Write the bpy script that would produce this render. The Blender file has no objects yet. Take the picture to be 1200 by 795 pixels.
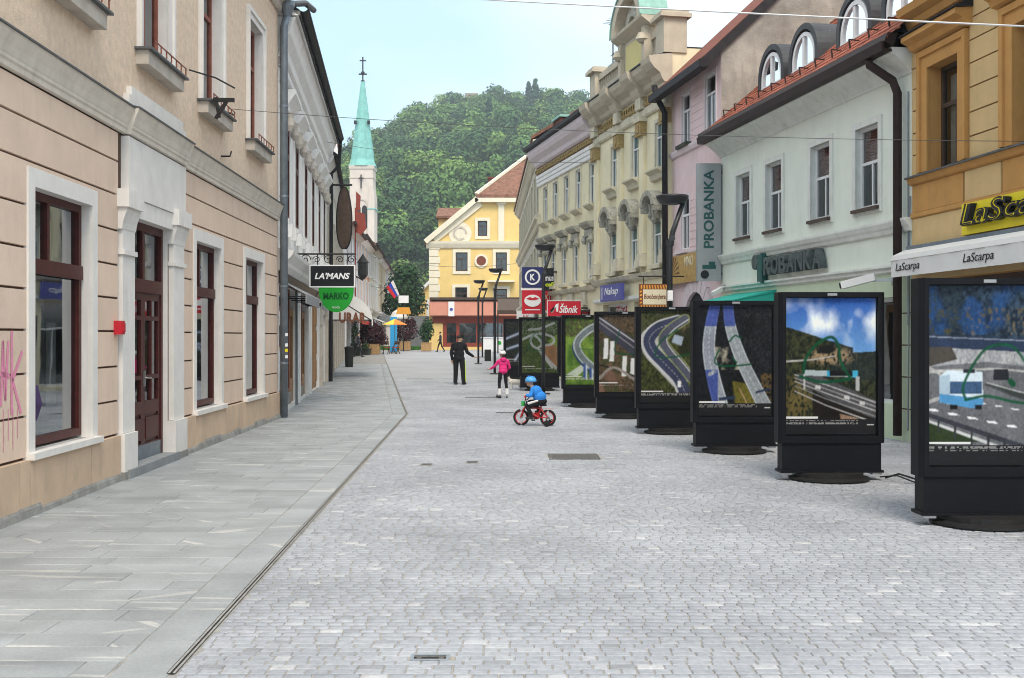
import bpy, math, random
import numpy as np
from mathutils import Vector, Matrix
random.seed(7); rng = np.random.default_rng(7)
R = math.radians
S = bpy.context.scene
COL = S.collection

# ------------------------------------------------------------------ camera, sky, sun, exposure
cam_d = bpy.data.cameras.new('camera'); cam = bpy.data.objects.new('camera', cam_d); COL.objects.link(cam)
cam_d.sensor_width = 36.0; cam_d.lens = 40.5; cam_d.clip_start = 0.1; cam_d.clip_end = 3000
cam_d.shift_y = -0.0021
cam.location = (0, 0, 1.8); cam.rotation_euler = (R(90), 0, 0)
S.camera = cam

SUN_EL, SUN_AZ = R(52), R(172)          # azimuth measured from +Y towards +X
W = bpy.data.worlds.new('World'); S.world = W; W.use_nodes = True
nt = W.node_tree; nt.nodes.clear()
out = nt.nodes.new('ShaderNodeOutputWorld')
sky = nt.nodes.new('ShaderNodeTexSky'); sky.sky_type = 'NISHITA'; sky.sun_disc = False
sky.sun_elevation = SUN_EL; sky.sun_rotation = SUN_AZ; sky.air_density = 1.0; sky.dust_density = 2.0; sky.ozone_density = 1.0
bg = nt.nodes.new('ShaderNodeBackground'); bg.inputs['Strength'].default_value = 0.15
cloud = nt.nodes.new('ShaderNodeBackground'); cloud.inputs['Strength'].default_value = .88
tc = nt.nodes.new('ShaderNodeTexCoord')
nz = nt.nodes.new('ShaderNodeTexNoise'); nz.inputs['Scale'].default_value = 2.6; nz.inputs['Detail'].default_value = 5; nz.inputs['Roughness'].default_value = .5
mp = nt.nodes.new('ShaderNodeMapping'); mp.inputs['Scale'].default_value = (1, 1, 1.8); mp.inputs['Location'].default_value = (8.2, 4.4, 0.5)
rp = nt.nodes.new('ShaderNodeMapRange'); rp.inputs[1].default_value = .34; rp.inputs[2].default_value = .62; rp.inputs[3].default_value = .72; rp.inputs[4].default_value = 1.0
mx = nt.nodes.new('ShaderNodeMixShader')
nz2 = nt.nodes.new('ShaderNodeTexNoise'); nz2.inputs['Scale'].default_value = 1.3; nz2.inputs['Detail'].default_value = 4
cr = nt.nodes.new('ShaderNodeValToRGB'); cr.color_ramp.elements[0].position = .36; cr.color_ramp.elements[0].color = (.40, .57, .67, 1); cr.color_ramp.elements[1].position = .64; cr.color_ramp.elements[1].color = (.93, .945, .94, 1)
L = nt.links.new
L(tc.outputs['Generated'], mp.inputs['Vector']); L(mp.outputs['Vector'], nz.inputs['Vector']); L(nz.outputs['Fac'], rp.inputs['Value'])
L(mp.outputs['Vector'], nz2.inputs['Vector']); L(nz2.outputs['Fac'], cr.inputs['Fac']); L(cr.outputs['Color'], cloud.inputs['Color'])
L(sky.outputs['Color'], bg.inputs['Color']); L(rp.outputs['Result'], mx.inputs['Fac'])
L(bg.outputs['Background'], mx.inputs[1]); L(cloud.outputs['Background'], mx.inputs[2]); L(mx.outputs['Shader'], out.inputs['Surface'])

sd = bpy.data.lights.new('sun', 'SUN'); sd.energy = 1.5; sd.angle = R(25); sd.color = (1.0, 0.88, 0.74)
sun = bpy.data.objects.new('sun', sd); COL.objects.link(sun)
to_sun = Vector((math.sin(SUN_AZ) * math.cos(SUN_EL), math.cos(SUN_AZ) * math.cos(SUN_EL), math.sin(SUN_EL)))
sun.rotation_euler = to_sun.to_track_quat('Z', 'Y').to_euler(); sun.location = (0, 0, 60)

S.view_settings.view_transform = 'Standard'; S.view_settings.look = 'None'
S.view_settings.gamma = 1.0; S.view_settings.use_curve_mapping = False
S.view_settings.exposure = 1.06
S.cycles.pixel_filter_type = 'BLACKMAN_HARRIS'; S.cycles.filter_width = 1.0
S.cycles.max_bounces = 6; S.cycles.diffuse_bounces = 2; S.cycles.glossy_bounces = 3; S.cycles.transparent_max_bounces = 10
S.cycles.volume_bounces = 0; S.cycles.caustics_reflective = False; S.cycles.caustics_refractive = False

# ------------------------------------------------------------------ helpers
def g(y):                                   # the street climbs gently away from the camera
    return 0.0 if y < 30 else 0.01 * (min(y, 260) - 30)

class MB:
    """collects faces; build() links them as one mesh object"""
    def __init__(s): s.v = []; s.f = []; s.m = []
    def add(s, vs, fs, mi=0):
        n = len(s.v); s.v += [tuple(p) for p in vs]
        for f in fs: s.f.append(tuple(i + n for i in f)); s.m.append(mi)
        return s
    def quad(s, a, b, c, d, mi=0): return s.add([a, b, c, d], [(0, 1, 2, 3)], mi)
    def box(s, x0, x1, y0, y1, z0, z1, mi=0):
        return s.add([(x0,y0,z0),(x1,y0,z0),(x1,y1,z0),(x0,y1,z0),(x0,y0,z1),(x1,y0,z1),(x1,y1,z1),(x0,y1,z1)],
                     [(0,3,2,1),(4,5,6,7),(0,1,5,4),(1,2,6,5),(2,3,7,6),(3,0,4,7)], mi)
    def bar(s, p, q, w, h=None, mi=0):          # square bar between two points
        h = h or w; p = Vector(p); q = Vector(q); d = (q - p).normalized()
        up = Vector((0, 0, 1)) if abs(d.z) < .95 else Vector((0, 1, 0))
        a = d.cross(up).normalized(); b = a.cross(d).normalized(); vs = []
        for c in (p, q):
            for i, j in ((-1,-1),(1,-1),(1,1),(-1,1)): vs.append(c + a * (i * w / 2) + b * (j * h / 2))
        return s.add(vs, [(0,1,2,3),(7,6,5,4),(0,4,5,1),(1,5,6,2),(2,6,7,3),(3,7,4,0)], mi)
    def prism(s, poly, y0, y1, mi=0):           # polygon in XZ, extruded along Y
        n = len(poly); vs = [(x, y0, z) for x, z in poly] + [(x, y1, z) for x, z in poly]
        return s.add(vs, [tuple(range(n)), tuple(range(2 * n - 1, n - 1, -1))] + [(i, n + i, n + (i + 1) % n, (i + 1) % n) for i in range(n)], mi)
    def prof(s, poly, x0, x1, mi=0):            # polygon in YZ, extruded along X
        n = len(poly); vs = [(x0, y, z) for y, z in poly] + [(x1, y, z) for y, z in poly]
        return s.add(vs, [tuple(range(n)), tuple(range(2 * n - 1, n - 1, -1))] + [(i, n + i, n + (i + 1) % n, (i + 1) % n) for i in range(n)], mi)
    def plan(s, poly, z0, z1, mi=0):            # polygon in XY, extruded along Z
        n = len(poly); vs = [(x, y, z0) for x, y in poly] + [(x, y, z1) for x, y in poly]
        return s.add(vs, [tuple(range(n)), tuple(range(2 * n - 1, n - 1, -1))] + [(i, n + i, n + (i + 1) % n, (i + 1) % n) for i in range(n)], mi)
    def tube(s, pts, r, n=8, mi=0):
        pts = [Vector(p) for p in pts]; rs = r if isinstance(r, (list, tuple)) else [r] * len(pts); vs = []
        ref = None
        for i, p in enumerate(pts):
            d = ((pts[min(i + 1, len(pts) - 1)] - pts[max(i - 1, 0)])).normalized()
            if ref is None: ref = Vector((0, 0, 1)) if abs(d.z) < .9 else Vector((1, 0, 0))
            a = d.cross(ref); a = a.normalized() if a.length > 1e-6 else Vector((1, 0, 0)); b = d.cross(a).normalized(); ref = b.cross(d) if False else ref
            for k in range(n):
                t = 2 * math.pi * k / n; vs.append(p + a * (rs[i] * math.cos(t)) + b * (rs[i] * math.sin(t)))
        fs = []
        for i in range(len(pts) - 1):
            for k in range(n): fs.append((i*n+k, i*n+(k+1)%n, (i+1)*n+(k+1)%n, (i+1)*n+k))
        fs.append(tuple(range(n - 1, -1, -1))); fs.append(tuple(range((len(pts)-1)*n, len(pts)*n)))
        return s.add(vs, fs, mi)
    def lathe(s, prof, c=(0,0,0), n=16, mi=0, axis='z', cap=True):
        vs = []; fs = []
        for r, h in prof:
            for k in range(n):
                t = 2 * math.pi * k / n; a, b = r * math.cos(t), r * math.sin(t)
                vs.append((c[0]+a, c[1]+b, c[2]+h) if axis == 'z' else ((c[0]+a, c[1]+h, c[2]+b) if axis == 'y' else (c[0]+h, c[1]+a, c[2]+b)))
        for i in range(len(prof) - 1):
            for k in range(n): fs.append((i*n+k, i*n+(k+1)%n, (i+1)*n+(k+1)%n, (i+1)*n+k))
        if cap: fs.append(tuple(range(n - 1, -1, -1))); fs.append(tuple(range((len(prof)-1)*n, len(prof)*n)))
        return s.add(vs, fs, mi)
    def arch(s, cx, cz, r0, r1, y0, y1, n=14, mi=0, a0=0.0, a1=math.pi, sy=1.0):   # half ring in XZ
        for k in range(n):
            t0 = a0 + (a1 - a0) * k / n; t1 = a0 + (a1 - a0) * (k + 1) / n
            P = [(cx + r * math.cos(t), cz + sy * r * math.sin(t)) for r, t in ((r0, t0), (r1, t0), (r1, t1), (r0, t1))]
            s.prism(P, y0, y1, mi)
        return s
    def mesh(s, name, mats):
        me = bpy.data.meshes.new(name); me.from_pydata(s.v, [], s.f)
        mats = mats if isinstance(mats, (list, tuple)) else [mats]
        for m in mats: me.materials.append(m)
        if len(mats) > 1: me.polygons.foreach_set('material_index', s.m)
        return me
    def build(s, name, mats, parent=None, smooth=False, loc=None):
        return link(name, s.mesh(name, mats), parent, smooth, loc)

def link(name, me, parent=None, smooth=False, loc=None):
    o = bpy.data.objects.new(name, me); COL.objects.link(o); o.parent = parent
    if loc: o.location = loc
    if smooth: me.polygons.foreach_set('use_smooth', [True] * len(me.polygons))
    return o
def tag(o, label, cat, group=None):
    o['label'] = label; o['category'] = cat
    if group: o['group'] = group
    return o
def thing(name, label, cat, loc=(0,0,0), rz=0.0, group=None):
    o = bpy.data.objects.new(name, None); COL.objects.link(o); o.empty_display_size = .3
    o.location = loc; o.rotation_euler = (0, 0, rz)
    return tag(o, label, cat, group)
def structure(o): o['kind'] = 'structure'; return o
def stuff(o): o['kind'] = 'stuff'; return o
def facade(name, label, cat, P, Q, z=0.0, group=None):      # local x along the facade, -y towards the street
    return thing(name, label, cat, (P[0], P[1], z), math.atan2(Q[1] - P[1], Q[0] - P[0]), group)
def copy_tree(o, parent=None):
    c = o.copy(); COL.objects.link(c); c.parent = parent
    for ch in list(o.children): copy_tree(ch, c)
    return c
def np_mesh(name, V, Fq, mats, mi=None, attrs=None):
    """fast quad/tri mesh from arrays"""
    me = bpy.data.meshes.new(name); V = np.asarray(V, np.float32); Fq = np.asarray(Fq, np.int32); k = Fq.shape[1]
    me.vertices.add(len(V)); me.vertices.foreach_set('co', V.ravel())
    me.loops.add(Fq.size); me.loops.foreach_set('vertex_index', Fq.ravel())
    me.polygons.add(len(Fq)); me.polygons.foreach_set('loop_start', np.arange(0, Fq.size, k, dtype=np.int32))
    for m in (mats if isinstance(mats, (list, tuple)) else [mats]): me.materials.append(m)
    if mi is not None: me.polygons.foreach_set('material_index', np.asarray(mi, np.int32))
    for nm, arr in (attrs or {}).items():
        a = me.attributes.new(nm, 'FLOAT_COLOR', 'POINT'); a.data.foreach_set('color', np.asarray(arr, np.float32).ravel())
    me.update(calc_edges=True); me.validate(); return me

# ------------------------------------------------------------------ materials
def nodes(name):
    m = bpy.data.materials.new(name); m.use_nodes = True; t = m.node_tree
    return m, t, t.nodes['Principled BSDF']
def mat(name, col, rough=.8, var=.15, scale=4.0, bump=0.0, bscale=60.0, metal=0.0, spec=.3, stain=0.0, rnd=0.0, island=0.0, col2=None, grad=None):
    m, t, b = nodes(name); N = t.nodes.new; K = t.links.new
    b.inputs['Roughness'].default_value = rough; b.inputs['Metallic'].default_value = metal; b.inputs['Specular IOR Level'].default_value = spec
    co = N('ShaderNodeTexCoord'); c = tuple(col) + (1,)
    n1 = N('ShaderNodeTexNoise'); n1.inputs['Scale'].default_value = scale; n1.inputs['Detail'].default_value = 6; n1.inputs['Roughness'].default_value = .62
    vec = co.outputs['Object']
    if rnd or island:
        oi = N('ShaderNodeObjectInfo') if rnd else N('ShaderNodeNewGeometry')
        ro = oi.outputs['Random'] if rnd else oi.outputs['Random Per Island']
        ad = N('ShaderNodeVectorMath'); ad.operation = 'ADD'; sc = N('ShaderNodeVectorMath'); sc.operation = 'SCALE'
        sc.inputs[0].default_value = (37, 61, 23); K(ro, sc.inputs['Scale']); K(vec, ad.inputs[0]); K(sc.outputs[0], ad.inputs[1]); vec = ad.outputs[0]
    K(vec, n1.inputs['Vector'])
    ramp = N('ShaderNodeMapRange'); ramp.inputs[1].default_value = .3; ramp.inputs[2].default_value = .7; K(n1.outputs['Fac'], ramp.inputs['Value'])
    mix = N('ShaderNodeMix'); mix.data_type = 'RGBA'
    lo = tuple(col2) + (1,) if col2 else tuple(x * (1 - var) for x in col) + (1,)
    hi = c if col2 else tuple(min(1, x * (1 + var * .6)) for x in col) + (1,)
    mix.inputs[6].default_value = lo; mix.inputs[7].default_value = hi; K(ramp.outputs[0], mix.inputs[0]); res = mix.outputs[2]
    if stain:
        mpp = N('ShaderNodeMapping'); mpp.inputs['Scale'].default_value = (2.2, 2.2, .35); K(co.outputs['Object'], mpp.inputs['Vector'])
        n2 = N('ShaderNodeTexNoise'); n2.inputs['Scale'].default_value = 1.6; n2.inputs['Detail'].default_value = 8; n2.inputs['Roughness'].default_value = .7; K(mpp.outputs[0], n2.inputs['Vector'])
        r2 = N('ShaderNodeMapRange'); r2.inputs[1].default_value = .52; r2.inputs[2].default_value = .78; r2.inputs[3].default_value = 0; r2.inputs[4].default_value = stain; K(n2.outputs['Fac'], r2.inputs['Value'])
        m2 = N('ShaderNodeMix'); m2.data_type = 'RGBA'; m2.inputs[7].default_value = (.16, .14, .12, 1); K(r2.outputs[0], m2.inputs[0]); K(res, m2.inputs[6]); res = m2.outputs[2]
    if rnd or island:
        hs = N('ShaderNodeHueSaturation'); mr = N('ShaderNodeMapRange'); a = rnd or island
        mr.inputs[3].default_value = 1 - a; mr.inputs[4].default_value = 1 + a; K(ro, mr.inputs['Value']); K(mr.outputs[0], hs.inputs['Value']); K(res, hs.inputs['Color']); res = hs.outputs['Color']
    K(res, b.inputs['Base Color'])
    if bump:
        n3 = N('ShaderNodeTexNoise'); n3.inputs['Scale'].default_value = bscale; n3.inputs['Detail'].default_value = 4; K(vec, n3.inputs['Vector'])
        bp = N('ShaderNodeBump'); bp.inputs['Strength'].default_value = bump; bp.inputs['Distance'].default_value = .02; K(n3.outputs['Fac'], bp.inputs['Height']); K(bp.outputs[0], b.inputs['Normal'])
    return m
def glass(name, tint=(.75,.8,.8), base=.07, rough=.02, ior=1.5):
    m, t, b = nodes(name); t.nodes.remove(b); N = t.nodes.new; K = t.links.new
    tr = N('ShaderNodeBsdfTransparent'); tr.inputs[0].default_value = tuple(tint) + (1,)
    gl = N('ShaderNodeBsdfGlossy'); gl.inputs['Roughness'].default_value = rough; gl.inputs['Color'].default_value = (.9,.95,1,1)
    fr = N('ShaderNodeFresnel'); fr.inputs['IOR'].default_value = ior
    ad = N('ShaderNodeMath'); ad.operation = 'ADD'; ad.inputs[1].default_value = base; ad.use_clamp = True
    n1 = N('ShaderNodeTexNoise'); n1.inputs['Scale'].default_value = 1.1; co = N('ShaderNodeTexCoord'); K(co.outputs['Object'], n1.inputs['Vector'])
    bp = N('ShaderNodeBump'); bp.inputs['Strength'].default_value = .03; bp.inputs['Distance'].default_value = .1; K(n1.outputs['Fac'], bp.inputs['Height']); K(bp.outputs[0], gl.inputs['Normal'])
    K(fr.outputs[0], ad.inputs[0]); ms = N('ShaderNodeMixShader'); K(ad.outputs[0], ms.inputs[0]); K(tr.outputs[0], ms.inputs[1]); K(gl.outputs[0], ms.inputs[2])
    K(ms.outputs[0], t.nodes['Material Output'].inputs['Surface']); return m
def vcol(name, attr='col', rough=.8, spec=.2, noise=0.0, nscale=3.0):
    m, t, b = nodes(name); N = t.nodes.new; K = t.links.new
    a = N('ShaderNodeAttribute'); a.attribute_name = attr; res = a.outputs['Color']
    if noise:
        hs = N('ShaderNodeHueSaturation'); gm = N('ShaderNodeNewGeometry'); mr = N('ShaderNodeMapRange'); mr.inputs[3].default_value = 1 - noise; mr.inputs[4].default_value = 1 + noise
        K(gm.outputs['Random Per Island'], mr.inputs['Value']); K(mr.outputs[0], hs.inputs['Value']); K(res, hs.inputs['Color']); res = hs.outputs['Color']
    K(res, b.inputs['Base Color']); b.inputs['Roughness'].default_value = rough; b.inputs['Specular IOR Level'].default_value = spec
    return m

M = {}
def M_(k, *a, **kw): M[k] = mat(k, *a, **kw)
M_('peach', (.82,.625,.49), .9, .09, 1.6, .3, 140, stain=.2, rnd=.035)
M_('peach_plinth', (.71,.52,.37), .9, .12, 3, .3, 120, stain=.35, rnd=.04)
M_('groove', (.11,.065,.045), .9, .2, 5)  # groove shading and dirt put into one dark brown
M_('roughcast', (.82,.64,.485), .95, .16, 9, .6, 46, stain=.14)
M_('white_stucco', (.84,.80,.755), .85, .08, 3, .15, 120, stain=.2)
M_('stone_trim', (.58,.52,.45), .85, .16, 4, .25, 90, stain=.4)
M_('belt_cream', (.74,.665,.57), .85, .12, 4, .2, 90, stain=.3)
M_('lead', (.13,.135,.14), .6, .2, 6, metal=.3)
M_('zinc', (.23,.27,.31), .5, .22, 5, .05, 30, metal=.5, stain=.2)
M_('brown_wood', (.075,.014,.012), .45, .3, 8, .08, 60, spec=.25)
M_('rust_wood', (.30,.10,.065), .55, .25, 8, .1, 60)
M_('oak_wood', (.40,.20,.075), .5, .3, 10, .1, 50)
M_('dark_wood', (.085,.055,.04), .5, .3, 8, .1, 50)
M_('white_paint', (.82,.82,.82), .5, .05, 4, stain=.06)
M_('cement', (.33,.32,.30), .95, .3, 5, .5, 40, stain=.3)
M_('step_stone', (.30,.31,.32), .85, .2, 6, .2, 60)
M_('red_plastic', (.55,.02,.035), .4, .1)
M_('white_house', (.89,.87,.84), .85, .07, 3, .15, 90, stain=.22)
M_('mint', (.85,.89,.79), .88, .06, 1.2, .2, 120, stain=.12)
M_('mint_low', (.66,.76,.55), .88, .06, 2, .15, 120, stain=.12)
M_('mint_trim', (.80,.81,.76), .85, .1, 4, .15, 90, stain=.3)
M_('pink', (.84,.645,.65), .88, .08, 1.4, .2, 120, stain=.22)
M_('pink_trim', (.77,.66,.68), .88, .06, 3, .1, 90, stain=.12)
M_('bare_wall', (.36,.335,.29), .95, .45, 1.1, .6, 25, stain=.6)
M_('cream', (.87,.78,.54), .88, .1, 1.5, .2, 100, stain=.26)
M_('cream_trim', (.70,.64,.49), .85, .16, 3, .3, 60, stain=.45)
M_('ornament', (.42,.30,.13), .85, .35, 14, .8, 30)
M_('ornament_grey', (.44,.42,.35), .85, .4, 14, .8, 40, stain=.4)
M_('attic_yellow', (.70,.60,.27), .88, .08, 2, stain=.1)
M_('attic_stone', (.56,.49,.38), .88, .12, 3, .2, 60, stain=.3)
M_('patina', (.30,.52,.44), .7, .2, 5)
M_('ochre', (.72,.51,.25), .9, .08, 2.5, .25, 120, stain=.14, rnd=.04)
M_('ochre_trim', (.60,.315,.10), .88, .12, 3, .2, 90, stain=.18)
M_('ochre_groove', (.30,.17,.06), .9, .2, 4)
M_('grey_house', (.60,.56,.48), .88, .1, 3, .2, 60, stain=.3)
M_('brick_wall', (.34,.27,.22), .9, .35, 14, .7, 30)
M_('yellow', (.80,.585,.23), .9, .07, 1.2, .2, 60, stain=.12)
M_('yellow_trim', (.80,.74,.58), .88, .08, 2, .1, 60, stain=.15)
M_('salmon', (.78,.46,.34), .88, .08, 2, stain=.12)
M_('peach_far', (.80,.60,.42), .88, .08, 2, stain=.12)
M_('pale_far', (.74,.71,.62), .88, .08, 2, stain=.15)
M_('tile', (.36,.105,.06), .8, .3, 7, .3, 30, island=.30)
M_('tile_plain', (.22,.07,.045), .85, .35, 5, .8, 22)
M_('tile_brown', (.25,.125,.085), .9, .5, 3.5, .9, 14)
M_('roof_dark', (.035,.032,.034), .75, .3, 5, spec=.15)
M_('gutter', (.02,.018,.02), .6, .2, 6, spec=.2)
M_('gutter_brown', (.035,.02,.018), .6, .2, 6, spec=.2)
M_('dormer_zinc', (.065,.068,.072), .55, .25, 4, metal=.3, stain=.2)
M_('copper', (.22,.50,.45), .75, .22, 1.2, .3, 6, stain=.12)
M_('church_wall', (.64,.56,.49), .9, .1, .6, stain=.15)
M_('dark', (.02,.02,.022), .8, .1)
M_('interior', (.06,.06,.062), .9, .6, 2.5)  # near-black tone that paints in unlit rooms behind glass
M_('curtain', (.62,.63,.62), .9, .22, 5, .3, 12)
M_('blind_grey', (.20,.235,.25), .85, .5, 1.6, .1, 8)  # window reflections and dim shop interiors put into a mottled grey-blue
M_('blind_red', (.52,.17,.12), .7, .1, 3)
M_('shutter_green', (.24,.36,.32), .7, .2, 5)
M_('lamp_metal', (.022,.023,.027), .38, .2, 6, spec=.5)
M_('case_black', (.008,.0085,.011), .5, .15, 5, spec=.12)
M_('iron', (.018,.017,.017), .55, .2, 8)
M_('brass', (.62,.40,.12), .4, .25, 8, metal=.4)
M_('sign_grey', (.33,.345,.36), .4, .08, 3, metal=.3)
M_('sign_teal', (.02,.085,.085), .4, .1)
M_('letter_slate', (.10,.125,.13), .45, .35, 9, metal=.3)
M_('letter_teal', (.02,.10,.095), .4, .2, 6)
M_('sign_yellow', (.90,.74,.02), .4, .05)
M_('sign_black', (.012,.012,.014), .35, .1)
M_('sign_white', (.85,.85,.85), .4, .03)
M_('sign_green', (.02,.36,.035), .4, .06)
M_('sign_dark_green', (.005,.09,.02), .4, .06)
M_('sign_red', (.56,.012,.03), .4, .06)
M_('sign_navy', (.025,.03,.13), .4, .08)
M_('sign_blue', (.09,.10,.36), .4, .08)
M_('sign_brown', (.20,.07,.03), .5, .2)
M_('sign_cream', (.78,.70,.50), .5, .1)
M_('sign_orange', (.80,.36,.05), .5, .1)
M_('lime', (.72,.86,.05), .5, .05)
M_('awning_white', (.80,.79,.77), .8, .05, 2, .1, 50)
M_('awning_grey', (.34,.34,.35), .9, .2, 3, .3, 30)
M_('awning_teal', (.02,.36,.29), .8, .08, 3)
M_('awning_salmon', (.64,.28,.20), .75, .06, 2)
M_('shop_red', (.26,.05,.03), .5, .2, 4)
M_('graffiti_pink', (.85,.30,.45), .8, .12, 20)
M_('wire_pale', (.72,.72,.72), .6, .05); M_('wire_dark', (.09,.09,.09), .6, .1)
M_('cover_iron', (.13,.125,.12), .75, .35, 20, .5, 60)
M_('skin', (.58,.36,.26), .6, .08, 10); M_('hair_dark', (.02,.014,.011), .7, .3, 30)
M_('cloth_black', (.014,.014,.017), .95, .3, 10, .3, 40); M_('cloth_dark', (.03,.033,.045), .9, .3, 8, .3, 40)
M_('cloth_pink', (.78,.035,.22), .85, .15, 8, .3, 30); M_('cloth_blue', (.03,.24,.72), .8, .15, 8, .3, 30)
M_('cloth_neon', (.55,.85,.05), .8, .05); M_('helmet_white', (.78,.78,.80), .35, .1, 12); M_('helmet_blue', (.10,.40,.78), .35, .1, 12)
M_('shoe_white', (.75,.75,.76), .5, .15, 20); M_('shoe_dark', (.04,.04,.042), .6, .2, 20)
M_('bike_red', (.52,.015,.02), .3, .08, 5, spec=.6); M_('rubber', (.015,.015,.016), .8, .2, 20); M_('steel', (.45,.45,.46), .35, .1, 6, metal=.9)
M_('bike_green', (.04,.42,.10), .4, .1)
M_('dog_fur', (.74,.70,.63), .95, .2, 18, .8, 60)
M_('planter_wood', (.50,.31,.14), .7, .25, 6, .2, 40); M_('planter_dark', (.045,.05,.035), .7, .2)
M_('leaf_red', (.055,.012,.018), .75, .2, island=.5); M_('leaf_green', (.045,.11,.025), .75, .2, island=.4); M_('leaf_dark', (.018,.062,.018), .75, .2, island=.45)
M_('bark', (.10,.08,.06), .9, .3, 8)
M_('lawn', (.05,.16,.025), .9, .35, 3, .5, 20)
M_('retaining', (.22,.24,.26), .9, .2, 2)
M_('canvas_yellow', (.85,.66,.08), .8, .05); M_('canvas_orange', (.85,.26,.05), .8, .05); M_('banner_blue', (.03,.36,.72), .7, .08)
M_('flag_white', (.8,.8,.8), .8, .03); M_('flag_blue', (.02,.06,.5), .8, .03); M_('flag_red', (.7,.02,.03), .8, .03)
M['glass'] = glass('glass'); M['glass_dark'] = glass('glass_dark', (.5,.55,.56), .10); M['glass_case'] = glass('glass_case', (.97,.97,.97), .0, .02, 1.12); M['glass_old'] = glass('glass_old', (.8,.85,.83), .0, .04, 1.18); M['glass_shop'] = glass('glass_shop', (.75,.8,.8), .24)
M['print'] = vcol('print', 'col', .5, .2); M['leafmix'] = vcol('leafmix', 'col', .85, .15, .30)
M_('jt_sand', (.40,.36,.30), .95, .3, 12, .5, 60)

# ------------------------------------------------------------------ building blocks
def text(name, s, w, h, m, parent, loc, rot=(R(90),0,0), depth=.01, bold=0.0, shear=0.0, mats2=None):
    """lettering fitted to a width and height, centred on loc, lying on the local XZ plane by default"""
    cu = bpy.data.curves.new('lettering', 'FONT'); cu.body = s; cu.extrude = .02; cu.offset = bold; cu.shear = shear; cu.resolution_u = 3
    to = bpy.data.objects.new('lettering', cu); COL.objects.link(to)
    me = bpy.data.meshes.new_from_object(to.evaluated_get(bpy.context.evaluated_depsgraph_get()))
    bpy.data.objects.remove(to); bpy.data.curves.remove(cu)
    n = len(me.vertices); a = np.empty(n * 3, np.float32); me.vertices.foreach_get('co', a); a = a.reshape(-1, 3)
    lo, hi = a.min(0), a.max(0); a -= (lo + hi) / 2; a[:, 0] *= w / (hi[0] - lo[0]); a[:, 1] *= h / (hi[1] - lo[1]); a[:, 2] *= depth / (hi[2] - lo[2])
    me.vertices.foreach_set('co', a.ravel()); me.materials.clear(); me.materials.append(m); me.update()
    o = link(name, me, parent); o.location = loc; o.rotation_euler = rot; return o

def wall(parent, x0, x1, z0, z1, holes, m, depth=9.0, reveal=.3, rise=0.0, y=0.0, name='wall', rev_mat=None, back=True, gable_mat=None):
    """facade with real openings (reveals), side walls with gables and a back"""
    b = MB(); xs = sorted({x0, x1} | {h[0] for h in holes} | {h[1] for h in holes}); zs = sorted({z0, z1} | {h[2] for h in holes} | {h[3] for h in holes})
    for i in range(len(xs) - 1):
        for j in range(len(zs) - 1):
            cx, cz = (xs[i] + xs[i+1]) / 2, (zs[j] + zs[j+1]) / 2
            if any(h[0] < cx < h[1] and h[2] < cz < h[3] for h in holes): continue
            b.quad((xs[i], y, zs[j]), (xs[i+1], y, zs[j]), (xs[i+1], y, zs[j+1]), (xs[i], y, zs[j+1]))
    for a0, a1, c0, c1 in holes:
        r = y + reveal
        b.quad((a0,y,c0),(a0,r,c0),(a0,r,c1),(a0,y,c1), 1); b.quad((a1,y,c0),(a1,y,c1),(a1,r,c1),(a1,r,c0), 1)
        b.quad((a0,y,c1),(a0,r,c1),(a1,r,c1),(a1,y,c1), 1); b.quad((a0,y,c0),(a1,y,c0),(a1,r,c0),(a0,r,c0), 1)
    if back:
        for x in (x0, x1):
            P = [(x, y, z0), (x, y + depth, z0), (x, y + depth, z1)] + ([(x, y + depth / 2, z1 + rise)] if rise else []) + [(x, y, z1)]
            b.add(P, [tuple(range(len(P)))], 2)
        b.quad((x0, y + depth, z0), (x1, y + depth, z0), (x1, y + depth, z1), (x0, y + depth, z1), 2)
    return b.build(name, [m, rev_mat or m, gable_mat or m], parent)

def roof(parent, x0, x1, z, depth, rise, m, ov=.5, end=.0, th=.14, name='roof', y=0.0):
    s = rise / (depth / 2); b = MB(); zz = z - ov * s
    P = [(y - ov, zz), (y + depth / 2, z + rise), (y + depth + ov, zz), (y + depth + ov, zz + th), (y + depth / 2, z + rise + th * 1.2), (y - ov, zz + th)]
    b.prof(P, x0 - end, x1 + end); return b.build(name, m, parent)

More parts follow.
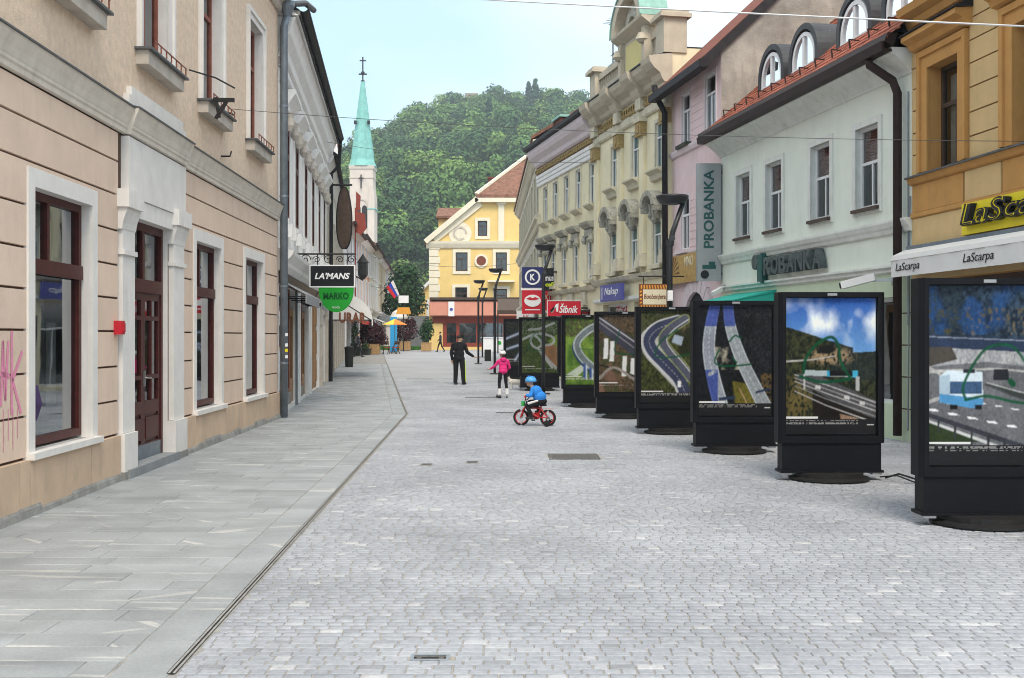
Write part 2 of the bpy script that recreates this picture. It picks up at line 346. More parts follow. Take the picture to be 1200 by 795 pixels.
_wc = {}
def window(parent, x0, x1, z0, z1, y=.2, fr=.06, vb=(.5,), hb=(.72,), fm='white_paint', gm='glass', back=None, backy=.12, sill=None, surround=None, name='window', arched=False, dp=.07, rows=None):
    """window part: frame mesh at the opening; its panes, sill, surround and blind are sub-parts.
       rows: optional list of (z-fraction0, z-fraction1, [vertical bar fractions])"""
    w, h = x1 - x0, z1 - z0
    if rows is None:
        e = [0] + list(hb) + [1]; rows = [(e[i], e[i+1], vb) for i in range(len(e) - 1)]
    key = (round(w, 3), round(h, 3), fr, str(rows), fm, gm, dp)
    if key not in _wc:
        b = MB(); b.box(0, fr, 0, dp, 0, h); b.box(w - fr, w, 0, dp, 0, h); b.box(fr, w - fr, 0, dp, 0, fr); b.box(fr, w - fr, 0, dp, h - fr, h)
        panes = []
        for r0, r1, bars in rows:
            a0 = fr if r0 == 0 else r0 * h + fr / 2; a1 = h - fr if r1 == 1 else r1 * h - fr / 2
            if r1 < 1: b.box(fr, w - fr, .003, dp - .003, r1 * h - fr / 2, r1 * h + fr / 2)
            e = [0] + list(bars) + [1]
            for i in range(len(e) - 1):
                c0 = fr if e[i] == 0 else e[i] * w + fr * .4; c1 = w - fr if e[i+1] == 1 else e[i+1] * w - fr * .4
                if e[i+1] < 1: b.box(e[i+1] * w - fr * .4, e[i+1] * w + fr * .4, .006, dp - .006, a0, a1)
                panes.append(MB().quad((c0, dp * .5, a0), (c1, dp * .5, a0), (c1, dp * .5, a1), (c0, dp * .5, a1)).mesh('pane', M[gm]))
        _wc[key] = (b.mesh('window', M[fm]), panes)
    fmesh, panes = _wc[key]
    o = link(name, fmesh, parent, loc=(x0, y, z0))
    for p in panes: link('pane', p, o)
    if back: MB().quad((0, backy, 0), (w, backy, 0), (w, backy, h), (0, backy, h)).build('blind', M[back], o)  # backing sheet; the interior tone paints in an unlit room's darkness
    if sill:
        p, t, e, mm = sill                    # projection, thickness, side overhang, material
        MB().box(-e, w + e, -y - p, 0, -t, -.002).build('sill', M[mm], o)
    if surround:
        t, p, mm, bot = surround[:4]          # width, projection, material, bottom bar?
        b = MB(); b.box(-t, 0, -y - p, -y + .01, -t if bot else 0, h + t); b.box(w, w + t, -y - p, -y + .01, -t if bot else 0, h + t); b.box(0, w, -y - p, -y + .01, h, h + t)
        if bot: b.box(0, w, -y - p, -y + .01, -t, 0)
        b.build('surround', M[mm], o)
    return o

def cornice(parent, x0, x1, prof, m, name='cornice'):     # prof: list of (outward, z) from bottom to top; closed on the wall
    P = [(.01, prof[0][1])] + [(-o, z) for o, z in prof] + [(.01, prof[-1][1])]
    return MB().prof(P, x0, x1).build(name, M[m] if isinstance(m, str) else m, parent)

def leaf_arrays(c, rad, n, size, seed, shell=.35, rough=.55):
    """random leaf quads spread through an ellipsoid, denser towards its lumpy surface"""
    r = np.random.default_rng(seed); d = r.normal(size=(n, 3)); d /= np.linalg.norm(d, axis=1)[:, None]
    lump = r.normal(size=(9, 3)); lump /= np.linalg.norm(lump, axis=1)[:, None]
    amp = 1 + .22 * np.max(np.clip((d @ lump.T - .55) / .45, 0, 1), axis=1) - .12
    t = (shell + (1 - shell) * r.random(n) ** .6) * amp; P = np.asarray(c) + d * t[:, None] * np.asarray(rad)
    nrm = d + r.normal(size=(n, 3)) * rough; nrm[:, 2] += .35; nrm /= np.linalg.norm(nrm, axis=1)[:, None]
    a = np.cross(nrm, r.normal(size=(n, 3))); a /= np.linalg.norm(a, axis=1)[:, None]; b = np.cross(nrm, a)
    s = (size * (.6 + .8 * r.random(n)))[:, None]; a *= s; b *= s * .7
    V = np.stack([P - a - b * .4, P + a * .2 - b, P + a + b * .3, P - a * .3 + b], 1).reshape(-1, 3)
    return V, np.arange(4 * n, dtype=np.int32).reshape(-1, 4)
def foliage(name, parent, blobs, m, size, seed=1):
    Vs, Fs, k = [], [], 0
    for i, (c, rad, n) in enumerate(blobs):
        V, F_ = leaf_arrays(c, rad, n, size, seed + i); Vs.append(V); Fs.append(F_ + k); k += len(V)
    return link(name, np_mesh(name, np.concatenate(Vs), np.concatenate(Fs), M[m]), parent)

# ================================================================== GROUND
def lerp(a, b, t): return a + (b - a) * t
DRAIN = [(-1.50, 2.5), (-1.82, 6.15), (-2.46, 27.0), (-8.9, 80.0)]
def drain_x(y):
    for (xa, ya), (xb, yb) in zip(DRAIN, DRAIN[1:]):
        if y <= yb or (xb, yb) == DRAIN[-1]: return xa + (xb - xa) * (y - ya) / (yb - ya)
def left_x(y):                    # foot of the left-hand houses
    if y < 25.8: return -4.60 - .0232 * (y - 0)
    if y < 43: return -5.25 - .1 * (y - 25.8)
    return -6.97 - .123 * (y - 43)
def right_x(y):
    if y < 19.6: return 8.97 - .11 * y
    if y < 48.5: return 6.82 - .186 * (y - 19.6)
    return 1.25
m, t, b_ = nodes('paving_far'); N = t.nodes.new; K = t.links.new
co = N('ShaderNodeTexCoord'); br = N('ShaderNodeTexBrick'); br.inputs['Scale'].default_value = 1.0; br.inputs['Brick Width'].default_value = .15; br.inputs['Row Height'].default_value = .095; br.inputs['Mortar Size'].default_value = .006
br.inputs['Color1'].default_value = (.40,.412,.445,1); br.inputs['Color2'].default_value = (.36,.372,.405,1); br.inputs['Mortar'].default_value = (.36,.33,.29,1)
n1 = N('ShaderNodeTexNoise'); n1.inputs['Scale'].default_value = .35; n1.inputs['Detail'].default_value = 7
mr = N('ShaderNodeMapRange'); mr.inputs[1].default_value = .3; mr.inputs[2].default_value = .7; mr.inputs[3].default_value = .9; mr.inputs[4].default_value = 1.08
hs = N('ShaderNodeHueSaturation'); K(co.outputs['Object'], br.inputs['Vector']); K(co.outputs['Object'], n1.inputs['Vector']); K(n1.outputs['Fac'], mr.inputs['Value']); K(mr.outputs[0], hs.inputs['Value']); K(br.outputs['Color'], hs.inputs['Color']); K(hs.outputs['Color'], b_.inputs['Base Color']); b_.inputs['Roughness'].default_value = .85
M['paving_far'] = m
ys = [-30, 0, 15, 30, 45, 60, 80, 110, 150, 200, 260, 400, 840]; xs = [-440, -200, -60, -20, 0, 20, 60, 200, 440]
b = MB()
for i in range(len(ys) - 1):
    for j in range(len(xs) - 1):
        b.quad(*[(x, y, g(y) - .022) for x, y in ((xs[j], ys[i]), (xs[j+1], ys[i]), (xs[j+1], ys[i+1]), (xs[j], ys[i+1]))])
ground = structure(b.build('street', M['paving_far']))

# -- setts: rows across the street, running bond; the first 300 in view are objects, the others one mesh
def sett_mat(name, isl):
    m, t, b = nodes(name); N = t.nodes.new; K = t.links.new
    rn = (N('ShaderNodeNewGeometry').outputs['Random Per Island'] if isl else N('ShaderNodeObjectInfo').outputs['Random'])
    cr = N('ShaderNodeValToRGB'); e = cr.color_ramp.elements; e[0].position = 0; e[0].color = (.28,.287,.305,1); e[1].position = 1; e[1].color = (.50,.502,.51,1)
    for p, c in ((.05,(.335,.350,.382)), (.5,(.358,.373,.404)), (.95,(.382,.396,.424)), (.98,(.44,.45,.47))): x = e.new(p); x.color = c + (1,)
    K(rn, cr.inputs['Fac']); co = N('ShaderNodeTexCoord'); ad = N('ShaderNodeVectorMath'); ad.operation = 'ADD'; sc = N('ShaderNodeVectorMath'); sc.operation = 'SCALE'; sc.inputs[0].default_value = (31, 57, 13)
    K(rn, sc.inputs['Scale']); K(co.outputs['Object'], ad.inputs[0]); K(sc.outputs[0], ad.inputs[1])
    n1 = N('ShaderNodeTexNoise'); n1.inputs['Scale'].default_value = 26; n1.inputs['Detail'].default_value = 6; n1.inputs['Roughness'].default_value = .65; K(ad.outputs[0], n1.inputs['Vector'])
    n2 = N('ShaderNodeTexNoise'); n2.inputs['Scale'].default_value = .55; n2.inputs['Detail'].default_value = 5; gp = N('ShaderNodeNewGeometry'); K(gp.outputs['Position'], n2.inputs['Vector'])
    mu = N('ShaderNodeMath'); mu.operation = 'MULTIPLY'
    m1 = N('ShaderNodeMapRange'); m1.inputs[1].default_value = .3; m1.inputs[2].default_value = .7; m1.inputs[3].default_value = .82; m1.inputs[4].default_value = 1.15; K(n1.outputs['Fac'], m1.inputs['Value'])
    m2 = N('ShaderNodeMapRange'); m2.inputs[1].default_value = .3; m2.inputs[2].default_value = .7; m2.inputs[3].default_value = .80; m2.inputs[4].default_value = 1.12; K(n2.outputs['Fac'], m2.inputs['Value'])
    K(m1.outputs[0], mu.inputs[0]); K(m2.outputs[0], mu.inputs[1]); hs = N('ShaderNodeHueSaturation'); K(mu.outputs[0], hs.inputs['Value']); K(cr.outputs[0], hs.inputs['Color']); K(hs.outputs[0], b.inputs['Base Color'])
    b.inputs['Roughness'].default_value = .72; b.inputs['Specular IOR Level'].default_value = .35
    bp = N('ShaderNodeBump'); bp.inputs['Strength'].default_value = .35; bp.inputs['Distance'].default_value = .01; K(n1.outputs['Fac'], bp.inputs['Height']); K(bp.outputs[0], b.inputs['Normal'])
    return m
M['sett'] = sett_mat('sett', False); M['setts'] = sett_mat('setts', True)
# sand bed between the setts
bed = MB()
yy = [-1, 10, 20, 30, 40, 46]
for i in range(len(yy) - 1): bed.quad(*[(x, y, g(y) - .008) for x, y in ((-2.9 if yy[i] < 27 else -7.2, yy[i]), (10, yy[i]), (10, yy[i+1]), (-2.9 if yy[i] < 27 else -7.2, yy[i+1]))])
bed.build('sand_bed', M['jt_sand'], ground)
rows_x0, rows = [], []
RH = .086
COVERS = [(.93, 17.35, .76, .80), (-.46, 6.47, .22, .12)]
SX0, SX1, SY0, SY1 = [], [], [], []
y = 1.0
while y < 46:
    xl = drain_x(y + RH / 2) + .03 ; xr = right_x(y) + .3; x = xl - random.random() * .12; first = True
    while x < xr:
        w = random.uniform(.085, .155)
        a, c = max(x, xl), x + w
        if c - a > .03 and not any(abs((a + c) / 2 - cx) < cw / 2 + .025 and abs(y + RH / 2 - cy) < cd / 2 + .012 for cx, cy, cw, cd in COVERS):
            SX0.append(a); SX1.append(c); SY0.append(y); SY1.append(y + RH)
        x += w
    y += RH
SX0, SX1, SY0, SY1 = map(np.array, (SX0, SX1, SY0, SY1)); n = len(SX0)
def sett_geo(i, local=False):
    k = len(i); j = rng.uniform(.002, .0045, (k, 4)); j[:, 2:] += rng.uniform(0, .003, (k, 2))
    x0, x1, y0, y1 = SX0[i] + j[:, 0], SX1[i] - j[:, 1], SY0[i] + j[:, 2], SY1[i] - j[:, 3]
    cx, cy = (x0 + x1) / 2, (y0 + y1) / 2; gy = np.array([g(v) for v in cy])
    top = gy + rng.uniform(-.0018, .0018, k); e = .006
    V = np.empty((k, 12, 3)); tx = rng.uniform(-.010, .010, k); ty = rng.uniform(-.014, .014, k)
    jit = rng.uniform(-.0014, .0014, (k, 4, 2))
    for q, (ax, ay) in enumerate(((x0, y0), (x1, y0), (x1, y1), (x0, y1))):
        sx = np.sign(cx - ax); sy = np.sign(cy - ay); ax = ax + jit[:, q, 0]; ay = ay + jit[:, q, 1]
        V[:, q] = np.stack([ax, ay, gy - .03], 1); V[:, 4 + q] = np.stack([ax, ay, top - .006], 1)
        V[:, 8 + q] = np.stack([ax + sx * e, ay + sy * e, top + tx * (ax - cx) + ty * (ay - cy)], 1)
    return V, cx, cy, gy
FS = [(8,9,10,11)] + [(4+i, 4+(i+1)%4, 8+(i+1)%4, 8+i) for i in range(4)] + [(i, (i+1)%4, 4+(i+1)%4, 4+i) for i in range(4)]
vis = (SY0 > 6.12) & (np.abs((SX0 + SX1) / 2 / SY0) < .445)
order = np.lexsort((SX0, np.where(vis, SY0, 1e9)))
near = order[:300]; rest = np.setdiff1d(np.arange(n), near)
V, cx, cy, gy = sett_geo(near)
for q in range(300):
    me = bpy.data.meshes.new('sett'); o_ = np.array([cx[q], cy[q], gy[q]]); me.from_pydata([tuple(p) for p in V[q] - o_], [], FS); me.materials.append(M['sett'])
    link('sett', me, ground, loc=tuple(o_))
V, cx, cy, gy = sett_geo(rest); k = len(rest)
Fq = (np.arange(k)[:, None, None] * 12 + np.array(FS)[None]).reshape(-1, 4)
stuff(link('setts', np_mesh('setts', V.reshape(-1, 3), Fq, M['setts']), ground))

# -- the slot drain between setts and slabs
b = MB()
for (xa, ya), (xb, yb) in zip(DRAIN[1:], DRAIN[2:]): 
    for off, w, zz, mi in ((.0, .013, .003, 0), (.014, .014, .005, 1), (-.014, .014, .005, 1), (-.024, .004, .004, 0)):
        n_ = 1 if ya < 20 else 53
        for s in range(n_):
            p = [lerp(xa, xb, s / n_), lerp(ya, yb, s / n_)]; q = [lerp(xa, xb, (s + 1) / n_), lerp(ya, yb, (s + 1) / n_)]
            b.quad((p[0] + off - w / 2, p[1], g(p[1]) + zz), (p[0] + off + w / 2, p[1], g(p[1]) + zz), (q[0] + off + w / 2, q[1], g(q[1]) + zz), (q[0] + off - w / 2, q[1], g(q[1]) + zz), mi)
structure(b.build('slot_drain', [M['dark'], M['cement']]))

# -- pavement of long stone slabs with pale veins
def slab_mat(name, isl):
    m, t, b = nodes(name); N = t.nodes.new; K = t.links.new
    rn = (N('ShaderNodeNewGeometry').outputs['Random Per Island'] if isl else N('ShaderNodeObjectInfo').outputs['Random'])
    gp = N('ShaderNodeNewGeometry'); ad = N('ShaderNodeVectorMath'); ad.operation = 'ADD'; sc = N('ShaderNodeVectorMath'); sc.operation = 'SCALE'; sc.inputs[0].default_value = (71, 43, 19)
    K(rn, sc.inputs['Scale']); K(gp.outputs['Position'], ad.inputs[0]); K(sc.outputs[0], ad.inputs[1])
    vr = None
    for rot, sx, sy, th, amt in ((.06, .55, 6.5, .63, .40), (.75, .8, 7.5, .68, .5), (-.5, .7, 5.0, .69, .35)):     # thin mineral veins, mostly along the slab
        mp = N('ShaderNodeMapping'); mp.inputs['Scale'].default_value = (sx, sy, 1); mr_ = N('ShaderNodeVectorRotate'); mr_.rotation_type = 'Z_AXIS'; mr_.inputs['Angle'].default_value = rot; K(ad.outputs[0], mr_.inputs['Vector']); K(mr_.outputs[0], mp.inputs['Vector'])
        n0 = N('ShaderNodeTexNoise'); n0.inputs['Scale'].default_value = 1.0; n0.inputs['Detail'].default_value = 2.5; n0.inputs['Roughness'].default_value = .5; K(mp.outputs[0], n0.inputs['Vector'])
        q = N('ShaderNodeMapRange'); q.inputs[1].default_value = th; q.inputs[2].default_value = th + .035; q.inputs[3].default_value = 0; q.inputs[4].default_value = amt; K(n0.outputs['Fac'], q.inputs['Value'])
        if vr is None: vr = q
        else: mm_ = N('ShaderNodeMath'); mm_.operation = 'MAXIMUM'; K(vr.outputs[0], mm_.inputs[0]); K(q.outputs[0], mm_.inputs[1]); vr = mm_
    n1 = N('ShaderNodeTexNoise'); n1.inputs['Scale'].default_value = 45; n1.inputs['Detail'].default_value = 5; K(ad.outputs[0], n1.inputs['Vector'])
    n2 = N('ShaderNodeTexNoise'); n2.inputs['Scale'].default_value = 1.9; n2.inputs['Detail'].default_value = 6; K(gp.outputs['Position'], n2.inputs['Vector'])
    m1 = N('ShaderNodeMapRange'); m1.inputs[1].default_value = .3; m1.inputs[2].default_value = .7; m1.inputs[3].default_value = .9; m1.inputs[4].default_value = 1.08; K(n1.outputs['Fac'], m1.inputs['Value'])
    m2 = N('ShaderNodeMapRange'); m2.inputs[1].default_value = .3; m2.inputs[2].default_value = .72; m2.inputs[3].default_value = .84; m2.inputs[4].default_value = 1.12; K(n2.outputs['Fac'], m2.inputs['Value'])
    m3 = N('ShaderNodeMapRange'); m3.inputs[3].default_value = .90; m3.inputs[4].default_value = 1.10; K(rn, m3.inputs['Value'])
    u1 = N('ShaderNodeMath'); u1.operation = 'MULTIPLY'; u2 = N('ShaderNodeMath'); u2.operation = 'MULTIPLY'; K(m1.outputs[0], u1.inputs[0]); K(m2.outputs[0], u1.inputs[1]); K(u1.outputs[0], u2.inputs[0]); K(m3.outputs[0], u2.inputs[1])
    mx = N('ShaderNodeMix'); mx.data_type = 'RGBA'; mx.inputs[6].default_value = (.318,.336,.345,1); mx.inputs[7].default_value = (.68,.65,.60,1); K(vr.outputs[0], mx.inputs[0])
    hs = N('ShaderNodeHueSaturation'); K(mx.outputs[2], hs.inputs['Color']); K(u2.outputs[0], hs.inputs['Value']); K(hs.outputs[0], b.inputs['Base Color'])
    b.inputs['Roughness'].default_value = .6; b.inputs['Specular IOR Level'].default_value = .4
    return m
M['slab'] = slab_mat('slab', False); M['slabs'] = slab_mat('slabs', True)
b = MB(); yy = [0, 13, 26, 27, 30, 36, 46, 60, 80, 110, 150]
for i in range(len(yy) - 1): b.quad(*[(x, y, g(y) - .006) for x, y in ((left_x(yy[i]) - 1.5, yy[i]), (drain_x(yy[i]), yy[i]), (drain_x(yy[i+1]), yy[i+1]), (left_x(yy[i+1]) - 1.5, yy[i+1]))])
pavement = structure(b.build('pavement', M['cement']))
SL = []                       # each slab: four corners
SH, BW, gp_ = .30, .31, .004
y = 1.0
while y < 62:
    y1 = y + SH; xl = left_x(y) - .5; xr = drain_x(y + SH / 2) - BW - .03; x = xl - random.random() * .8
    while x < xr:
        w = random.choice((.6, .75, .9, 1.05, 1.2)); a, c = max(x, xl), x + w
        ra, rb = drain_x(y) - BW - .03, drain_x(y1) - BW - .03
        if c > xr - .15: ca, cb = ra, rb; c = xr; x = 1e9
        else: ca = cb = c
        if c - a > .05: SL.append([(a + gp_, y + gp_), (ca - gp_, y + gp_), (cb - gp_, y1 - gp_), (a + gp_, y1 - gp_)])
        x += w
    y = y1
y = 1.0
while y < 62:                  # border strip beside the drain
    h = random.choice((.8, 1.0, 1.2)); y1 = y + h
    if y < 27 < y1: y1 = 27
    d0, d1 = drain_x(y + .001) - .027, drain_x(y1 - .001) - .027
    SL.append([(d0 - BW + gp_, y + gp_), (d0 - gp_, y + gp_), (d1 - gp_, y1 - gp_), (d1 - BW + gp_, y1 - gp_)]); y = y1
def slab_verts(P):
    c = (sum(p[0] for p in P) / 4, sum(p[1] for p in P) / 4); zz = random.uniform(-.001, .001); V = []
    for q, (ins, dz) in enumerate(((0, -.03), (0, -.004), (.004, 0))):
        for x, y in P: V.append((x + ins * (1 if x < c[0] else -1), y + ins * (1 if y < c[1] else -1), g(y) + dz + zz))
    return V, (c[0], c[1], g(c[1]))
def seen(P):
    cx, cy = sum(p[0] for p in P) / 4, sum(p[1] for p in P) / 4
    return cy if (cy > 6.1 and abs(cx / cy) < .47 and cx > left_x(cy) - .1) else 1e6 + cy
SL.sort(key=seen); Vr = []
for q, P in enumerate(SL):
    V, c = slab_verts(P)
    if q < 300:
        me = bpy.data.meshes.new('slab'); me.from_pydata([tuple(v[i] - c[i] for i in range(3)) for v in V], [], FS); me.materials.append(M['slab']); link('slab', me, pavement, loc=c)
    else: Vr += V
k = len(Vr) // 12
stuff(link('slabs', np_mesh('slabs', Vr, (np.arange(k)[:, None, None] * 12 + np.array(FS)[None]).reshape(-1, 4), M['slabs']), pavement))

# -- covers let into the paving
def cover(label, x, y, w, d, style):
    t = thing('access_cover', label, 'manhole cover', (x, y, g(y)))
    b = MB(); e = .02
    b.box(-w/2, w/2, -d/2, -d/2 + e, -.03, .002); b.box(-w/2, w/2, d/2 - e, d/2, -.03, .002); b.box(-w/2, -w/2 + e, -d/2 + e, d/2 - e, -.03, .002); b.box(w/2 - e, w/2, -d/2 + e, d/2 - e, -.03, .002)
    b.build('frame', M['steel' if style else 'cover_iron'], t)
    MB().box(-w/2 + e, w/2 - e, -d/2 + e, d/2 - e, -.03, -.003).build('plate', M['cover_iron'], t)
    if style:
        MB().box(-w*.22, w*.22, -d*.09, d*.09, -.0028, -.001).build('slot', M['dark'], t)
        for s in (-1, 1): MB().lathe([(.008, -.003), (.008, .0)], (s * w * .38, 0, 0), 10).build('bolt', M['dark'], t)
    else:
        for i in range(6): MB().box(-w/2 + .06, w/2 - .06, -d/2 + .07 + i * (d - .14) / 6, -d/2 + .07 + i * (d - .14) / 6 + .05, -.003, .0).build('rib', M['cover_iron'], t)
cover('square dark iron cover in the setts in front of the bicycle', .93, 17.35, .76, .80, 0)
cover('small bright-rimmed access cover with a slot, set among the setts', -.46, 6.47, .22, .12, 1)
for x, y, w, lb in ((-1.2, 16.2, .18, 'narrow grey slot cover closest to the kinked drain line'), (-.57, 16.5, .19, 'narrow grey slot cover level with the square iron cover'), (-.17, 27.3, .42, 'thin dark grate in the setts just behind the bicycle'), (-.9, 33.6, .95, 'long thin dark grate left of the skating girl'), (-3.6, 45, 1.0, 'thin dark grate behind the man in black')):
    t = thing('floor_grate', lb, 'grate', (x, y, g(y))); MB().box(-w/2, w/2, -.12, .12, -.02, .006).build('frame', M['cement' if w < .3 else 'cover_iron'], t)
    for i in range(5): MB().box(-w/2 + .02, w/2 - .02, -.10 + i * .045, -.075 + i * .045, .006, .009).build('bar', M['cover_iron'], t)

# ================================================================== LEFT SIDE
# ---- peach stucco house with the red-brown door
H1 = facade('peach_house', 'peach stucco house with white window surrounds and red-brown panelled door', 'house', (-4.676, 3.0), (-5.2, 25.6))
SHOPW = [(8.74, 10.46), (15.32, 17.04), (19.10, 20.82)]; DOOR = (12.0, 13.82)
UPW = [(8.98, 10.28), (12.42, 13.72), (15.70, 17.0), (19.40, 20.70), (5.6, 6.9), (2.3, 3.6)]
holes = [(a, b, .63, 3.33) for a, b in SHOPW] + [(DOOR[0], DOOR[1], .1, 3.36)] + [(2.6, 4.3, .63, 3.33)]
wall(H1, 0, 22.6, -.3, 4.5, holes, M['groove'], reveal=.26, rev_mat=M['white_stucco'], back=False, name='lower_wall', y=.03)
wall(H1, 0, 22.6, 4.5, 9.4, [(a, b, 5.62, 8.02) for a, b in UPW], M['roughcast'], reveal=.3, rev_mat=M['white_stucco'], depth=10, rise=3.5, name='upper_wall', y=0)
MB().box(0, .02, .05, 10, -.3, 4.5).box(22.58, 22.6, .05, 10, -.3, 4.5).box(0, 22.6, 9.98, 10, -.3, 4.5).build('side_wall', M['roughcast'], H1)
roof(H1, 0, 22.55, 9.5, 10, 3.5, M['tile_plain'], ov=.35)
cornice(H1, 0, 22.6, [(.05, 9.0), (.1, 9.05), (.12, 9.18), (.24, 9.28), (.28, 9.42), (.0, 9.44)], 'stone_trim', 'eaves_cornice')
# belt course
BP = [(.02, 4.38), (.04, 4.39), (.04, 4.44), (.06, 4.46), (.06, 4.49), (.07, 4.51), (.09, 4.58), (.13, 4.67), (.14, 4.71)]
cornice(H1, 0, 11.66, BP, 'belt_cream', 'belt_course'); cornice(H1, 14.46, 22.6, BP, 'belt_cream', 'belt_course')
cornice(H1, 11.66, 14.46, [(o + .06, z) for o, z in BP], 'belt_cream', 'belt_course')
MB().prof([(.0, 4.712), (-.16, 4.712), (-.16, 4.73), (.0, 4.78)], 0, 11.66).prof([(.0, 4.712), (-.22, 4.712), (-.22, 4.73), (.0, 4.78)], 11.66, 14.46).prof([(.0, 4.712), (-.16, 4.712), (-.16, 4.73), (.0, 4.78)], 14.46, 22.6).build('flashing', M['lead'], H1)
# rusticated bands, one piece between each pair of openings
GZ = [.58, 1.0, 1.43, 1.87, 2.285, 2.70, 3.13, 3.58, 4.0, 4.37]
def gaps(z0, z1, ex):
    cut = sorted((a, b) for a, b, c, d in ex if c < z1 - .02 and d > z0 + .02); x = 0.0; o = []
    for a, b in cut:
        if a - x > .05: o.append((x, a))
        x = max(x, b)
    if 22.6 - x > .05: o.append((x, 22.6))
    return o
EX = [(a - .17, b + .17, .5, 3.52) for a, b in SHOPW + [(2.6, 4.3)]] + [(11.45, 14.46, 0, 5)]
for z0, z1 in zip(GZ, GZ[1:]):
    for a, b in gaps(z0, z1, EX):
        c0, c1 = z0 + .014, z1 - .014
        for s in range(max(1, int((b - a) / 9))):
            n_ = max(1, int((b - a) / 9)); p, q = lerp(a, b, s / n_), lerp(a, b, (s + 1) / n_)
            MB().prof([(.031, c0 - .004), (-.0, c0), (-.0, c1), (.031, c1 + .004)], p, q).build('stucco_band', M['peach'], H1)
for a, b in gaps(3.37, 3.57, [(a - .17, b + .17, 3, 3.52) for a, b in SHOPW] + [(11.45, 14.46, 0, 5)]): pass
for a, b in SHOPW: MB().box(a - .17, b + .17, .0, .031, 3.522, 3.566).build('stucco_band', M['peach'], H1)
# plinth panels
PJ = [0, 1.9, 2.43, 4.47, 6.4, 8.30, 8.57, 10.36, 11.44]; PJ2 = [14.47, 15.13, 17.2, 18.93, 20.98, 22.6]
for L_ in (PJ, PJ2):
    for a, b in zip(L_, L_[1:]): MB().box(a + .008, b - .012, -.045, .03, .0, .565).build('plinth_panel', M['peach_plinth'], H1)
for a, b in ((0, 11.44), (14.47, 22.6)):
    bb = MB(); x = a
    while x < b:
        q = min(b, x + random.uniform(.5, 1.1)); hh = random.uniform(.06, .13)
        bb.prof([(.03, -.05), (-.075 - random.random() * .02, -.05), (-.06, hh * .7), (-.046, hh), (.03, hh)], x, q); x = q
    bb.build('skirting', M['cement'], H1)
# shop windows
for i, (a, b) in enumerate(SHOPW + [(2.6, 4.3)]):
    w = window(H1, a, b, .66, 3.33, y=.11, fr=.085, rows=[(0, .70, []), (.70, 1, [.42])], fm='brown_wood', gm='glass_shop', back='blind_grey', backy=.45 if i == 0 else .3, dp=.09)
    MB().box(.03, b - a - .03, -.03, -.001, 1.80, 1.96).build('transom', M['brown_wood'], w)
    bb = MB(); W_, Hh = b - a, 2.67
    bb.box(-.17, 0, -.132, -.075, -.09, Hh + .19).box(W_, W_ + .17, -.132, -.075, -.09, Hh + .19).box(0, W_, -.132, -.075, Hh, Hh + .19); bb.build('surround', M['white_stucco'], w)
    MB().box(-.19, W_ + .19, -.20, -.002, -.10, -.03).build('sill', M['white_stucco'], w)
    for q in range(3): MB().box(.25 + q * .48, .55 + q * .48, .12 + .05 * q, .14 + .05 * q, .35 + .3 * ((q + i) % 2), 1.05 + .25 * ((q * 2 + i) % 3)).build('display_card', M[('sign_cream', 'blind_grey', 'curtain', 'cover_iron')[(q + i) % 4]], w)
    if i == 0:     # shop display behind the glass
        MB().lathe([(.25, .0), (.34, .3), (.3, .5), (.16, .62), (0.02, .66)], (.45, .33, .12), 18).build('display_shape', mat('purple_felt', (.075,.04,.13), .8, .2), w)
        MB().arch(.42, 1.0, .13, .19, .30, .34, 20, 0, 0, 2 * math.pi).build('display_ring', M['steel'], w)
        MB().box(.1, W_ - .1, .2, .42, .085, .12).build('display_shelf', mat('display_green', (.28,.36,.16), .8, .3), w)
        MB().box(.75, 1.35, .40, .43, 1.0, 2.0).build('display_panel', mat('display_grey', (.2,.22,.24), .8, .35, 6), w)
# portal: pilasters, capitals, panel
for a, b, out_ in ((11.45, 12.0, -1), (13.82, 14.46, 1)):
    po = MB().box(a + .05, b, -.045, .03, .58, 3.16).build('pilaster', M['white_stucco'], H1)
    MB().box(a, b + (.03 if out_ > 0 else 0), -.085, .03, .0, .575).build('pedestal', M['white_stucco'], po)
    MB().box(a + .02, b + .02, -.075, .03, 2.84, 2.90).build('necking', M['white_stucco'], po)
    MB().prof([(.03, 3.16), (-.05, 3.16), (-.06, 3.24), (-.09, 3.34), (-.11, 3.38), (-.11, 3.43), (.03, 3.43)], a, b + .03).build('capital', M['white_stucco'], po)
    MB().box(a - .04, b + .06, -.15, .03, 3.432, 3.66).build('abacus', M['white_stucco'], po)
    MB().box(a - .02, b + .02, -.10, .03, -.05, .10).build('foot', M['cement'], po)
MB().box(12.0, 13.82, -.05, .03, 3.36, 3.60).build('lintel', M['white_stucco'], H1)
MB().box(11.66, 14.46, -.07, .03, 3.605, 4.36).build('portal_panel', M['white_stucco'], H1)
MB().box(11.66, 14.46, -.075, .02, 4.74, 4.90).box(11.78, 14.30, -.07, .02, 4.90, 5.02).build('portal_crest', M['white_stucco'], H1)
MB().box(11.56, 13.95, -.12, .28, -.05, .115).build('doorstep', M['step_stone'], H1)
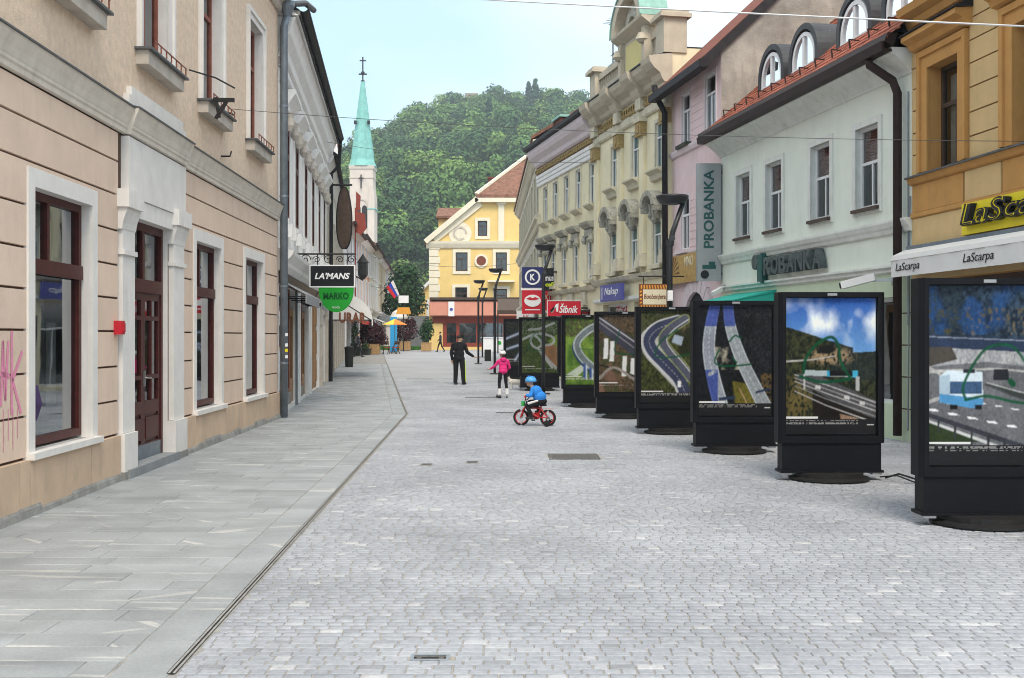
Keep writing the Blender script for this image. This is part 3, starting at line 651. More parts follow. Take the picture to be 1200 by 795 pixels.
# double door with glazed upper part
D = MB(); w_ = 1.82
D.box(0, .08, 0, .1, 0, 3.25).box(w_ - .08, w_, 0, .1, 0, 3.25).box(.08, w_ - .08, 0, .1, 3.14, 3.25).box(.08, w_ - .08, -.02, .1, 2.30, 2.48).box(w_/2 - .05, w_/2 + .05, .01, .09, 2.48, 3.14)
door = D.build('door', M['brown_wood'], H1, loc=(12.0, .10, .11))
for k in range(2): MB().quad((.08 + k * (w_/2 - .03), .05, 2.48), (w_/2 - .05 + k * (w_/2 - .03), .05, 2.48), (w_/2 - .05 + k * (w_/2 - .03), .05, 3.14), (.08 + k * (w_/2 - .03), .05, 3.14)).build('pane', M['glass_dark'], door)
for k in range(2):
    x0 = .08 + k * (w_/2 - .08); lw = w_/2 - .08; l = MB()
    for a, b, c, d in ((0, .09, 0, 2.3), (lw - .09, lw, 0, 2.3), (.09, lw - .09, 0, .22), (.09, lw - .09, .62, .80), (.09, lw - .09, 1.10, 1.16), (.09, lw - .09, 1.92, 1.98), (.09, lw - .09, 2.2, 2.3), (lw/2 - .035, lw/2 + .035, .8, 2.2)): l.box(a, b, .02, .075, c, d)
    l.box(.12, lw - .12, .012, .05, .27, .57)
    l.box(.09, lw - .09, .045, .06, .22, .62); lf = l.build('door_leaf', M['brown_wood'], door, loc=(x0, 0, 0))
    MB().box(.0, lw, .008, .019, .0, .20).build('kick_plate', M['zinc'], door, loc=(x0, 0, 0))
    for c0, c1 in ((.8, 1.1), (1.16, 1.92), (1.98, 2.2)):
        for p, q in ((.09, lw/2 - .035), (lw/2 + .035, lw - .09)): MB().quad((x0 + p, .05, c0), (x0 + q, .05, c0), (x0 + q, .05, c1), (x0 + p, .05, c1)).build('pane', M['glass_dark'], door)
MB().box(w_/2 + .02, w_/2 + .06, -.0, .02, 1.0, 1.22).tube([(w_/2 + .04, .0, 1.12), (w_/2 + .04, -.05, 1.12), (w_/2 + .15, -.05, 1.12)], .012).build('door_handle', M['steel'], door)
MB().box(0, w_, .42, .44, 0, 3.3).build('hall_curtain', M['interior'], door)  # near-black backing sheet behind the door glass
# upper windows
for i, (a, b) in enumerate(UPW):
    w = window(H1, a, b, 5.62, 8.02, y=.14, fr=.07, rows=[(0, .68, [.5]), (.68, 1, [.5])], fm='rust_wood', gm='glass', back='curtain', backy=.2)
    W_ = b - a
    bb = MB()
    for t0, t1, p in ((.0, .12, .035), (.12, .20, .07)):
        bb.box(-t1, -t0, -.14 - p, -.13, -.002, 2.4 + t1).box(W_ + t0, W_ + t1, -.14 - p, -.13, -.002, 2.4 + t1).box(-t0, W_ + t0, -.14 - p, -.13, 2.4 + t0, 2.4 + t1)
    bb.build('surround', M['white_stucco'], w)
    MB().box(-.24, W_ + .24, -.31, -.13, -.22, -.035).build('sill', M['stone_trim'], w)
    MB().box(-.30, W_ + .30, -.37, -.13, -.034, -.004).build('sill_cap', M['lead'], w)
    if i in (0, 1, 2, 3):
        r = MB().bar((-.15, -.37, .10), (W_ + .15, -.37, .10), .015)
        for k in range(7): r.bar((-.12 + k * (W_ + .24) / 6, -.37, .0), (-.12 + k * (W_ + .24) / 6, -.37, .10), .016)
        r.build('flower_rail', M['rust_wood'], w)
    if i == 2: MB().bar((-.22, -.42, -.32), (-.22, -.62, .0), .05).bar((-.22, -.38, -.02), (-.22, -.72, -.02), .06).bar((-.22, -.42, .02), (-.22, -.48, -.30), .05).build('bracket', M['iron'], w)
    if i == 1: MB().tube([(W_ + .1, -.42, .08), (W_ + .35, -.75, .02), (W_ + .5, -1.0, -.1)], .012, 6).build('loose_rod', M['iron'], w)
MB().tube([(17.35, -.0, 5.75), (17.35, -.12, 5.75), (17.5, -.12, 5.75)], .018, 6).tube([(17.1, .0, 4.95), (17.1, -.15, 4.95), (17.22, -.15, 5.05)], .016, 6).build('wall_hook', M['iron'], H1)
# alarm box
al = tag(MB().box(0, .13, -.10, .0, 0, .17).box(.02, .11, -.115, -.1, .03, .14, 0).build('alarm_box', M['red_plastic'], None), 'small red alarm box beside the red-brown door', 'alarm box')
al.matrix_world = H1.matrix_basis @ Matrix.Translation((11.28, -.0, 1.83))
# pink graffiti on the near wall
def ribbon(mb, pts, w, y, mi=0):
    pts = [Vector((p[0], 0, p[1])) for p in pts]
    for p, q in zip(pts, pts[1:]):
        d = (q - p).normalized(); s = Vector((-d.z, 0, d.x)) * (w / 2); p2 = p - d * w * .2; q2 = q + d * w * .2
        mb.quad(*[(v.x, y, v.z) for v in (p2 - s, q2 - s, q2 + s, p2 + s)], mi)
G = MB()
for st in ([(7.55,2.1),(7.7,1.75),(7.62,1.5),(7.8,1.3),(7.9,1.75),(7.75,1.95)], [(7.95,1.15),(8.0,1.75),(8.05,1.2),(8.12,1.75)], [(7.92,1.45),(8.15,1.42)], [(8.2,1.85),(8.2,1.05)], [(8.45,1.65),(8.22,1.38),(8.42,1.05)], [(7.85,2.05),(7.9,1.6)], [(7.4,1.4),(7.5,1.9)]):
    ribbon(G, st, .05, -.004)
for k in range(5): ribbon(G, [(7.9 + k * .11, 1.1), (7.9 + k * .11, .8 - .1 * (k % 2))], .012, -.0045)
G.build('graffiti', M['graffiti_pink'], H1)
# downpipe at the corner
dp = facade('downpipe', 'grey metal downpipe with stickers at the corner of the peach house', 'downpipe', (-4.676, 3.0), (-5.2, 25.6))
MB().tube([(22.62, -.13, .02), (22.62, -.13, 8.7), (22.62, -.2, 8.95)], .085, 12).build('pipe', M['zinc'], dp, True)
for z in (1.2, 2.9, 4.9, 6.9): MB().lathe([(.096, 0), (.096, .05)], (22.62, -.13, z), 12).build('clamp', M['zinc'], dp)
MB().lathe([(.085, 0), (.17, .22), (.17, .32)], (22.62, -.2, 8.93), 12).build('hopper', M['zinc'], dp)
MB().tube([(22.62, -.2, 9.2), (23.0, -.55, 9.33), (23.9, -.6, 9.43)], .07, 8).build('gutter_arm', M['lead'], dp)
for z, c in ((1.62, 'sign_white'), (1.5, 'sign_yellow'), (1.36, 'sign_white'), (1.85, 'sign_white')):
    MB().bar((22.62 - .062, -.13 - .062, z), (22.62 - .068, -.13 - .068, z), .07, .07).build('sticker', M[c], dp)

# ---- white ornate house with shopfronts
H2 = facade('ornate_house', 'white ornate house with hooded windows and a deep dark gutter', 'house', (-5.25, 25.8), (-6.97, 43))
U2 = [(1.45, 2.55), (4.1, 5.2), (7.1, 8.2), (10.0, 11.1), (12.95, 14.05), (15.6, 16.6)]
shops = [(.35, 4.5, .12, 3.0), (5.75, 8.35, .12, 3.0), (9.85, 13.0, .12, 2.95), (14.3, 16.9, .1, 2.6)]
wall(H2, 0, 17.3, -.3, 9.2, [(a, b, 4.6, 6.85) for a, b in U2] + shops, M['white_house'], depth=10, reveal=.35, rise=3.6)
roof(H2, 0, 17.3, 9.35, 10, 3.6, M['roof_dark'], ov=.5)
MB().prof([(.0, 9.0), (-.5, 9.02), (-.5, 9.12), (.0, 9.14)], 0, 17.3).build('soffit', M['white_house'], H2)
cornice(H2, 0, 17.3, [(.06, 8.2), (.12, 8.25), (.14, 8.45), (.28, 8.62), (.32, 8.8), (.4, 8.98)], 'white_house', 'cornice')
cornice(H2, 0, 17.3, [(.05, 7.92), (.09, 7.95), (.09, 8.08), (.05, 8.1)], 'white_house', 'frieze')
gt = MB(); 
for k in range(9):
    t0, t1 = math.pi * (1 + k / 9), math.pi * (1 + (k + 1) / 9)
    gt.quad(*[(x, -.56 + .11 * math.cos(t), 9.24 + .11 * math.sin(t)) for x, t in ((.1, t0), (17.5, t0), (17.5, t1), (.1, t1))])
gt.box(.1, 17.5, -.68, -.665, 9.2, 9.26).build('gutter', M['gutter'], H2)
for i, (a, b) in enumerate(U2):
    w = window(H2, a, b, 4.6, 6.85, y=-.03, fr=.15, fm='brown_wood', gm='glass_old', rows=[(0, .7, [.5]), (.7, 1, [.5])], back='interior', backy=.2, sill=(.12, .12, .12, 'white_house'), surround=(.16, .045, 'white_house', False))
    W_ = b - a
    MB().prof([(.03, 2.5), (-.08, 2.53), (-.10, 2.66), (-.22, 2.84), (-.27, 2.9), (-.27, 3.0), (.03, 3.0)], -.28, W_ + .28).build('hood', M['white_house'], w)
    o_ = MB()
    for k in (-1, 1):
        o_.lathe([(.05, 0), (.11, .12), (.07, .3), (.1, .42)], (W_/2 + k * (W_/2 + .14), -.12, 2.05), 8)
        o_.lathe([(.02, -.06), (.13, -.02), (.13, .04)], (W_/2 + k * .3, -.1, 2.38), 10, axis='y')
    o_.lathe([(.02, -.12), (.19, -.02), (.19, .04)], (W_/2, -.08, 2.38), 12, axis='y').build('ornament', M['stone_trim'], w)
    for k in range(2): MB().box(k * W_ - .14 + (.0 if k else .04), k * W_ + .1, -.18, -.04, -.44, -.13).build('console', M['white_house'], w)
for x in (.5, 3.3, 6.15, 9.1, 12.0, 14.8):
    p = MB().box(x - .22, x + .22, -.015, .01, 4.1, 7.9).build('pilaster', M['white_house'], H2); MB().box(x - .26, x + .26, -.05, .01, 7.6, 7.9).build('capital', M['white_house'], p); MB().box(x - .26, x + .26, -.05, .01, 3.95, 4.3).build('pedestal', M['white_house'], p)
cornice(H2, 0, 14.2, [(.08, 3.30), (.18, 3.42), (.2, 3.5), (.34, 3.66), (.36, 3.74), (.0, 3.80)], 'white_house', 'shop_cornice')
MB().box(.2, 13.6, -.06, .0, 3.02, 3.28).build('shop_fascia', M['dark_wood'], H2)
for i, (a, b, c, d) in enumerate(shops[:2]):
    w = window(H2, a, b - .9, c + .3, d, y=.06, fr=.09, rows=[(0, 1, [.5])], fm='rust_wood', gm='glass_dark', back='blind_grey', backy=.7, name='shop_window')
    MB().box(0, b - a - .9, -.04, .05, -.42, -.001).build('stall_riser', M['cement'], w)
    dd = MB().box(0, .12, 0, .07, 0, 2.4).box(.78, .9, 0, .07, 0, 2.4).box(.12, .78, 0, .07, 0, .6).box(.12, .78, 0, .07, 2.2, 2.4).build('shop_door', M['oak_wood'], H2, loc=(b - .9, .06, c))
    MB().quad((.12, .03, .6), (.78, .03, .6), (.78, .03, 2.2), (.12, .03, 2.2)).build('pane', M['glass_dark'], dd)
    aw = MB().prof([(-.02, 3.12), (-.62, 2.78), (-.62, 2.56), (-.60, 2.56), (-.60, 2.76), (-.02, 3.08)], a - .1, b + .15).build('awning', M['awning_grey'], H2)
    for k in range(4): MB().box(a + k * (b - a - .03) / 3, a + k * (b - a - .03) / 3 + .03, -.6, -.02, 2.70, 2.73).build('arm', M['iron'], aw)
a, b, c, d = shops[2]
for k in range(2):
    x0 = a + k * (b - a) / 2; lw = (b - a) / 2; dl = MB().box(.01, lw - .01, 0, .05, 0, d - c)
    for q in (0, 1):
        for z0, z1 in ((.2, .9), (1.1, 1.9), (2.05, 2.65)): dl.box(.12 + q * (lw/2 - .05), lw/2 - .07 + q * (lw/2 - .05), -.03, .0, z0, z1)
    dl.build('wooden_door', M['oak_wood'], H2, loc=(x0, .04, c))
for x, w_, mm in ((4.52, .22, 'retaining'), (5.5, .24, 'white_house'), (8.4, .24, 'white_house'), (9.6, .24, 'white_house'), (13.05, .3, 'white_house')): MB().box(x, x + w_, -.05, .0, -.1, 3.01).build('shop_pillar', M[mm], H2)
rs = MB()
for k in range(26): rs.prof([(.1, .1 + k * .095), (.06, .15 + k * .095), (.1, .19 + k * .095)], 14.3, 16.9)
rs.build('roller_shutter', M['ornament_grey'], H2)
MB().arch(15.6, 2.2, 1.3, 1.75, -.12, .0, 12).box(13.9, 14.3, -.12, .0, -.1, 2.2).box(16.9, 17.3, -.12, .0, -.1, 2.2).build('arch_surround', M['stone_trim'], H2)
MB().tube([(17.35, -.56, 9.2), (17.35, -.5, 8.2), (17.35, -.22, 7.9), (17.35, -.2, .1)], .07, 8).build('downpipe', M['gutter'], H2)
for x, z in ():
    ch = MB().box(x, x + .55, 1.6, 2.3, 9.8, z).build('chimney', M['white_house'], H2); MB().box(x - .06, x + .61, 1.54, 2.36, z, z + .15).box(x + .03, x + .52, 1.65, 2.25, z + .15, z + .5).box(x - .04, x + .59, 1.56, 2.34, z + .5, z + .6).build('chimney_cap', M['tile_plain'], ch)

# ---- arcade house with the white barrel canopy
H3 = facade('arcade_house', 'narrow white house with a grey pitched roof beyond the ornate white house', 'house', (-6.97, 43.02), (-10.9, 75), g(43))
L3 = math.hypot(10.9 - 6.97, 32)
hol = [(2.2 + 3.6 * k, 3.4 + 3.6 * k, 4.5, 6.6) for k in range(8)] + [(1.6 + 4.2 * k, 4.6 + 4.2 * k, .1, 2.7) for k in range(7)]
wall(H3, 0, L3, -.5, 8.6, hol, M['pale_far'], depth=9, rise=3.4)
roof(H3, 0, L3, 8.7, 9, 3.4, M['roof_dark'], ov=.5)
for k, (a, b, c, d) in enumerate(hol): window(H3, a, b, c, d, y=.2, fr=.08, rows=[(0, .7, [.5]), (.7, 1, [.5])] if k < 8 else [(0, 1, [.33, .66])], fm='white_paint' if k < 8 else 'dark_wood', gm='glass_dark', back='interior', backy=.4, surround=(.18, .06, 'stone_trim', k < 8), name='window' if k < 8 else 'shop_window')
for x, z in ((14.8, 12.1), (18.4, 12.1), (21.0, 12.2)):
    ch = MB().box(x, x + .9, .1, .9, 8.7, z).build('chimney', M['white_house'], H3); MB().box(x - .08, x + .98, .02, .98, z, z + .15).build('chimney_cap', M['tile_plain'], ch); MB().box(x + .05, x + .85, .15, .85, z + .15, z + .55).build('chimney_pot', M['tile_plain'], ch)
cornice(H3, 0, L3, [(.06, 8.0), (.3, 8.35), (.32, 8.55)], 'white_house')
cornice(H3, 0, L3, [(.06, 3.5), (.2, 3.62), (.2, 3.75)], 'white_house', 'belt_course')

# barrel canopy with the watchmaker's lettering
cn = facade('barrel_canopy', 'white barrel-shaped canopy with brown lettering over the arcade entrance', 'canopy', (-6.97, 43.02), (-10.9, 75), g(43))
b = MB(); n_ = 12
for k in range(n_):
    t0, t1 = math.pi / 2 * k / n_, math.pi / 2 * (k + 1) / n_
    A = [(-1.75 * math.cos(t) , 2.35 + 1.15 * math.sin(t)) for t in (t0, t1)]
    b.quad((2.0, A[0][0], A[0][1]), (6.6, A[0][0], A[0][1]), (6.6, A[1][0], A[1][1]), (2.0, A[1][0], A[1][1]))
    for x in (2.0, 6.6): b.add([(x, -.02, 2.35), (x, A[0][0], A[0][1]), (x, A[1][0], A[1][1])], [(0, 1, 2)])
b.build('hood', M['awning_white'], cn)
MB().box(1.98, 6.62, -1.77, -1.72, 2.12, 2.36).build('valance', M['awning_white'], cn)
for k in range(2): MB().tube([(2.0 + 4.6 * k, -.02, 3.4), (2.0 + 4.6 * k, -1.74, 2.3)], .02, 6).build('strut', M['iron'], cn)
text('lettering', 'URAR', 1.05, .42, M['sign_brown'], cn, (1.95, -.98, 2.42), (R(90), 0, R(-90)), .02, .03)

# ---- hanging signs on wrought-iron brackets
def bracket_sign(name, label, x, y, z_arm, x_wall, cat='sign'):
    t = thing(name, label, cat, (x, y, 0)); return t
t = thing('hanging_sign', 'black rectangular hanging sign with slanted white capitals and white rim', 'sign', (-4.72, 30.3, 0))
MB().box(-.57, .57, -.05, .05, 3.13, 3.66).build('board', M['sign_black'], t)
fr = MB().box(-.60, .60, -.06, .06, 3.66, 3.69).box(-.60, .60, -.06, .06, 3.10, 3.13).box(-.60, -.57, -.06, .06, 3.13, 3.66).box(.57, .60, -.06, .06, 3.13, 3.66).build('frame', M['sign_white'], t)
text('lettering', "LA'MANS", .92, .17, M['sign_white'], t, (0, -.055, 3.40), depth=.01, bold=.03, shear=.25)
br = MB().tube([(-.95, 0, 3.98), (.62, 0, 3.98)], .022, 8)
br.tube([(-.4, 0, 3.98), (-.4, 0, 3.69)], .015, 6).tube([(.4, 0, 3.98), (.4, 0, 3.69)], .015, 6)
for cx, r0, sg in ((-.72, .15, 1), (-.42, .10, -1), (-.12, .13, 1), (.2, .10, -1), (.5, .12, 1)):
    br.tube([(cx + sg * r0 * (1 - k / 22) * math.cos(k * .5), 0, 3.83 + r0 * (1 - k / 22) * math.sin(k * .5)) for k in range(19)], .013, 6)
br.build('scroll_bracket', M['iron'], t)
t = thing('hanging_sign', 'green half-round hanging sign with dark green capitals', 'sign', (-4.85, 31.8, 0))
b = MB(); P = [(.48 * math.cos(a), 3.12 - .02 + .62 * math.sin(a)) for a in np.linspace(math.pi, 2 * math.pi, 22)]
b.prism([(-.48, 3.16)] + P + [(.48, 3.16)], -.04, .04).build('board', M['sign_green'], t)
text('lettering', 'MARKO', .70, .19, M['sign_dark_green'], t, (0, -.045, 2.93), depth=.01, bold=.03)
text('lettering', 'moda', .2, .07, M['sign_white'], t, (0, -.045, 2.62), depth=.008)
MB().tube([(-.7, 0, 3.2), (.5, 0, 3.2)], .018, 6).tube([(-.42, 0, 3.15), (-.8, 0, 2.6)], .01, 5).build('arm', M['iron'], t)
# tall oval guild sign with dark frame, and the red one beyond it
t = thing('guild_sign', 'tall brown shield-shaped hanging sign with black iron frame', 'sign', (-6.35, 43.6, 0))
b = MB(); P = [(.26 * math.cos(a) * (1 - .15 * math.sin(a)), 6.3 + 1.15 * math.sin(a)) for a in np.linspace(0, 2 * math.pi, 28, endpoint=False)]
b.prism(P, -.04, .04).build('board', M['dark_wood'], t)
b = MB(); b.tube([(p[0] * 1.05, 0, 6.3 + (p[1] - 6.3) * 1.03) for p in P] + [(P[0][0] * 1.05, 0, P[0][1])], .045, 6); b.tube([(-.5, 0, 7.55), (.3, 0, 7.55)], .04, 6).tube([(0, 0, 7.5), (0, 0, 7.55)], .03, 6).build('frame', M['iron'], t)
t = thing('red_pennant', 'dark red cloth pennant on a red pole above the far shops', 'flag', (-10.4, 76.5, g(76)))
MB().tube([(0, 0, 2.6), (0, 0, 9.9)], .05, 6).build('pole', M['shop_red'], t)
MB().prism([(.05, 9.7), (.62, 9.5), (.72, 8.5), (.35, 8.1), (.05, 8.3)], -.05, .05).prism([(.05, 11.0), (.35, 10.7), (.3, 9.75), (.05, 9.72)], -.05, .05).build('cloth', M['shop_red'], t)

# ================================================================== RIGHT SIDE
# ---- mint bank house
MH = facade('mint_house', 'pale mint house with red tiled roof, three big round-topped dormers and white bands', 'house', (5.39, 28.15), (6.82, 19.6))
MW = [(.30, 1.20), (2.17, 3.07), (4.58, 5.48), (6.58, 7.48)]; X0, X1 = -.8, 8.67
low = [(.2, 2.7, .1, 2.5), (3.4, 5.6, .6, 2.5), (6.1, 8.0, .6, 2.5)]
wall(MH, X0, X1, 2.9, 6.75, [(a, b, 4.16, 5.68) for a, b in MW], M['mint'], depth=9, reveal=.26, rise=4.0, rev_mat=M['mint_trim'], back=True)
wall(MH, X0, X1, -.3, 2.9, low, M['mint_low'], depth=9, reveal=.3, back=True, name='ground_floor_wall', y=.0)
for a, b in MW:
    w = window(MH, a, b, 4.18, 5.68, y=.09, fr=.055, rows=[(0, .56, [.5]), (.56, 1, [])], back='interior', backy=.3, surround=(.12, .035, 'mint_trim', True))
    MB().box(-.05, b - a + .05, -.19, .0, -.07, -.01).build('sill', M['dark_wood'], w)
    sh = MB()
    for k in range(11): sh.box(.06, b - a - .06, .075, .085, .90 + k * .052, .94 + k * .052)
    sh.build('blind', M['blind_red'], w)
for a, b, c, d in low: window(MH, a, b, c, d, y=.2, fr=.07, rows=[(0, 1, [.5])], gm='glass_dark', back='interior', backy=.6, name='shop_window', fm='white_paint')
for zz in (.55, 1.1, 1.65, 2.2): MB().box(X0, .19, -.006, -.0, zz, zz + .018).box(8.02, X1, -.006, .0, zz, zz + .018).build('joint_line', M['groove'], MH)
cornice(MH, X0, X1, [(.02, 3.60), (.05, 3.62), (.07, 3.68), (.10, 3.72), (.13, 3.80), (.13, 3.84)], 'mint_trim', 'upper_band')
cornice(MH, X0, X1, [(.03, 2.92), (.06, 2.94), (.06, 2.99), (.11, 3.02), (.11, 3.06)], 'mint_trim', 'lower_band')
cornice(MH, X0 - .1, X1, [(.02, 6.30), (.04, 6.34), (.16, 6.46), (.32, 6.58), (.40, 6.62), (.40, 6.72)], 'mint_trim', 'eaves_cornice')
gt = MB().prof([(-.40, 6.64), (-.58, 6.64), (-.60, 6.80), (-.56, 6.80), (-.54, 6.68), (-.42, 6.68)], X0 - .15, X1 + .05).prof([(-.38, 6.73), (-.55, 6.80), (-.48, 6.95), (-.3, 6.95)], X0 - .1, X1 + .05).build('gutter', M['gutter_brown'], MH)
# tiled roof: stepped courses
SL_ = .86     # rise per metre
b = MB(); y_, c = -.5, 0
tiles = MB()
while y_ < 4.4:
    z_ = 6.86 + (y_ + .5) * SL_
    x = X0 - .05 - (c % 2) * .1
    while x < X1:
        w_ = .2; dz = random.uniform(-.006, .006)
        tiles.add([(x + .008, y_, z_ + .035 + dz), (x + w_ - .008, y_, z_ + .035 + dz), (x + w_ - .008, y_ + .34, z_ + .34 * SL_ - .0 + dz), (x + .008, y_ + .34, z_ + .34 * SL_ + dz), (x + .008, y_ + .01, z_ + .0), (x + w_ - .008, y_ + .01, z_ + .0)], [(0, 1, 2, 3), (0, 4, 5, 1)]); x += w_
    y_ += .17 if y_ < 1.2 else .34; c += 1
stuff(tiles.build('roof_tiles', M['tile'], MH))
MB().quad((X0 - .05, -.5, 6.82), (X1, -.5, 6.82), (X1, 4.5, 6.82 + 5 * SL_), (X0 - .05, 4.5, 6.82 + 5 * SL_)).quad((X0 - .05, 9.5, 6.82), (X1, 9.5, 6.82), (X1, 4.5, 6.82 + 5 * SL_), (X0 - .05, 4.5, 6.82 + 5 * SL_)).build('roof', M['groove'], MH)
for k in range(12): MB().bar((X0 + .5 + k * .76, -.1, 7.2), (X0 + .5 + k * .76, -.13, 7.40), .025).bar((X0 + .5 + k * .76, -.13, 7.40), (X0 + .5 + k * .76, .1, 7.38), .02).build('snow_hook', M['gutter_brown'], MH)
# dormers
for cx in (1.50, 3.30, 5.70, 7.60):
    r = .74; zb = 7.60; d = MB()
    d.arch(cx, zb + .28, r - .12, r + .02, .36, 3.0, 18, 0, 0, math.pi, .92)
    for s in (-1, 1): d.box(cx + s * (r - .05) - .07, cx + s * (r - .05) + .07, -.0 + .36, 3.0, zb - .15, zb + .28)
    dm = d.build('dormer', M['dormer_zinc'], MH)
    for p in dm.data.polygons: p.use_smooth = False
    f = MB(); f.arch(cx, zb + .18, r - .23, r - .14, .38, .46, 18, 0, 0, math.pi, 1.02)
    f.box(cx - r + .14, cx + r - .14, .37, .46, zb - .02, zb + .07).box(cx - .05, cx + .05, .38, .45, zb + .07, zb + .68).box(cx - r + .14, cx - r + .23, .38, .46, zb + .07, zb + .18).box(cx + r - .23, cx + r - .14, .38, .46, zb + .07, zb + .18)
    f.build('dormer_window', M['white_paint'], dm)
    P = [(cx + (r - .18) * math.cos(a), zb + .18 + (r - .18) * math.sin(a)) for a in np.linspace(0, math.pi, 18)]
    MB().add([(cx - r + .18, .42, zb)] + [(x, .42, z) for x, z in reversed(P)] + [(cx + r - .18, .42, zb)], [tuple(range(len(P) + 2))]).build('pane', M['glass_dark'], dm)
    MB().box(cx - r + .13, cx + r - .13, .7, .72, zb, zb + .7).build('blind', M['curtain'], dm)
    MB().box(cx - r - .05, cx + r + .05, .33, .40, zb - .14, zb - .022).build('apron', M['dormer_zinc'], dm)
tag(MB().tube([(8.05, -.5, 6.72), (8.05, -.48, 6.55), (8.35, -.2, 6.22), (8.4, -.14, 6.0), (8.4, -.14, .1)], .075, 10).build('downpipe', M['gutter_brown'], None, True), 'dark brown downpipe with an elbow between mint and ochre houses', 'downpipe').matrix_world = MH.matrix_basis
MB().tube([(8.56, -.03, 6.0), (8.56, -.03, 2.0)], .012, 5).tube([(8.62, -.03, 4.2), (8.60, -.05, .2)], .014, 5).build('conduit', M['zinc'], MH)
def on(o, root): o.matrix_world = root.matrix_basis; return o
# bank lettering on the wall
t = thing('wall_lettering', 'dark slate raised capitals with a disc emblem on the mint wall', 'sign'); on(t, MH)
b = MB().box(2.02, 2.22, -.17, -.03, 3.05, 3.66).box(2.225, 2.30, -.17, -.03, 3.0, 3.68); b.build('emblem_stem', M['letter_teal'], t)
MB().lathe([(.17, -.17), (.17, -.03)], (1.85, 0, 3.50), 18, axis='y').build('emblem_disc', M['letter_slate'], t)
for k, ch in enumerate('ROBANKA'): text('letter', ch, .38, .40, M['letter_slate'], t, (2.62 + k * .43, -.11, 3.37), depth=.15, bold=.03)
# vertical bank sign
t = thing('blade_sign', 'tall grey vertical blade sign with dark teal capitals beside the mint house', 'sign', (4.93, 28.9, 0), R(4))
MB().box(-.30, .30, -.10, .10, 3.20, 6.14).build('board', M['sign_grey'], t)
text('lettering', 'PROBANKA', 1.95, .26, M['sign_teal'], t, (-.02, -.105, 5.0), (R(90), R(-90), 0), .012, .02)
MB().box(-.18, .16, -.112, -.1, 3.50, 3.60).box(-.02, .14, -.112, -.1, 3.60, 3.68).build('emblem_stem', M['sign_teal'], t)
MB().lathe([(.105, -.115), (.105, -.1)], (-.12, 0, 3.36), 18, axis='y').build('emblem_disc', M['sign_black'], t)
for z in (3.38, 5.92): MB().box(.30, .72, -.03, .03, z - .03, z + .03).build('arm', M['iron'], t)
# green awning and cctv
t = thing('awning', 'teal green fabric awning over the bank entrance', 'awning'); on(t, MH)
MB().prof([(-.0, 3.0 - .15), (-1.0, 2.62), (-1.0, 2.4), (-.98, 2.4), (-.98, 2.6), (-.0, 2.8)], .1, 2.75).prism([(.1, 2.42), (.12, 2.42), (.12, 2.6), (.1, 2.6)], -.98, -.97).build('canvas', M['awning_teal'], t)
for x in (.1, 2.73): MB().add([(x, 0, 2.85), (x, -1.0, 2.62), (x, -1.0, 2.4), (x, 0, 2.4)], [(0, 1, 2, 3)]).build('end_cheek', M['awning_teal'], t)
t = thing('security_camera', 'white tubular security camera on the mint wall beside the downpipe', 'camera'); on(t, MH)
MB().bar((7.92, -.3, 2.86), (7.55, -.75, 2.72), .16, .13).build('housing', M['white_paint'], t); MB().bar((7.56, -.74, 2.72), (7.53, -.78, 2.71), .12, .10).build('lens', M['dark'], t); MB().bar((8.05, -.02, 2.80), (7.85, -.35, 2.80), .05).box(7.98, 8.12, -.03, .0, 2.70, 2.92).build('arm', M['steel'], t)
t = thing('security_camera', 'small white camera under the vertical bank sign', 'camera'); on(t, MH)
MB().bar((-.45, -.1, 3.0), (-.25, -.42, 2.86), .11, .10).build('housing', M['white_paint'], t); MB().bar((-.5, .0, 3.08), (-.42, -.14, 3.0), .04).build('arm', M['steel'], t)

# ---- pink house
PH = facade('pink_house', 'pink house with scored upper wall, bare weathered gable and arched stone doorway', 'house', (4.70, 32.4), (5.39, 28.15))
pw = [(.28, 1.0, 7.12, 8.52), (2.25, 3.1, 7.12, 8.60), (.22, .95, 4.2, 5.66), (2.25, 3.0, 4.2, 5.66)]
wall(PH, -.9, 3.5, -.3, 9.0, pw + [(.5, 2.9, .1, 2.2)], M['pink'], depth=11, reveal=.2, rise=5.1, rev_mat=M['pink_trim'], gable_mat=M['bare_wall'])
roof(PH, -.95, 3.55, 9.1, 11, 5.1, M['tile_plain'], ov=.45, th=.18)
MB().prof([(-.36, 8.55), (-.62, 8.55), (-.62, 8.74), (-.36, 8.8)], -.95, 3.6).build('gutter', M['gutter'], PH)
SLP = 6.0 / 5.5
for s in (1,): MB().add([(3.58, -.5, 8.5), (3.58, -.5, 8.80), (3.58, 5.5, 14.4), (3.58, 5.5, 14.1), (3.5, -.5, 8.5), (3.5, -.5, 8.80), (3.5, 5.5, 14.4), (3.5, 5.5, 14.1)], [(0, 1, 2, 3), (4, 7, 6, 5), (0, 4, 5, 1), (1, 5, 6, 2), (3, 2, 6, 7)]).build('verge_board', M['roof_dark'], PH)
for a, b, c, d in pw:
    w = window(PH, a, b, c, d, y=.03, fr=.06, rows=[(0, .66, [.5]), (.66, 1, [])], back='curtain', backy=.2, surround=(.08, .02, 'pink_trim', True))
    MB().box(-.1, b - a + .1, -.2, 0, -.1, -.005).build('sill', M['planter_dark' if c > 6 else 'pink_trim'], w)
for z in (6.98, 4.1): cornice(PH, -.9, 3.5, [(.02, z - .12), (.06, z - .1), (.1, z), (.1, z + .05)], 'pink_trim', 'belt_course')
for k in range(7): MB().box(1.02, 2.24, -.012, .0, 7.2 + k * .21, 7.2 + k * .21 + .195).build('scored_panel', M['pink'], PH)
for k in range(7): MB().box(.97, 2.24, -.012, .0, 4.25 + k * .21, 4.25 + k * .21 + .195).build('scored_panel', M['pink'], PH)
n_ = 11
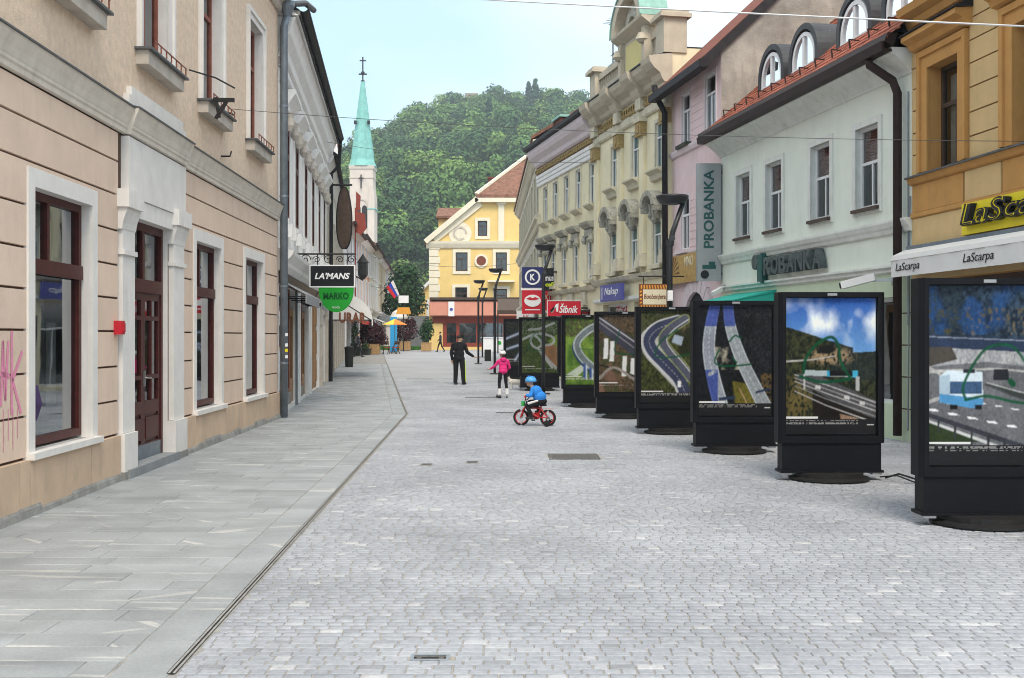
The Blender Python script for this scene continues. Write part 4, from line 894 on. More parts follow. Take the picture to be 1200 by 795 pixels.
for k in range(n_):
    MB().arch(1.7, 2.0, 1.0, 1.42, -.10, .0, 1, 0, math.pi * k / n_ + .012, math.pi * (k + 1) / n_ - .012).build('arch_stone', M['pink_trim'], PH)
for s in (-1, 1):
    for k in range(4): MB().box(1.7 + s * 1.21 - .21, 1.7 + s * 1.21 + .21, -.10, .0, .0 + k * .5, .49 + k * .5).build('jamb_stone', M['pink_trim'], PH)
dd = MB().box(.5, 2.9, .1, .14, .1, 2.2).build('door', M['dark_wood'], PH); 
P = [(1.7 + 1.0 * math.cos(a), 2.0 + 1.0 * math.sin(a)) for a in np.linspace(0, math.pi, 16)]
MB().prism(P, -.01, -.004).build('fanlight', M['dark'], dd)
t = thing('fascia_sign', 'gold sunburst shop sign on the pink wall', 'sign'); on(t, PH)
MB().box(-.55, 2.0, -.16, -.05, 3.28, 4.05).build('board', M['brass'], t)
b = MB()
for k in range(11):
    a = math.pi * (.02 + k * .09); a1 = a + .12
    P = [(-.2 + .12 * math.cos(a + .06), 3.55 + .1 * math.sin(a + .06)), (-.2 + .75 * math.cos(a), min(4.03, 3.5 + .6 * math.sin(a))), (-.2 + .75 * math.cos(a1), min(4.03, 3.5 + .6 * math.sin(a1)))]
    P = [(max(-.54, x), max(3.3, z)) for x, z in P]
    b.add([(x, -.163 - .0004 * k, z) for x, z in P], [(0, 1, 2)])
b.build('rays', M['sign_brown'], t); text('lettering', 'VINO', .8, .26, M['sign_cream'], t, (1.35, -.165, 3.85), depth=.01)
t = tag(MB().box(-.05, .05, -.06, .06, 0, .2).box(-.04, .04, -.068, -.06, .02, .18).build('junction_box', M['white_paint'], None, loc=(3.07, 22.38, 2.5)), 'small white box strapped to the lamp post beside the striped brown sign', 'box')

# ---- cream palace: tall bay with pediment
CH = facade('palace', 'cream palace bay with pilasters, arched window hoods and a yellow attic pediment', 'house', (3.1, 39.9), (4.70, 32.4))
a0, a1 = -.7, 7.05
cwu = [(1.2, 1.85), (3.45, 4.15), (5.7, 6.4)]; cwm = [(1.1, 1.8), (3.3, 4.0), (5.5, 6.2)]
wall(CH, a0, a1, -.3, 10.1, [(a, b, 6.75, 8.15) for a, b in cwu] + [(a, b, 3.95, 5.27) for a, b in cwm] + [(.2, 2.9, .2, 2.9), (3.6, 6.6, .2, 2.9)], M['cream'], depth=11, reveal=.25)
MB().box(a0, a1, .05, 11, 10.08, 10.14).build('roof', M['roof_dark'], CH)
for a, b in cwu:
    w = window(CH, a, b, 6.75, 8.15, y=.03, fr=.05, rows=[(0, .68, [.5]), (.68, 1, [])], back='shutter_green', backy=.06, gm='glass_old', surround=(.12, .03, 'cream_trim', False))
    MB().prof([(-.03, -.34), (-.14, -.3), (-.18, -.14), (-.32, -.06), (-.32, -.005), (-.03, -.005)], -.22, b - a + .22).build('sill', M['cream_trim'], w)
for a, b in cwm:
    w = window(CH, a, b, 3.95, 5.27, y=.03, fr=.05, rows=[(0, .68, [.5]), (.68, 1, [])], back='shutter_green', backy=.06, gm='glass_old', surround=(.14, .03, 'cream_trim', False), sill=(.14, .12, .2, 'cream_trim'))
    h = MB().arch((b - a) / 2, 1.72, .42, .62, -.40, -.02, 12, 0, 0, math.pi, .75); h.box((b-a)/2 - .62, (b-a)/2 - .42, -.36, -.02, 1.55, 1.72).box((b-a)/2 + .42, (b-a)/2 + .62, -.36, -.02, 1.55, 1.72).build('arched_hood', M['ornament_grey'], w)
    o_ = MB()
    for k in (-1, 0, 1): o_.lathe([(.06, 0), (.13, .1), (.08, .25), (.12, .45)], ((b - a) / 2 + k * .3, -.12, 1.36 if k else 1.2), 8)
    o_.box((b-a)/2 - .45, (b-a)/2 + .45, -.1, -.02, 1.34, 1.9).build('carving', M['ornament_grey'], w)
for x in (-.35, 2.35, 4.65, 6.85):
    p = MB().box(x - .28, x + .18, -.10, .01, 4.35, 7.95).build('pilaster', M['cream'], CH)
    MB().box(x - .33, x + .23, -.24, .01, 3.95, 4.16).box(x - .31, x + .21, -.21, .01, 4.16, 4.34).build('base', M['cream_trim'], p)
    MB().box(x - .30, x + .20, -.22, .01, 7.95, 8.38).build('capital', M['ornament'], p)
    MB().box(x - .34, x + .24, -.26, .01, 8.38, 8.5).build('abacus', M['cream_trim'], p)
    MB().lathe([(.16, -.02), (.1, .1), (.05, .14)], (x - .05, -.22, 8.16), 10, axis='y').build('rosette', M['ornament'], p)
    MB().box(x - .30, x + .20, -.22, .01, 8.76, 9.2).build('frieze_block', M['cream_trim'], p)
cornice(CH, a0, a1, [(.06, 8.5), (.1, 8.55), (.12, 8.72), (.06, 8.76)], 'cream_trim', 'architrave')
MB().box(a0, a1, -.05, .01, 8.76, 9.18).build('frieze', M['cream_trim'], CH)
o_ = MB(); x = a0 + .1
while x < a1 - .1: o_.lathe([(.15, -.09), (.08, -.12), (.17, -.05)], (x, 0, 8.97), 8, axis='y'); o_.lathe([(.06, -.1), (.09, -.05)], (x + .13, 0, 8.87 + .2 * (int(x * 7) % 2)), 6, axis='y'); x += .24
o_.build('frieze_scrolls', M['ornament'], CH)
cornice(CH, a0, a1, [(.08, 9.18), (.16, 9.24), (.2, 9.36), (.4, 9.5), (.52, 9.66), (.56, 9.82), (.0, 9.9)], 'attic_stone', 'main_cornice')
for c_ in ((-.5, .3), (2.0, 2.7), (4.2, 5.0), (6.3, 7.1)): cornice(CH, c_[0], c_[1], [(.22, 9.1), (.3, 9.2), (.36, 9.36), (.54, 9.5), (.66, 9.66), (.7, 9.83), (.1, 9.91)], 'attic_stone', 'cornice_break')
MB().prof([(.1, 9.93), (-.6, 9.84), (-.6, 9.87), (.1, 9.96)], a0, a1).build('flashing', M['lead'], CH)
at = MB().box(3.0, 5.6, -.2, .6, 9.95, 11.25).build('attic', M['attic_stone'], CH)
MB().box(3.5, 5.1, -.24, -.2, 10.1, 10.95).build('attic_panel', M['attic_yellow'], at)
for x in (3.12, 5.48): MB().box(x - .14, x + .14, -.34, -.2, 9.96, 11.1).lathe([(.1, 0), (.2, .1), (.12, .3)], (x, -.36, 10.6), 8).build('scroll', M['attic_stone'], at)
cornice(at, 2.75, 5.85, [(.22, 11.1), (.3, 11.16), (.5, 11.3), (.52, 11.38), (.2, 11.4)], 'attic_stone', 'pediment_cornice')
MB().arch(4.3, 11.35, 1.15, 1.5, -.52, .3, 16, 0, 0, math.pi, .78).build('pediment_arch', M['attic_stone'], at)
P = [(4.3 + 1.16 * math.cos(a), 11.35 + .9 * math.sin(a)) for a in np.linspace(0, math.pi, 16)]
MB().prism(P, -.2, .3).build('tympanum', M['attic_stone'], at); MB().arch(4.3, 11.4, .35, .6, -.32, -.2, 12, 0, 0, math.pi, .9).build('oculus', M['ornament_grey'], at)
MB().arch(4.3, 11.36, 1.51, 1.56, -.56, .32, 16, 0, 0, math.pi, .78).build('copper_cap', M['patina'], at)
for x0, x1 in ((-.6, .05), (6.4, 7.1)):
    p = MB().box(x0, x1, -.25, .45, 9.95, 10.95).build('attic_pier', M['attic_stone'], CH); MB().box(x0 - .12, x1 + .12, -.38, .56, 10.95, 11.06).box(x0 - .06, x1 + .06, -.32, .5, 11.06, 11.14).build('pier_cap', M['attic_stone'], p)
for x0, x1 in ((.06, 2.98), (5.62, 6.38)):
    k = 0; MB().box(x0, x1, -.12, .12, 10.66, 10.86).box(x0, x1, -.1, .1, 9.95, 10.1).build('balustrade_rail', M['attic_stone'], CH)
    x = x0 + .12
    while x < x1: MB().lathe([(.05, 0), (.085, .12), (.045, .34), (.07, .56)], (x, 0, 10.1), 6).build('baluster', M['attic_stone'], CH); x += .24
cornice(CH, a0, a1, [(.05, 3.55), (.14, 3.62), (.2, 3.75), (.0, 3.8)], 'cream_trim', 'belt_course')
cornice(CH, a0, a1, [(.05, 2.95), (.1, 3.0), (.1, 3.1)], 'mint_trim', 'shop_band')
for a, b in ((.2, 2.9), (3.6, 6.6)): window(CH, a, b, .2, 2.9, y=.2, fr=.08, rows=[(0, .7, [.33, .66]), (.7, 1, [])], back='interior', gm='glass_dark', backy=.6, name='shop_window', fm='white_paint')
on(tag(MB().tube([(6.98, -.5, 9.0), (7.0, -.45, 8.7), (7.08, -.22, 8.2), (7.1, -.2, .1)], .085, 10).build('downpipe', M['gutter'], None, True), 'black downpipe between the cream palace and the pink house', 'downpipe'), CH)
t = thing('fascia_sign', 'blue shop fascia sign with white script under the palace belt course', 'sign'); on(t, CH)
MB().box(1.0, 3.3, -.34, -.22, 2.98, 3.52).build('board', M['sign_blue'], t); text('lettering', 'Nakup', 1.5, .3, M['sign_white'], t, (2.25, -.345, 3.26), depth=.01, shear=.2); MB().box(1.18, 1.24, -.346, -.34, 3.05, 3.45).build('mark', M['sign_white'], t)
t = thing('hanging_sign', 'brown and cream striped hanging sign with brown script', 'sign', (3.88, 31.4, 0), R(3))
MB().box(-.42, .42, -.05, .05, 2.52, 3.24).build('board', M['sign_brown'], t)
b = MB()
for k in range(10):
    for z0, z1 in ((2.56, 2.66), (3.11, 3.21)): b.prism([(-.38 + k * .078, z0), (-.345 + k * .078, z0), (-.345 + k * .074, z1), (-.38 + k * .074, z1)], -.054, -.05)
for k in range(4):
    for s in (-1, 1): b.prism([(s * .38 - .03, 2.70 + k * .1), (s * .38 + .03, 2.72 + k * .1), (s * .38 + .03, 2.76 + k * .1), (s * .38 - .03, 2.75 + k * .1)], -.054, -.05)
b.build('stripes', M['sign_orange'], t); MB().box(-.32, .32, -.058, -.05, 2.68, 3.09).build('panel', M['sign_cream'], t)
text('lettering', 'Bonbonjera', .60, .17, M['sign_brown'], t, (0, -.062, 2.88), depth=.006, bold=.02, shear=.2)
MB().tube([(-.45, 0, 3.45), (1.0, 0, 3.45)], .02, 6).tube([(-.3, 0, 3.45), (-.3, 0, 3.24)], .012, 5).tube([(.3, 0, 3.45), (.3, 0, 3.24)], .012, 5).build('arm', M['iron'], t)

# ---- lower wing of the palace
CW = facade('palace_wing', 'cream lower wing with a gilded frieze and dark gutter beside the pedimented palace', 'house', (1.25, 48.5), (3.1, 39.9))
a0, a1 = -.55, 8.1
wu = [(.4, 1.0), (2.05, 2.7), (3.8, 4.4), (5.5, 6.12), (7.35, 7.97)]; wm = [(.2, .85), (1.65, 2.25), (3.45, 4.05), (5.15, 5.75), (7.05, 7.65)]
wall(CW, a0, a1, -.5, 9.4, [(a, b, 6.55, 8.0) for a, b in wu] + [(a, b, 3.85, 5.27) for a, b in wm] + [(.3, 3.4, .2, 2.8), (4.3, 7.4, .2, 2.8)], M['cream'], depth=11, reveal=.22)
for a, b in wu:
    w = window(CW, a, b, 6.55, 8.0, y=.03, fr=.05, rows=[(0, .68, [.5]), (.68, 1, [])], back='shutter_green', gm='glass_old', backy=.1, surround=(.1, .03, 'cream_trim', False)); MB().prof([(-.03, -.22), (-.14, -.16), (-.26, -.06), (-.26, -.005), (-.03, -.005)], -.18, b - a + .18).build('sill', M['cream_trim'], w)
for a, b in wm:
    w = window(CW, a, b, 3.85, 5.27, y=.03, fr=.05, rows=[(0, .68, [.5]), (.68, 1, [])], back='shutter_green', gm='glass_old', backy=.1, surround=(.12, .03, 'cream_trim', False), sill=(.14, .12, .15, 'cream_trim'))
    MB().prof([(-.03, 1.82), (-.16, 1.86), (-.28, 1.98), (-.30, 2.06), (-.03, 2.08)], -.25, b - a + .25).build('hood', M['ornament_grey'], w)
    MB().box(-.14, b - a + .14, -.12, -.03, 1.56, 1.8).lathe([(.07, 0), (.12, .12), (.07, .3)], (-.14, -.12, 1.3), 8).lathe([(.07, 0), (.12, .12), (.07, .3)], (b - a + .14, -.12, 1.3), 8).build('carving', M['ornament_grey'], w)
for k in range(3): cornice(CW, a0, a1, [(.04 + .02 * k, 8.14 + k * .16), (.08 + .02 * k, 8.17 + k * .16), (.08 + .02 * k, 8.29 + k * .16)], 'white_house', 'architrave_band')
MB().box(a0, a1, -.09, .01, 8.63, 8.92).build('frieze', M['sign_brown'], CW)
o_ = MB(); x = a0 + .1
while x < a1 - .1: o_.lathe([(.11, -.14), (.05, -.17), (.12, -.09)], (x, 0, 8.77), 8, axis='y'); o_.box(x + .09, x + .14, -.14, -.09, 8.66, 8.88); x += .25
o_.build('frieze_scrolls', M['ornament'], CW)
cornice(CW, a0, a1, [(.12, 8.93), (.2, 9.0), (.24, 9.14), (.42, 9.3), (.5, 9.45), (.52, 9.6), (.0, 9.62)], 'pink_trim', 'main_cornice')
MB().prof([(-.5, 9.62), (-.66, 9.66), (-.66, 9.80), (-.5, 9.84), (-.3, 9.84), (.0, 9.66)], a0 - .1, a1 + .1).build('gutter', M['gutter'], CW)
MB().prof([(-.4, 9.8), (5.5, 11.2), (11, 9.8), (11, 9.7), (5.5, 11.05), (-.3, 9.66)], a0, a1).build('roof', M['roof_dark'], CW)
cornice(CW, a0, a1, [(.05, 3.45), (.14, 3.5), (.2, 3.62), (.0, 3.66)], 'cream_trim', 'belt_course')
for a, b in ((.3, 3.4), (4.3, 7.4)): window(CW, a, b, .2, 2.8, y=.2, fr=.08, rows=[(0, 1, [.33, .66])], back='interior', gm='glass_dark', backy=.6, name='shop_window', fm='dark_wood')
for x in (.0, 2.75, 4.6, 6.4): MB().box(x, x + .6, -.1, .01, 2.95, 3.44).build('panel', M['cream_trim'], CW)
ch = MB().box(6.4, 7.6, 1.0, 1.8, 10.0, 11.6).build('chimney', M['brick_wall'], CW); MB().box(6.3, 7.7, .9, 1.9, 11.6, 11.72).build('chimney_cap', M['zinc'], ch)
ch = MB().box(-.2, 1.0, .6, 1.4, 9.7, 10.9).build('chimney', M['tile_plain'], CW); MB().box(-.3, 1.1, .5, 1.5, 10.9, 11.0).build('chimney_cap', M['patina'], ch)
t = thing('roof_antenna', 'thin television antenna mast on the palace wing roof', 'antenna'); on(t, CW)
MB().tube([(6.9, 1.0, 11.7), (6.9, 1.0, 13.6)], .025, 6).build('mast', M['iron'], t)
for z, l in ((13.3, .5), (12.7, .45), (12.1, .3)): MB().tube([(6.9 - l, 1.0, z), (6.9 + l, 1.0, z)], .012, 5).build('rod', M['iron'], t)
for k in range(4): MB().tube([(6.5 + k * .22, .75, 13.3), (6.5 + k * .22, 1.25, 13.3)], .01, 5).build('element', M['iron'], t)
# flags of shop signs over the board row
t = thing('blade_sign', 'blue and red blade sign with a ring emblem and white lips', 'sign', (.82, 46.0, g(46)))
MB().box(-.42, .42, -.08, .08, 3.6, 4.42).build('blue_board', M['sign_navy'], t); MB().box(-.42, .42, -.08, .08, 2.56, 3.5).build('red_board', M['sign_red'], t); MB().box(-.46, .46, -.06, .06, 3.5, 3.6).build('strip', M['sign_white'], t)
MB().arch(0, 4.02, .24, .31, -.1, -.08, 24, 0, 0, 2 * math.pi).build('emblem', M['sign_white'], t); text('lettering', 'K', .2, .26, M['sign_white'], t, (0, -.09, 4.02), depth=.02, bold=.04)
P = [(.33 * math.cos(a), 3.08 + .24 * math.sin(a)) for a in np.linspace(0, 2 * math.pi, 24, endpoint=False)]
MB().prism(P, -.1, -.081).build('lips', M['sign_white'], t); MB().prism([(-.27, 3.16), (-.1, 3.23), (0, 3.18), (.1, 3.23), (.27, 3.16), (.1, 3.1), (-.1, 3.1)], -.108, -.1).build('lip_line', M['sign_red'], t); MB().box(-.3, .3, -.09, -.08, 2.7, 2.74).build('line', M['sign_white'], t)
MB().box(.42, 1.25, -.03, .03, 4.2, 4.26).build('arm', M['iron'], t)
t = thing('blade_sign', 'black and red blade sign with lime and white lettering', 'sign', (1.46, 46.8, g(46.8)))
MB().box(-.44, .44, -.08, .08, 3.5, 4.42).build('black_board', M['sign_black'], t); MB().box(-.44, .44, -.08, .08, 2.7, 3.5).build('red_board', M['sign_red'], t)
text('lettering', 'music', .5, .24, M['sign_white'], t, (.12, -.09, 4.02), depth=.02, bold=.03); text('lettering', 'caffe', .5, .18, M['lime'], t, (.14, -.09, 3.76), depth=.02, bold=.04); text('lettering', 'XTER', .5, .22, M['sign_cream'], t, (.1, -.09, 3.24), depth=.02)
text('lettering', 'x', .3, .25, M['sign_orange'], t, (.1, -.09, 2.92), depth=.02)
t = thing('light_box_sign', 'red light-box sign with white script and a swoosh mark', 'sign', (1.88, 41.6, g(41)))
MB().box(-.60, .60, -.09, .09, 2.44, 2.98).build('board', M['sign_red'], t); MB().box(-.62, -.6, -.1, .1, 2.42, 3.0).box(-.6, .62, -.1, .1, 2.98, 3.0).build('frame', M['sign_white'], t)
text('lettering', 'Šibnik', .68, .34, M['sign_white'], t, (.16, -.1, 2.72), depth=.012, bold=.02, shear=.3)
MB().prism([(-.52, 2.62), (-.45, 2.56), (-.3, 2.86), (-.2, 2.9), (-.22, 2.6), (-.28, 2.6), (-.3, 2.76), (-.43, 2.56)], -.1, -.091).build('mark', M['sign_white'], t); MB().box(.62, 1.0, -.03, .03, 2.7, 2.76).build('arm', M['iron'], t)
t = thing('shop_fascia', 'white slanted shop sign with dark stripes below the lips sign', 'sign', (.62, 50.5, g(50)))
MB().prism([(-.42, 1.95), (-.2, 1.95), (.36, 2.45), (.36, 2.75), (-.42, 2.75)], -.05, .05).build('board', M['sign_white'], t)
for k in range(2): MB().prism([(-.25 + k * .12, 1.96), (-.18 + k * .12, 1.96), (.40, 2.40 - k * .12), (.40, 2.47 - k * .12)], -.06, -.051).build('stripe', M['sign_navy'], t)
text('lettering', 'Lu', .25, .14, M['sign_red'], t, (-.02, -.056, 2.55), depth=.01, shear=.3)

# ---- ochre house
OH = facade('ochre_house', 'ochre stucco house with orange window frames and a shoe shop awning', 'house', (6.82, 19.6), (8.25, 6.6))
OW = [(.60, 1.62), (3.2, 4.22), (5.8, 6.82)]; OL = 13.0
wall(OH, 0, OL, -.3, 8.0, [(a, b, 4.54, 6.24) for a, b in OW] + [(.55, 12.4, .1, 2.75)], M['ochre_groove'], depth=9, reveal=.26, rise=3, rev_mat=M['ochre_trim'])
roof(OH, 0, OL, 8.1, 9, 3, M['tile_plain'], ov=.6)
cornice(OH, -.05, OL, [(.03, 7.0), (.08, 7.03), (.12, 7.14), (.25, 7.22), (.28, 7.34), (.0, 7.36)], 'ochre_trim', 'upper_cornice')
cornice(OH, -.1, OL, [(.1, 7.6), (.3, 7.75), (.5, 7.85), (.55, 8.0)], 'ochre_trim', 'eaves_cornice'); MB().box(-.15, OL, -.75, -.5, 8.0, 8.12).build('gutter', M['gutter'], OH)
cornice(OH, 0, OL, [(.03, 4.36), (.07, 4.38), (.10, 4.43), (.12, 4.47)], 'ochre_trim', 'sill_band'); MB().prof([(.0, 4.472), (-.15, 4.472), (-.15, 4.50), (.0, 4.53)], -.02, OL).build('flashing', M['lead'], OH)
OG = [4.53, 4.87, 5.24, 5.62, 5.99, 6.34, 6.68, 7.0]
for z0, z1 in zip(OG, OG[1:]):
    for a, b in ((0, .27), (1.95, 2.87), (4.55, 5.47), (7.15, 13)): MB().box(a, b, -.02, .0, z0 + .012, z1 - .012).build('stucco_band', M['ochre'], OH)
for a, b, mm in ((0, 1.75, 'ochre_trim'), (1.78, 2.85, 'ochre'), (2.88, 4.5, 'ochre_trim'), (4.53, 5.45, 'ochre'), (5.48, 13, 'ochre_trim')): MB().box(a + .02, b, -.02, .0, 3.90, 4.355).build('parapet_panel', M[mm], OH)
cornice(OH, 0, OL, [(.025, 3.80), (.045, 3.82), (.045, 3.89)], 'ochre_trim', 'lower_band')
MB().box(0, OL, -.012, .0, 2.75, 3.795).build('fascia_wall', M['ochre'], OH)
for a, b in ((0, .53),):
    for k in range(6): MB().box(a, b, -.03, .0, .05 + k * .45, .48 + k * .45).build('corner_stone', M['ochre_trim'], OH)
for a, b in OW:
    w = window(OH, a, b, 4.54, 6.24, y=.2, fr=.07, rows=[(0, .62, [.5]), (.62, 1, [])], fm='dark_wood', gm='glass', back='interior', backy=.25)
    W_ = b - a; bb = MB()
    for t0, t1, p in ((.0, .2, .05), (.2, .30, .09)): bb.box(-t1, -t0, -.2 - p, -.19, -.002, 1.7 + t1).box(W_ + t0, W_ + t1, -.2 - p, -.19, -.002, 1.7 + t1).box(-t0, W_ + t0, -.2 - p, -.19, 1.7 + t0, 1.7 + t1)
    bb.build('surround', M['ochre_trim'], w)
    MB().prof([(-.2, 2.02), (-.34, 2.06), (-.38, 2.14), (-.5, 2.2), (-.5, 2.28), (-.2, 2.3)], -.42, W_ + .42).build('hood', M['ochre_trim'], w); MB().prof([(-.2, 2.302), (-.53, 2.29), (-.53, 2.31), (-.2, 2.46)], -.45, W_ + .45).build('hood_cap', M['roof_dark'], w)
    MB().box(.1, .42, .12, .14, .1, 1.55).build('curtain', M['curtain'], w)
sw = window(OH, .55, 12.4, .1, 2.75, y=.24, fr=.09, rows=[(0, 1, [.12, .3, .5, .7, .85])], fm='dark_wood', gm='glass_dark', back='interior', backy=1.0, name='shop_window')
MB().box(1.7, 6.0, .6, .63, .5, 2.35).build('display_panel', M['sign_blue'], sw)
t = thing('fascia_sign', 'bright yellow fascia sign with black script shoe shop lettering', 'sign'); on(t, OH)
MB().box(1.84, 5.8, -.09, -.02, 3.36, 3.84).build('board', M['sign_yellow'], t)
text('lettering', 'LaScarpa', 3.1, .42, M['sign_black'], t, (3.55, -.14, 3.60), depth=.09, bold=.035, shear=.25); text('lettering_face', 'LaScarpa', 3.1, .42, M['sign_yellow'], t, (3.53, -.188, 3.605), depth=.004, bold=-.008, shear=.25)
text('lettering_front', 'LaScarpa', 3.1, .42, M['sign_black'], t, (3.53, -.194, 3.605), depth=.004, bold=-.022, shear=.25)
t = thing('awning', 'folded white shoe shop awning with black lettering on its valance', 'awning'); on(t, OH)
MB().prof([(-.012, 3.22), (-.2, 3.26), (-.42, 3.16), (-.44, 3.08), (-.4, 3.08), (-.2, 3.18), (-.012, 3.16)], .1, 12.6).build('cover', M['awning_white'], t)
vl = MB(); n_ = 60
for k in range(n_):
    xa, xb = .1 + 12.5 * k / n_, .1 + 12.5 * (k + 1) / n_; f = lambda x: -.43 + .008 * math.sin(x * 9); vl.quad((xa, f(xa), 2.80), (xb, f(xb), 2.80), (xb, f(xb), 3.09), (xa, f(xa), 3.09))
vl.build('valance', M['awning_white'], t)
for x in (.72, 2.98, 5.3, 7.6): text('lettering', 'LaScarpa', .86, .17, M['sign_black'], t, (x, -.442, 2.94), depth=.004, shear=.25)
MB().box(.05, 12.6, -.14, -.013, 3.262, 3.33).build('head_box', M['zinc'], t)
for x in (.1, 12.58): MB().add([(x, -.012, 3.2), (x, -.43, 3.1), (x, -.43, 2.8), (x, -.012, 3.0)], [(0, 1, 2, 3)]).build('end_cheek', M['awning_white'], t)

# ================================================================== FAR END
# ---- grey house seen at a sharp angle
GH = facade('grey_house', 'narrow-looking grey beige house with stacked projecting bands beyond the palace wing', 'house', (.50, 77.4), (1.22, 48.7), g(60))
GL = 28.7
gw = [(1.2 + 3.1 * k, 2.4 + 3.1 * k, z, z + 1.9) for k in range(9) for z in (3.7, 7.0)] + [(1.0 + 4.6 * k, 4.2 + 4.6 * k, .2, 2.5) for k in range(6)]
wall(GH, 0, GL, -1, 10.0, gw, M['grey_house'], depth=11, reveal=.2, rise=3.2, gable_mat=M['brick_wall'])
roof(GH, 0, GL, 10.1, 11, 3.2, M['tile_brown'], ov=.4)
for k, (a, b, c, d) in enumerate(gw): window(GH, a, b, c, d, y=.15, fr=.07, rows=[(0, .7, [.5]), (.7, 1, [])], back='interior', gm='glass_dark', backy=.3, surround=(.12, .05, 'cream_trim', False) if c > 1 else None, name='window' if c > 1 else 'shop_window')
for z, p in ((2.9, .24), (6.2, .26), (9.4, .34)): cornice(GH, 0, GL, [(.05, z), (.12, z + .05), (p - .1, z + .25), (p, z + .32), (p, z + .45), (0, z + .5)], 'cream_trim', 'belt_course')
for k in range(5): MB().prof([(.0, 2.7), (-.9, 2.35), (-.9, 2.2), (-.88, 2.2), (-.88, 2.32), (0, 2.6)], .8 + k * 5.4, 5.0 + k * 5.4).build('awning', M['awning_grey'], GH)
# ---- yellow gabled house
YZ = .68
YH = facade('yellow_house', 'yellow gabled house with white scroll gable and red-brown shopfront at the street end', 'house', (-7.2, 100), (9.8, 100), YZ)
def yz(py): return 1.8 + (400 - py) / 13.5 - YZ
def yx(px): return (px - 600) / 13.5 + 7.2
he = yz(289)                       # eaves
yw = [(yx(533.5), yx(547.5), yz(364), yz(342)), (yx(534), yx(548), yz(323), yz(301)), (yx(581), yx(594), yz(323), yz(301)), (yx(581), yx(594), yz(366), yz(344)), (yx(560), yx(571), yz(282), yz(264))]
sh = [(yx(512) + .5, yx(612), .25, 2.75), (9.0, 16.4, .25, 2.75)]
half = 8.5; hh = yz(237)
b = MB()
wall(YH, 0, 17, -1, he, yw[:4] + sh + [(9.2, 10.2, a, c) for a, c in ((3.5, 5.1), (6.6, 8.2))], M['yellow'], depth=14, reveal=.2)
gwn = yw[4]; t_ = (hh - he)        # gable front above the eaves, clipped by the half hip
def gable_half(z): return half - (z - he) / t_ * (half - 4.25)
gb = MB(); lv = [he, gwn[2], gwn[3], hh]
for z0, z1 in zip(lv, lv[1:]):
    h0, h1 = gable_half(z0), gable_half(z1)
    if z0 == gwn[2]:
        gb.quad((half - h0, 0, z0), (gwn[0], 0, z0), (gwn[0], 0, z1), (half - h1, 0, z1)); gb.quad((gwn[1], 0, z0), (half + h0, 0, z0), (half + h1, 0, z1), (gwn[1], 0, z1))
    else: gb.quad((half - h0, 0, z0), (half + h0, 0, z0), (half + h1, 0, z1), (half - h1, 0, z1))
gb.build('gable_wall', M['yellow'], YH)
rz = he + t_ * half / (half - 4.25)      # ridge height
rf = MB(); o = .35
rf.quad((-o, -o, he - .25), (4.25, -o, hh), (half, 4.2, rz), (half, 14, rz)); rf.quad((-o, -o, he - .25), (half, 14, rz), (-o, 14, he - .25), (-o, 14, he - .25)) if False else None
rf.v = []; rf.f = []; rf.m = []
for s in (-1, 1):
    X = lambda x: half + s * (x - half) if s > 0 else x
    pts = [(-o, -o, he - .3), (4.25, -o, hh + .02), (half, 4.3, rz), (half, 14.3, rz), (-o, 14.3, he - .3)]
    pts = [((17 - x) if s > 0 else x, y, z) for x, y, z in pts]; n_ = len(pts); pts += [(x, y, z + .22) for x, y, z in pts]
    rf.add(pts, [tuple(range(n_)), tuple(range(2 * n_ - 1, n_ - 1, -1))] + [(i, (i + 1) % n_, n_ + (i + 1) % n_, n_ + i) for i in range(n_)])
rf.build('roof', M['tile_brown'], YH)
P = [(4.05, -o - .1, hh - .05), (12.95, -o - .1, hh - .05), (half, 4.35, rz + .1)]; MB().add(P + [(x, y, z + .28) for x, y, z in P], [(0, 1, 2), (5, 4, 3), (0, 3, 4, 1), (1, 4, 5, 2), (2, 5, 3, 0)]).build('hip_roof', M['tile_brown'], YH)
MB().bar((4.1, -.42, hh + .3), (half, 4.3, rz + .45), .3, .2).build('hip_ridge', M['yellow_trim'], YH)
MB().box(4.0, 13, -.5, -.02, hh - .42, hh - .06).build('hip_eaves', M['yellow_trim'], YH)
for s in (0, 1):
    P0 = (-.3, -.25, he + .0); P1 = (4.2, -.25, hh - .1)
    if s: P0, P1 = (17.3, -.25, he), (12.8, -.25, hh - .1)
    MB().bar(P0, P1, .5, .42).build('rake_moulding', M['yellow_trim'], YH); MB().bar((P0[0] + (.75 if not s else -.75), -.08, he + .15), (P1[0] + (.3 if not s else -.3), -.08, P1[2] - .4), .15, .5).build('rake_band', M['yellow_trim'], YH)
cornice(YH, -.25, 17.25, [(.1, he - .55), (.16, he - .45), (.3, he - .15), (.34, he + .05), (0, he + .1)], 'yellow_trim')
MB().lathe([(1.0, -.06), (1.0, .0)], (2.7, 0, he + .75), 20, axis='y').build('scroll_disc', M['yellow_trim'], YH); MB().arch(2.7, he + .75, .45, .62, -.1, -.06, 18, 0, 0, 5.4).build('scroll', M['stone_trim'], YH)
MB().box(yx(584), yx(591), -.14, 0, he + .1, hh - .6).box(yx(582), yx(593), -.22, 0, hh - .6, hh - .42).build('gable_pilaster', M['yellow_trim'], YH)
for k in range(9): MB().box(.0, .95 - .12 * (k % 2), -.1, .0, 3.9 + k * .6, 4.46 + k * .6).build('quoin', M['yellow_trim'], YH)
MB().lathe([(.42, -.08), (.42, 0)], (yx(564), 0, yz(311)), 18, axis='y').build('medallion', M['tile_plain'], YH); MB().arch(yx(564), yz(311), .42, .6, -.1, 0, 20, 0, 0, 2 * math.pi).build('medallion_rim', M['yellow_trim'], YH)
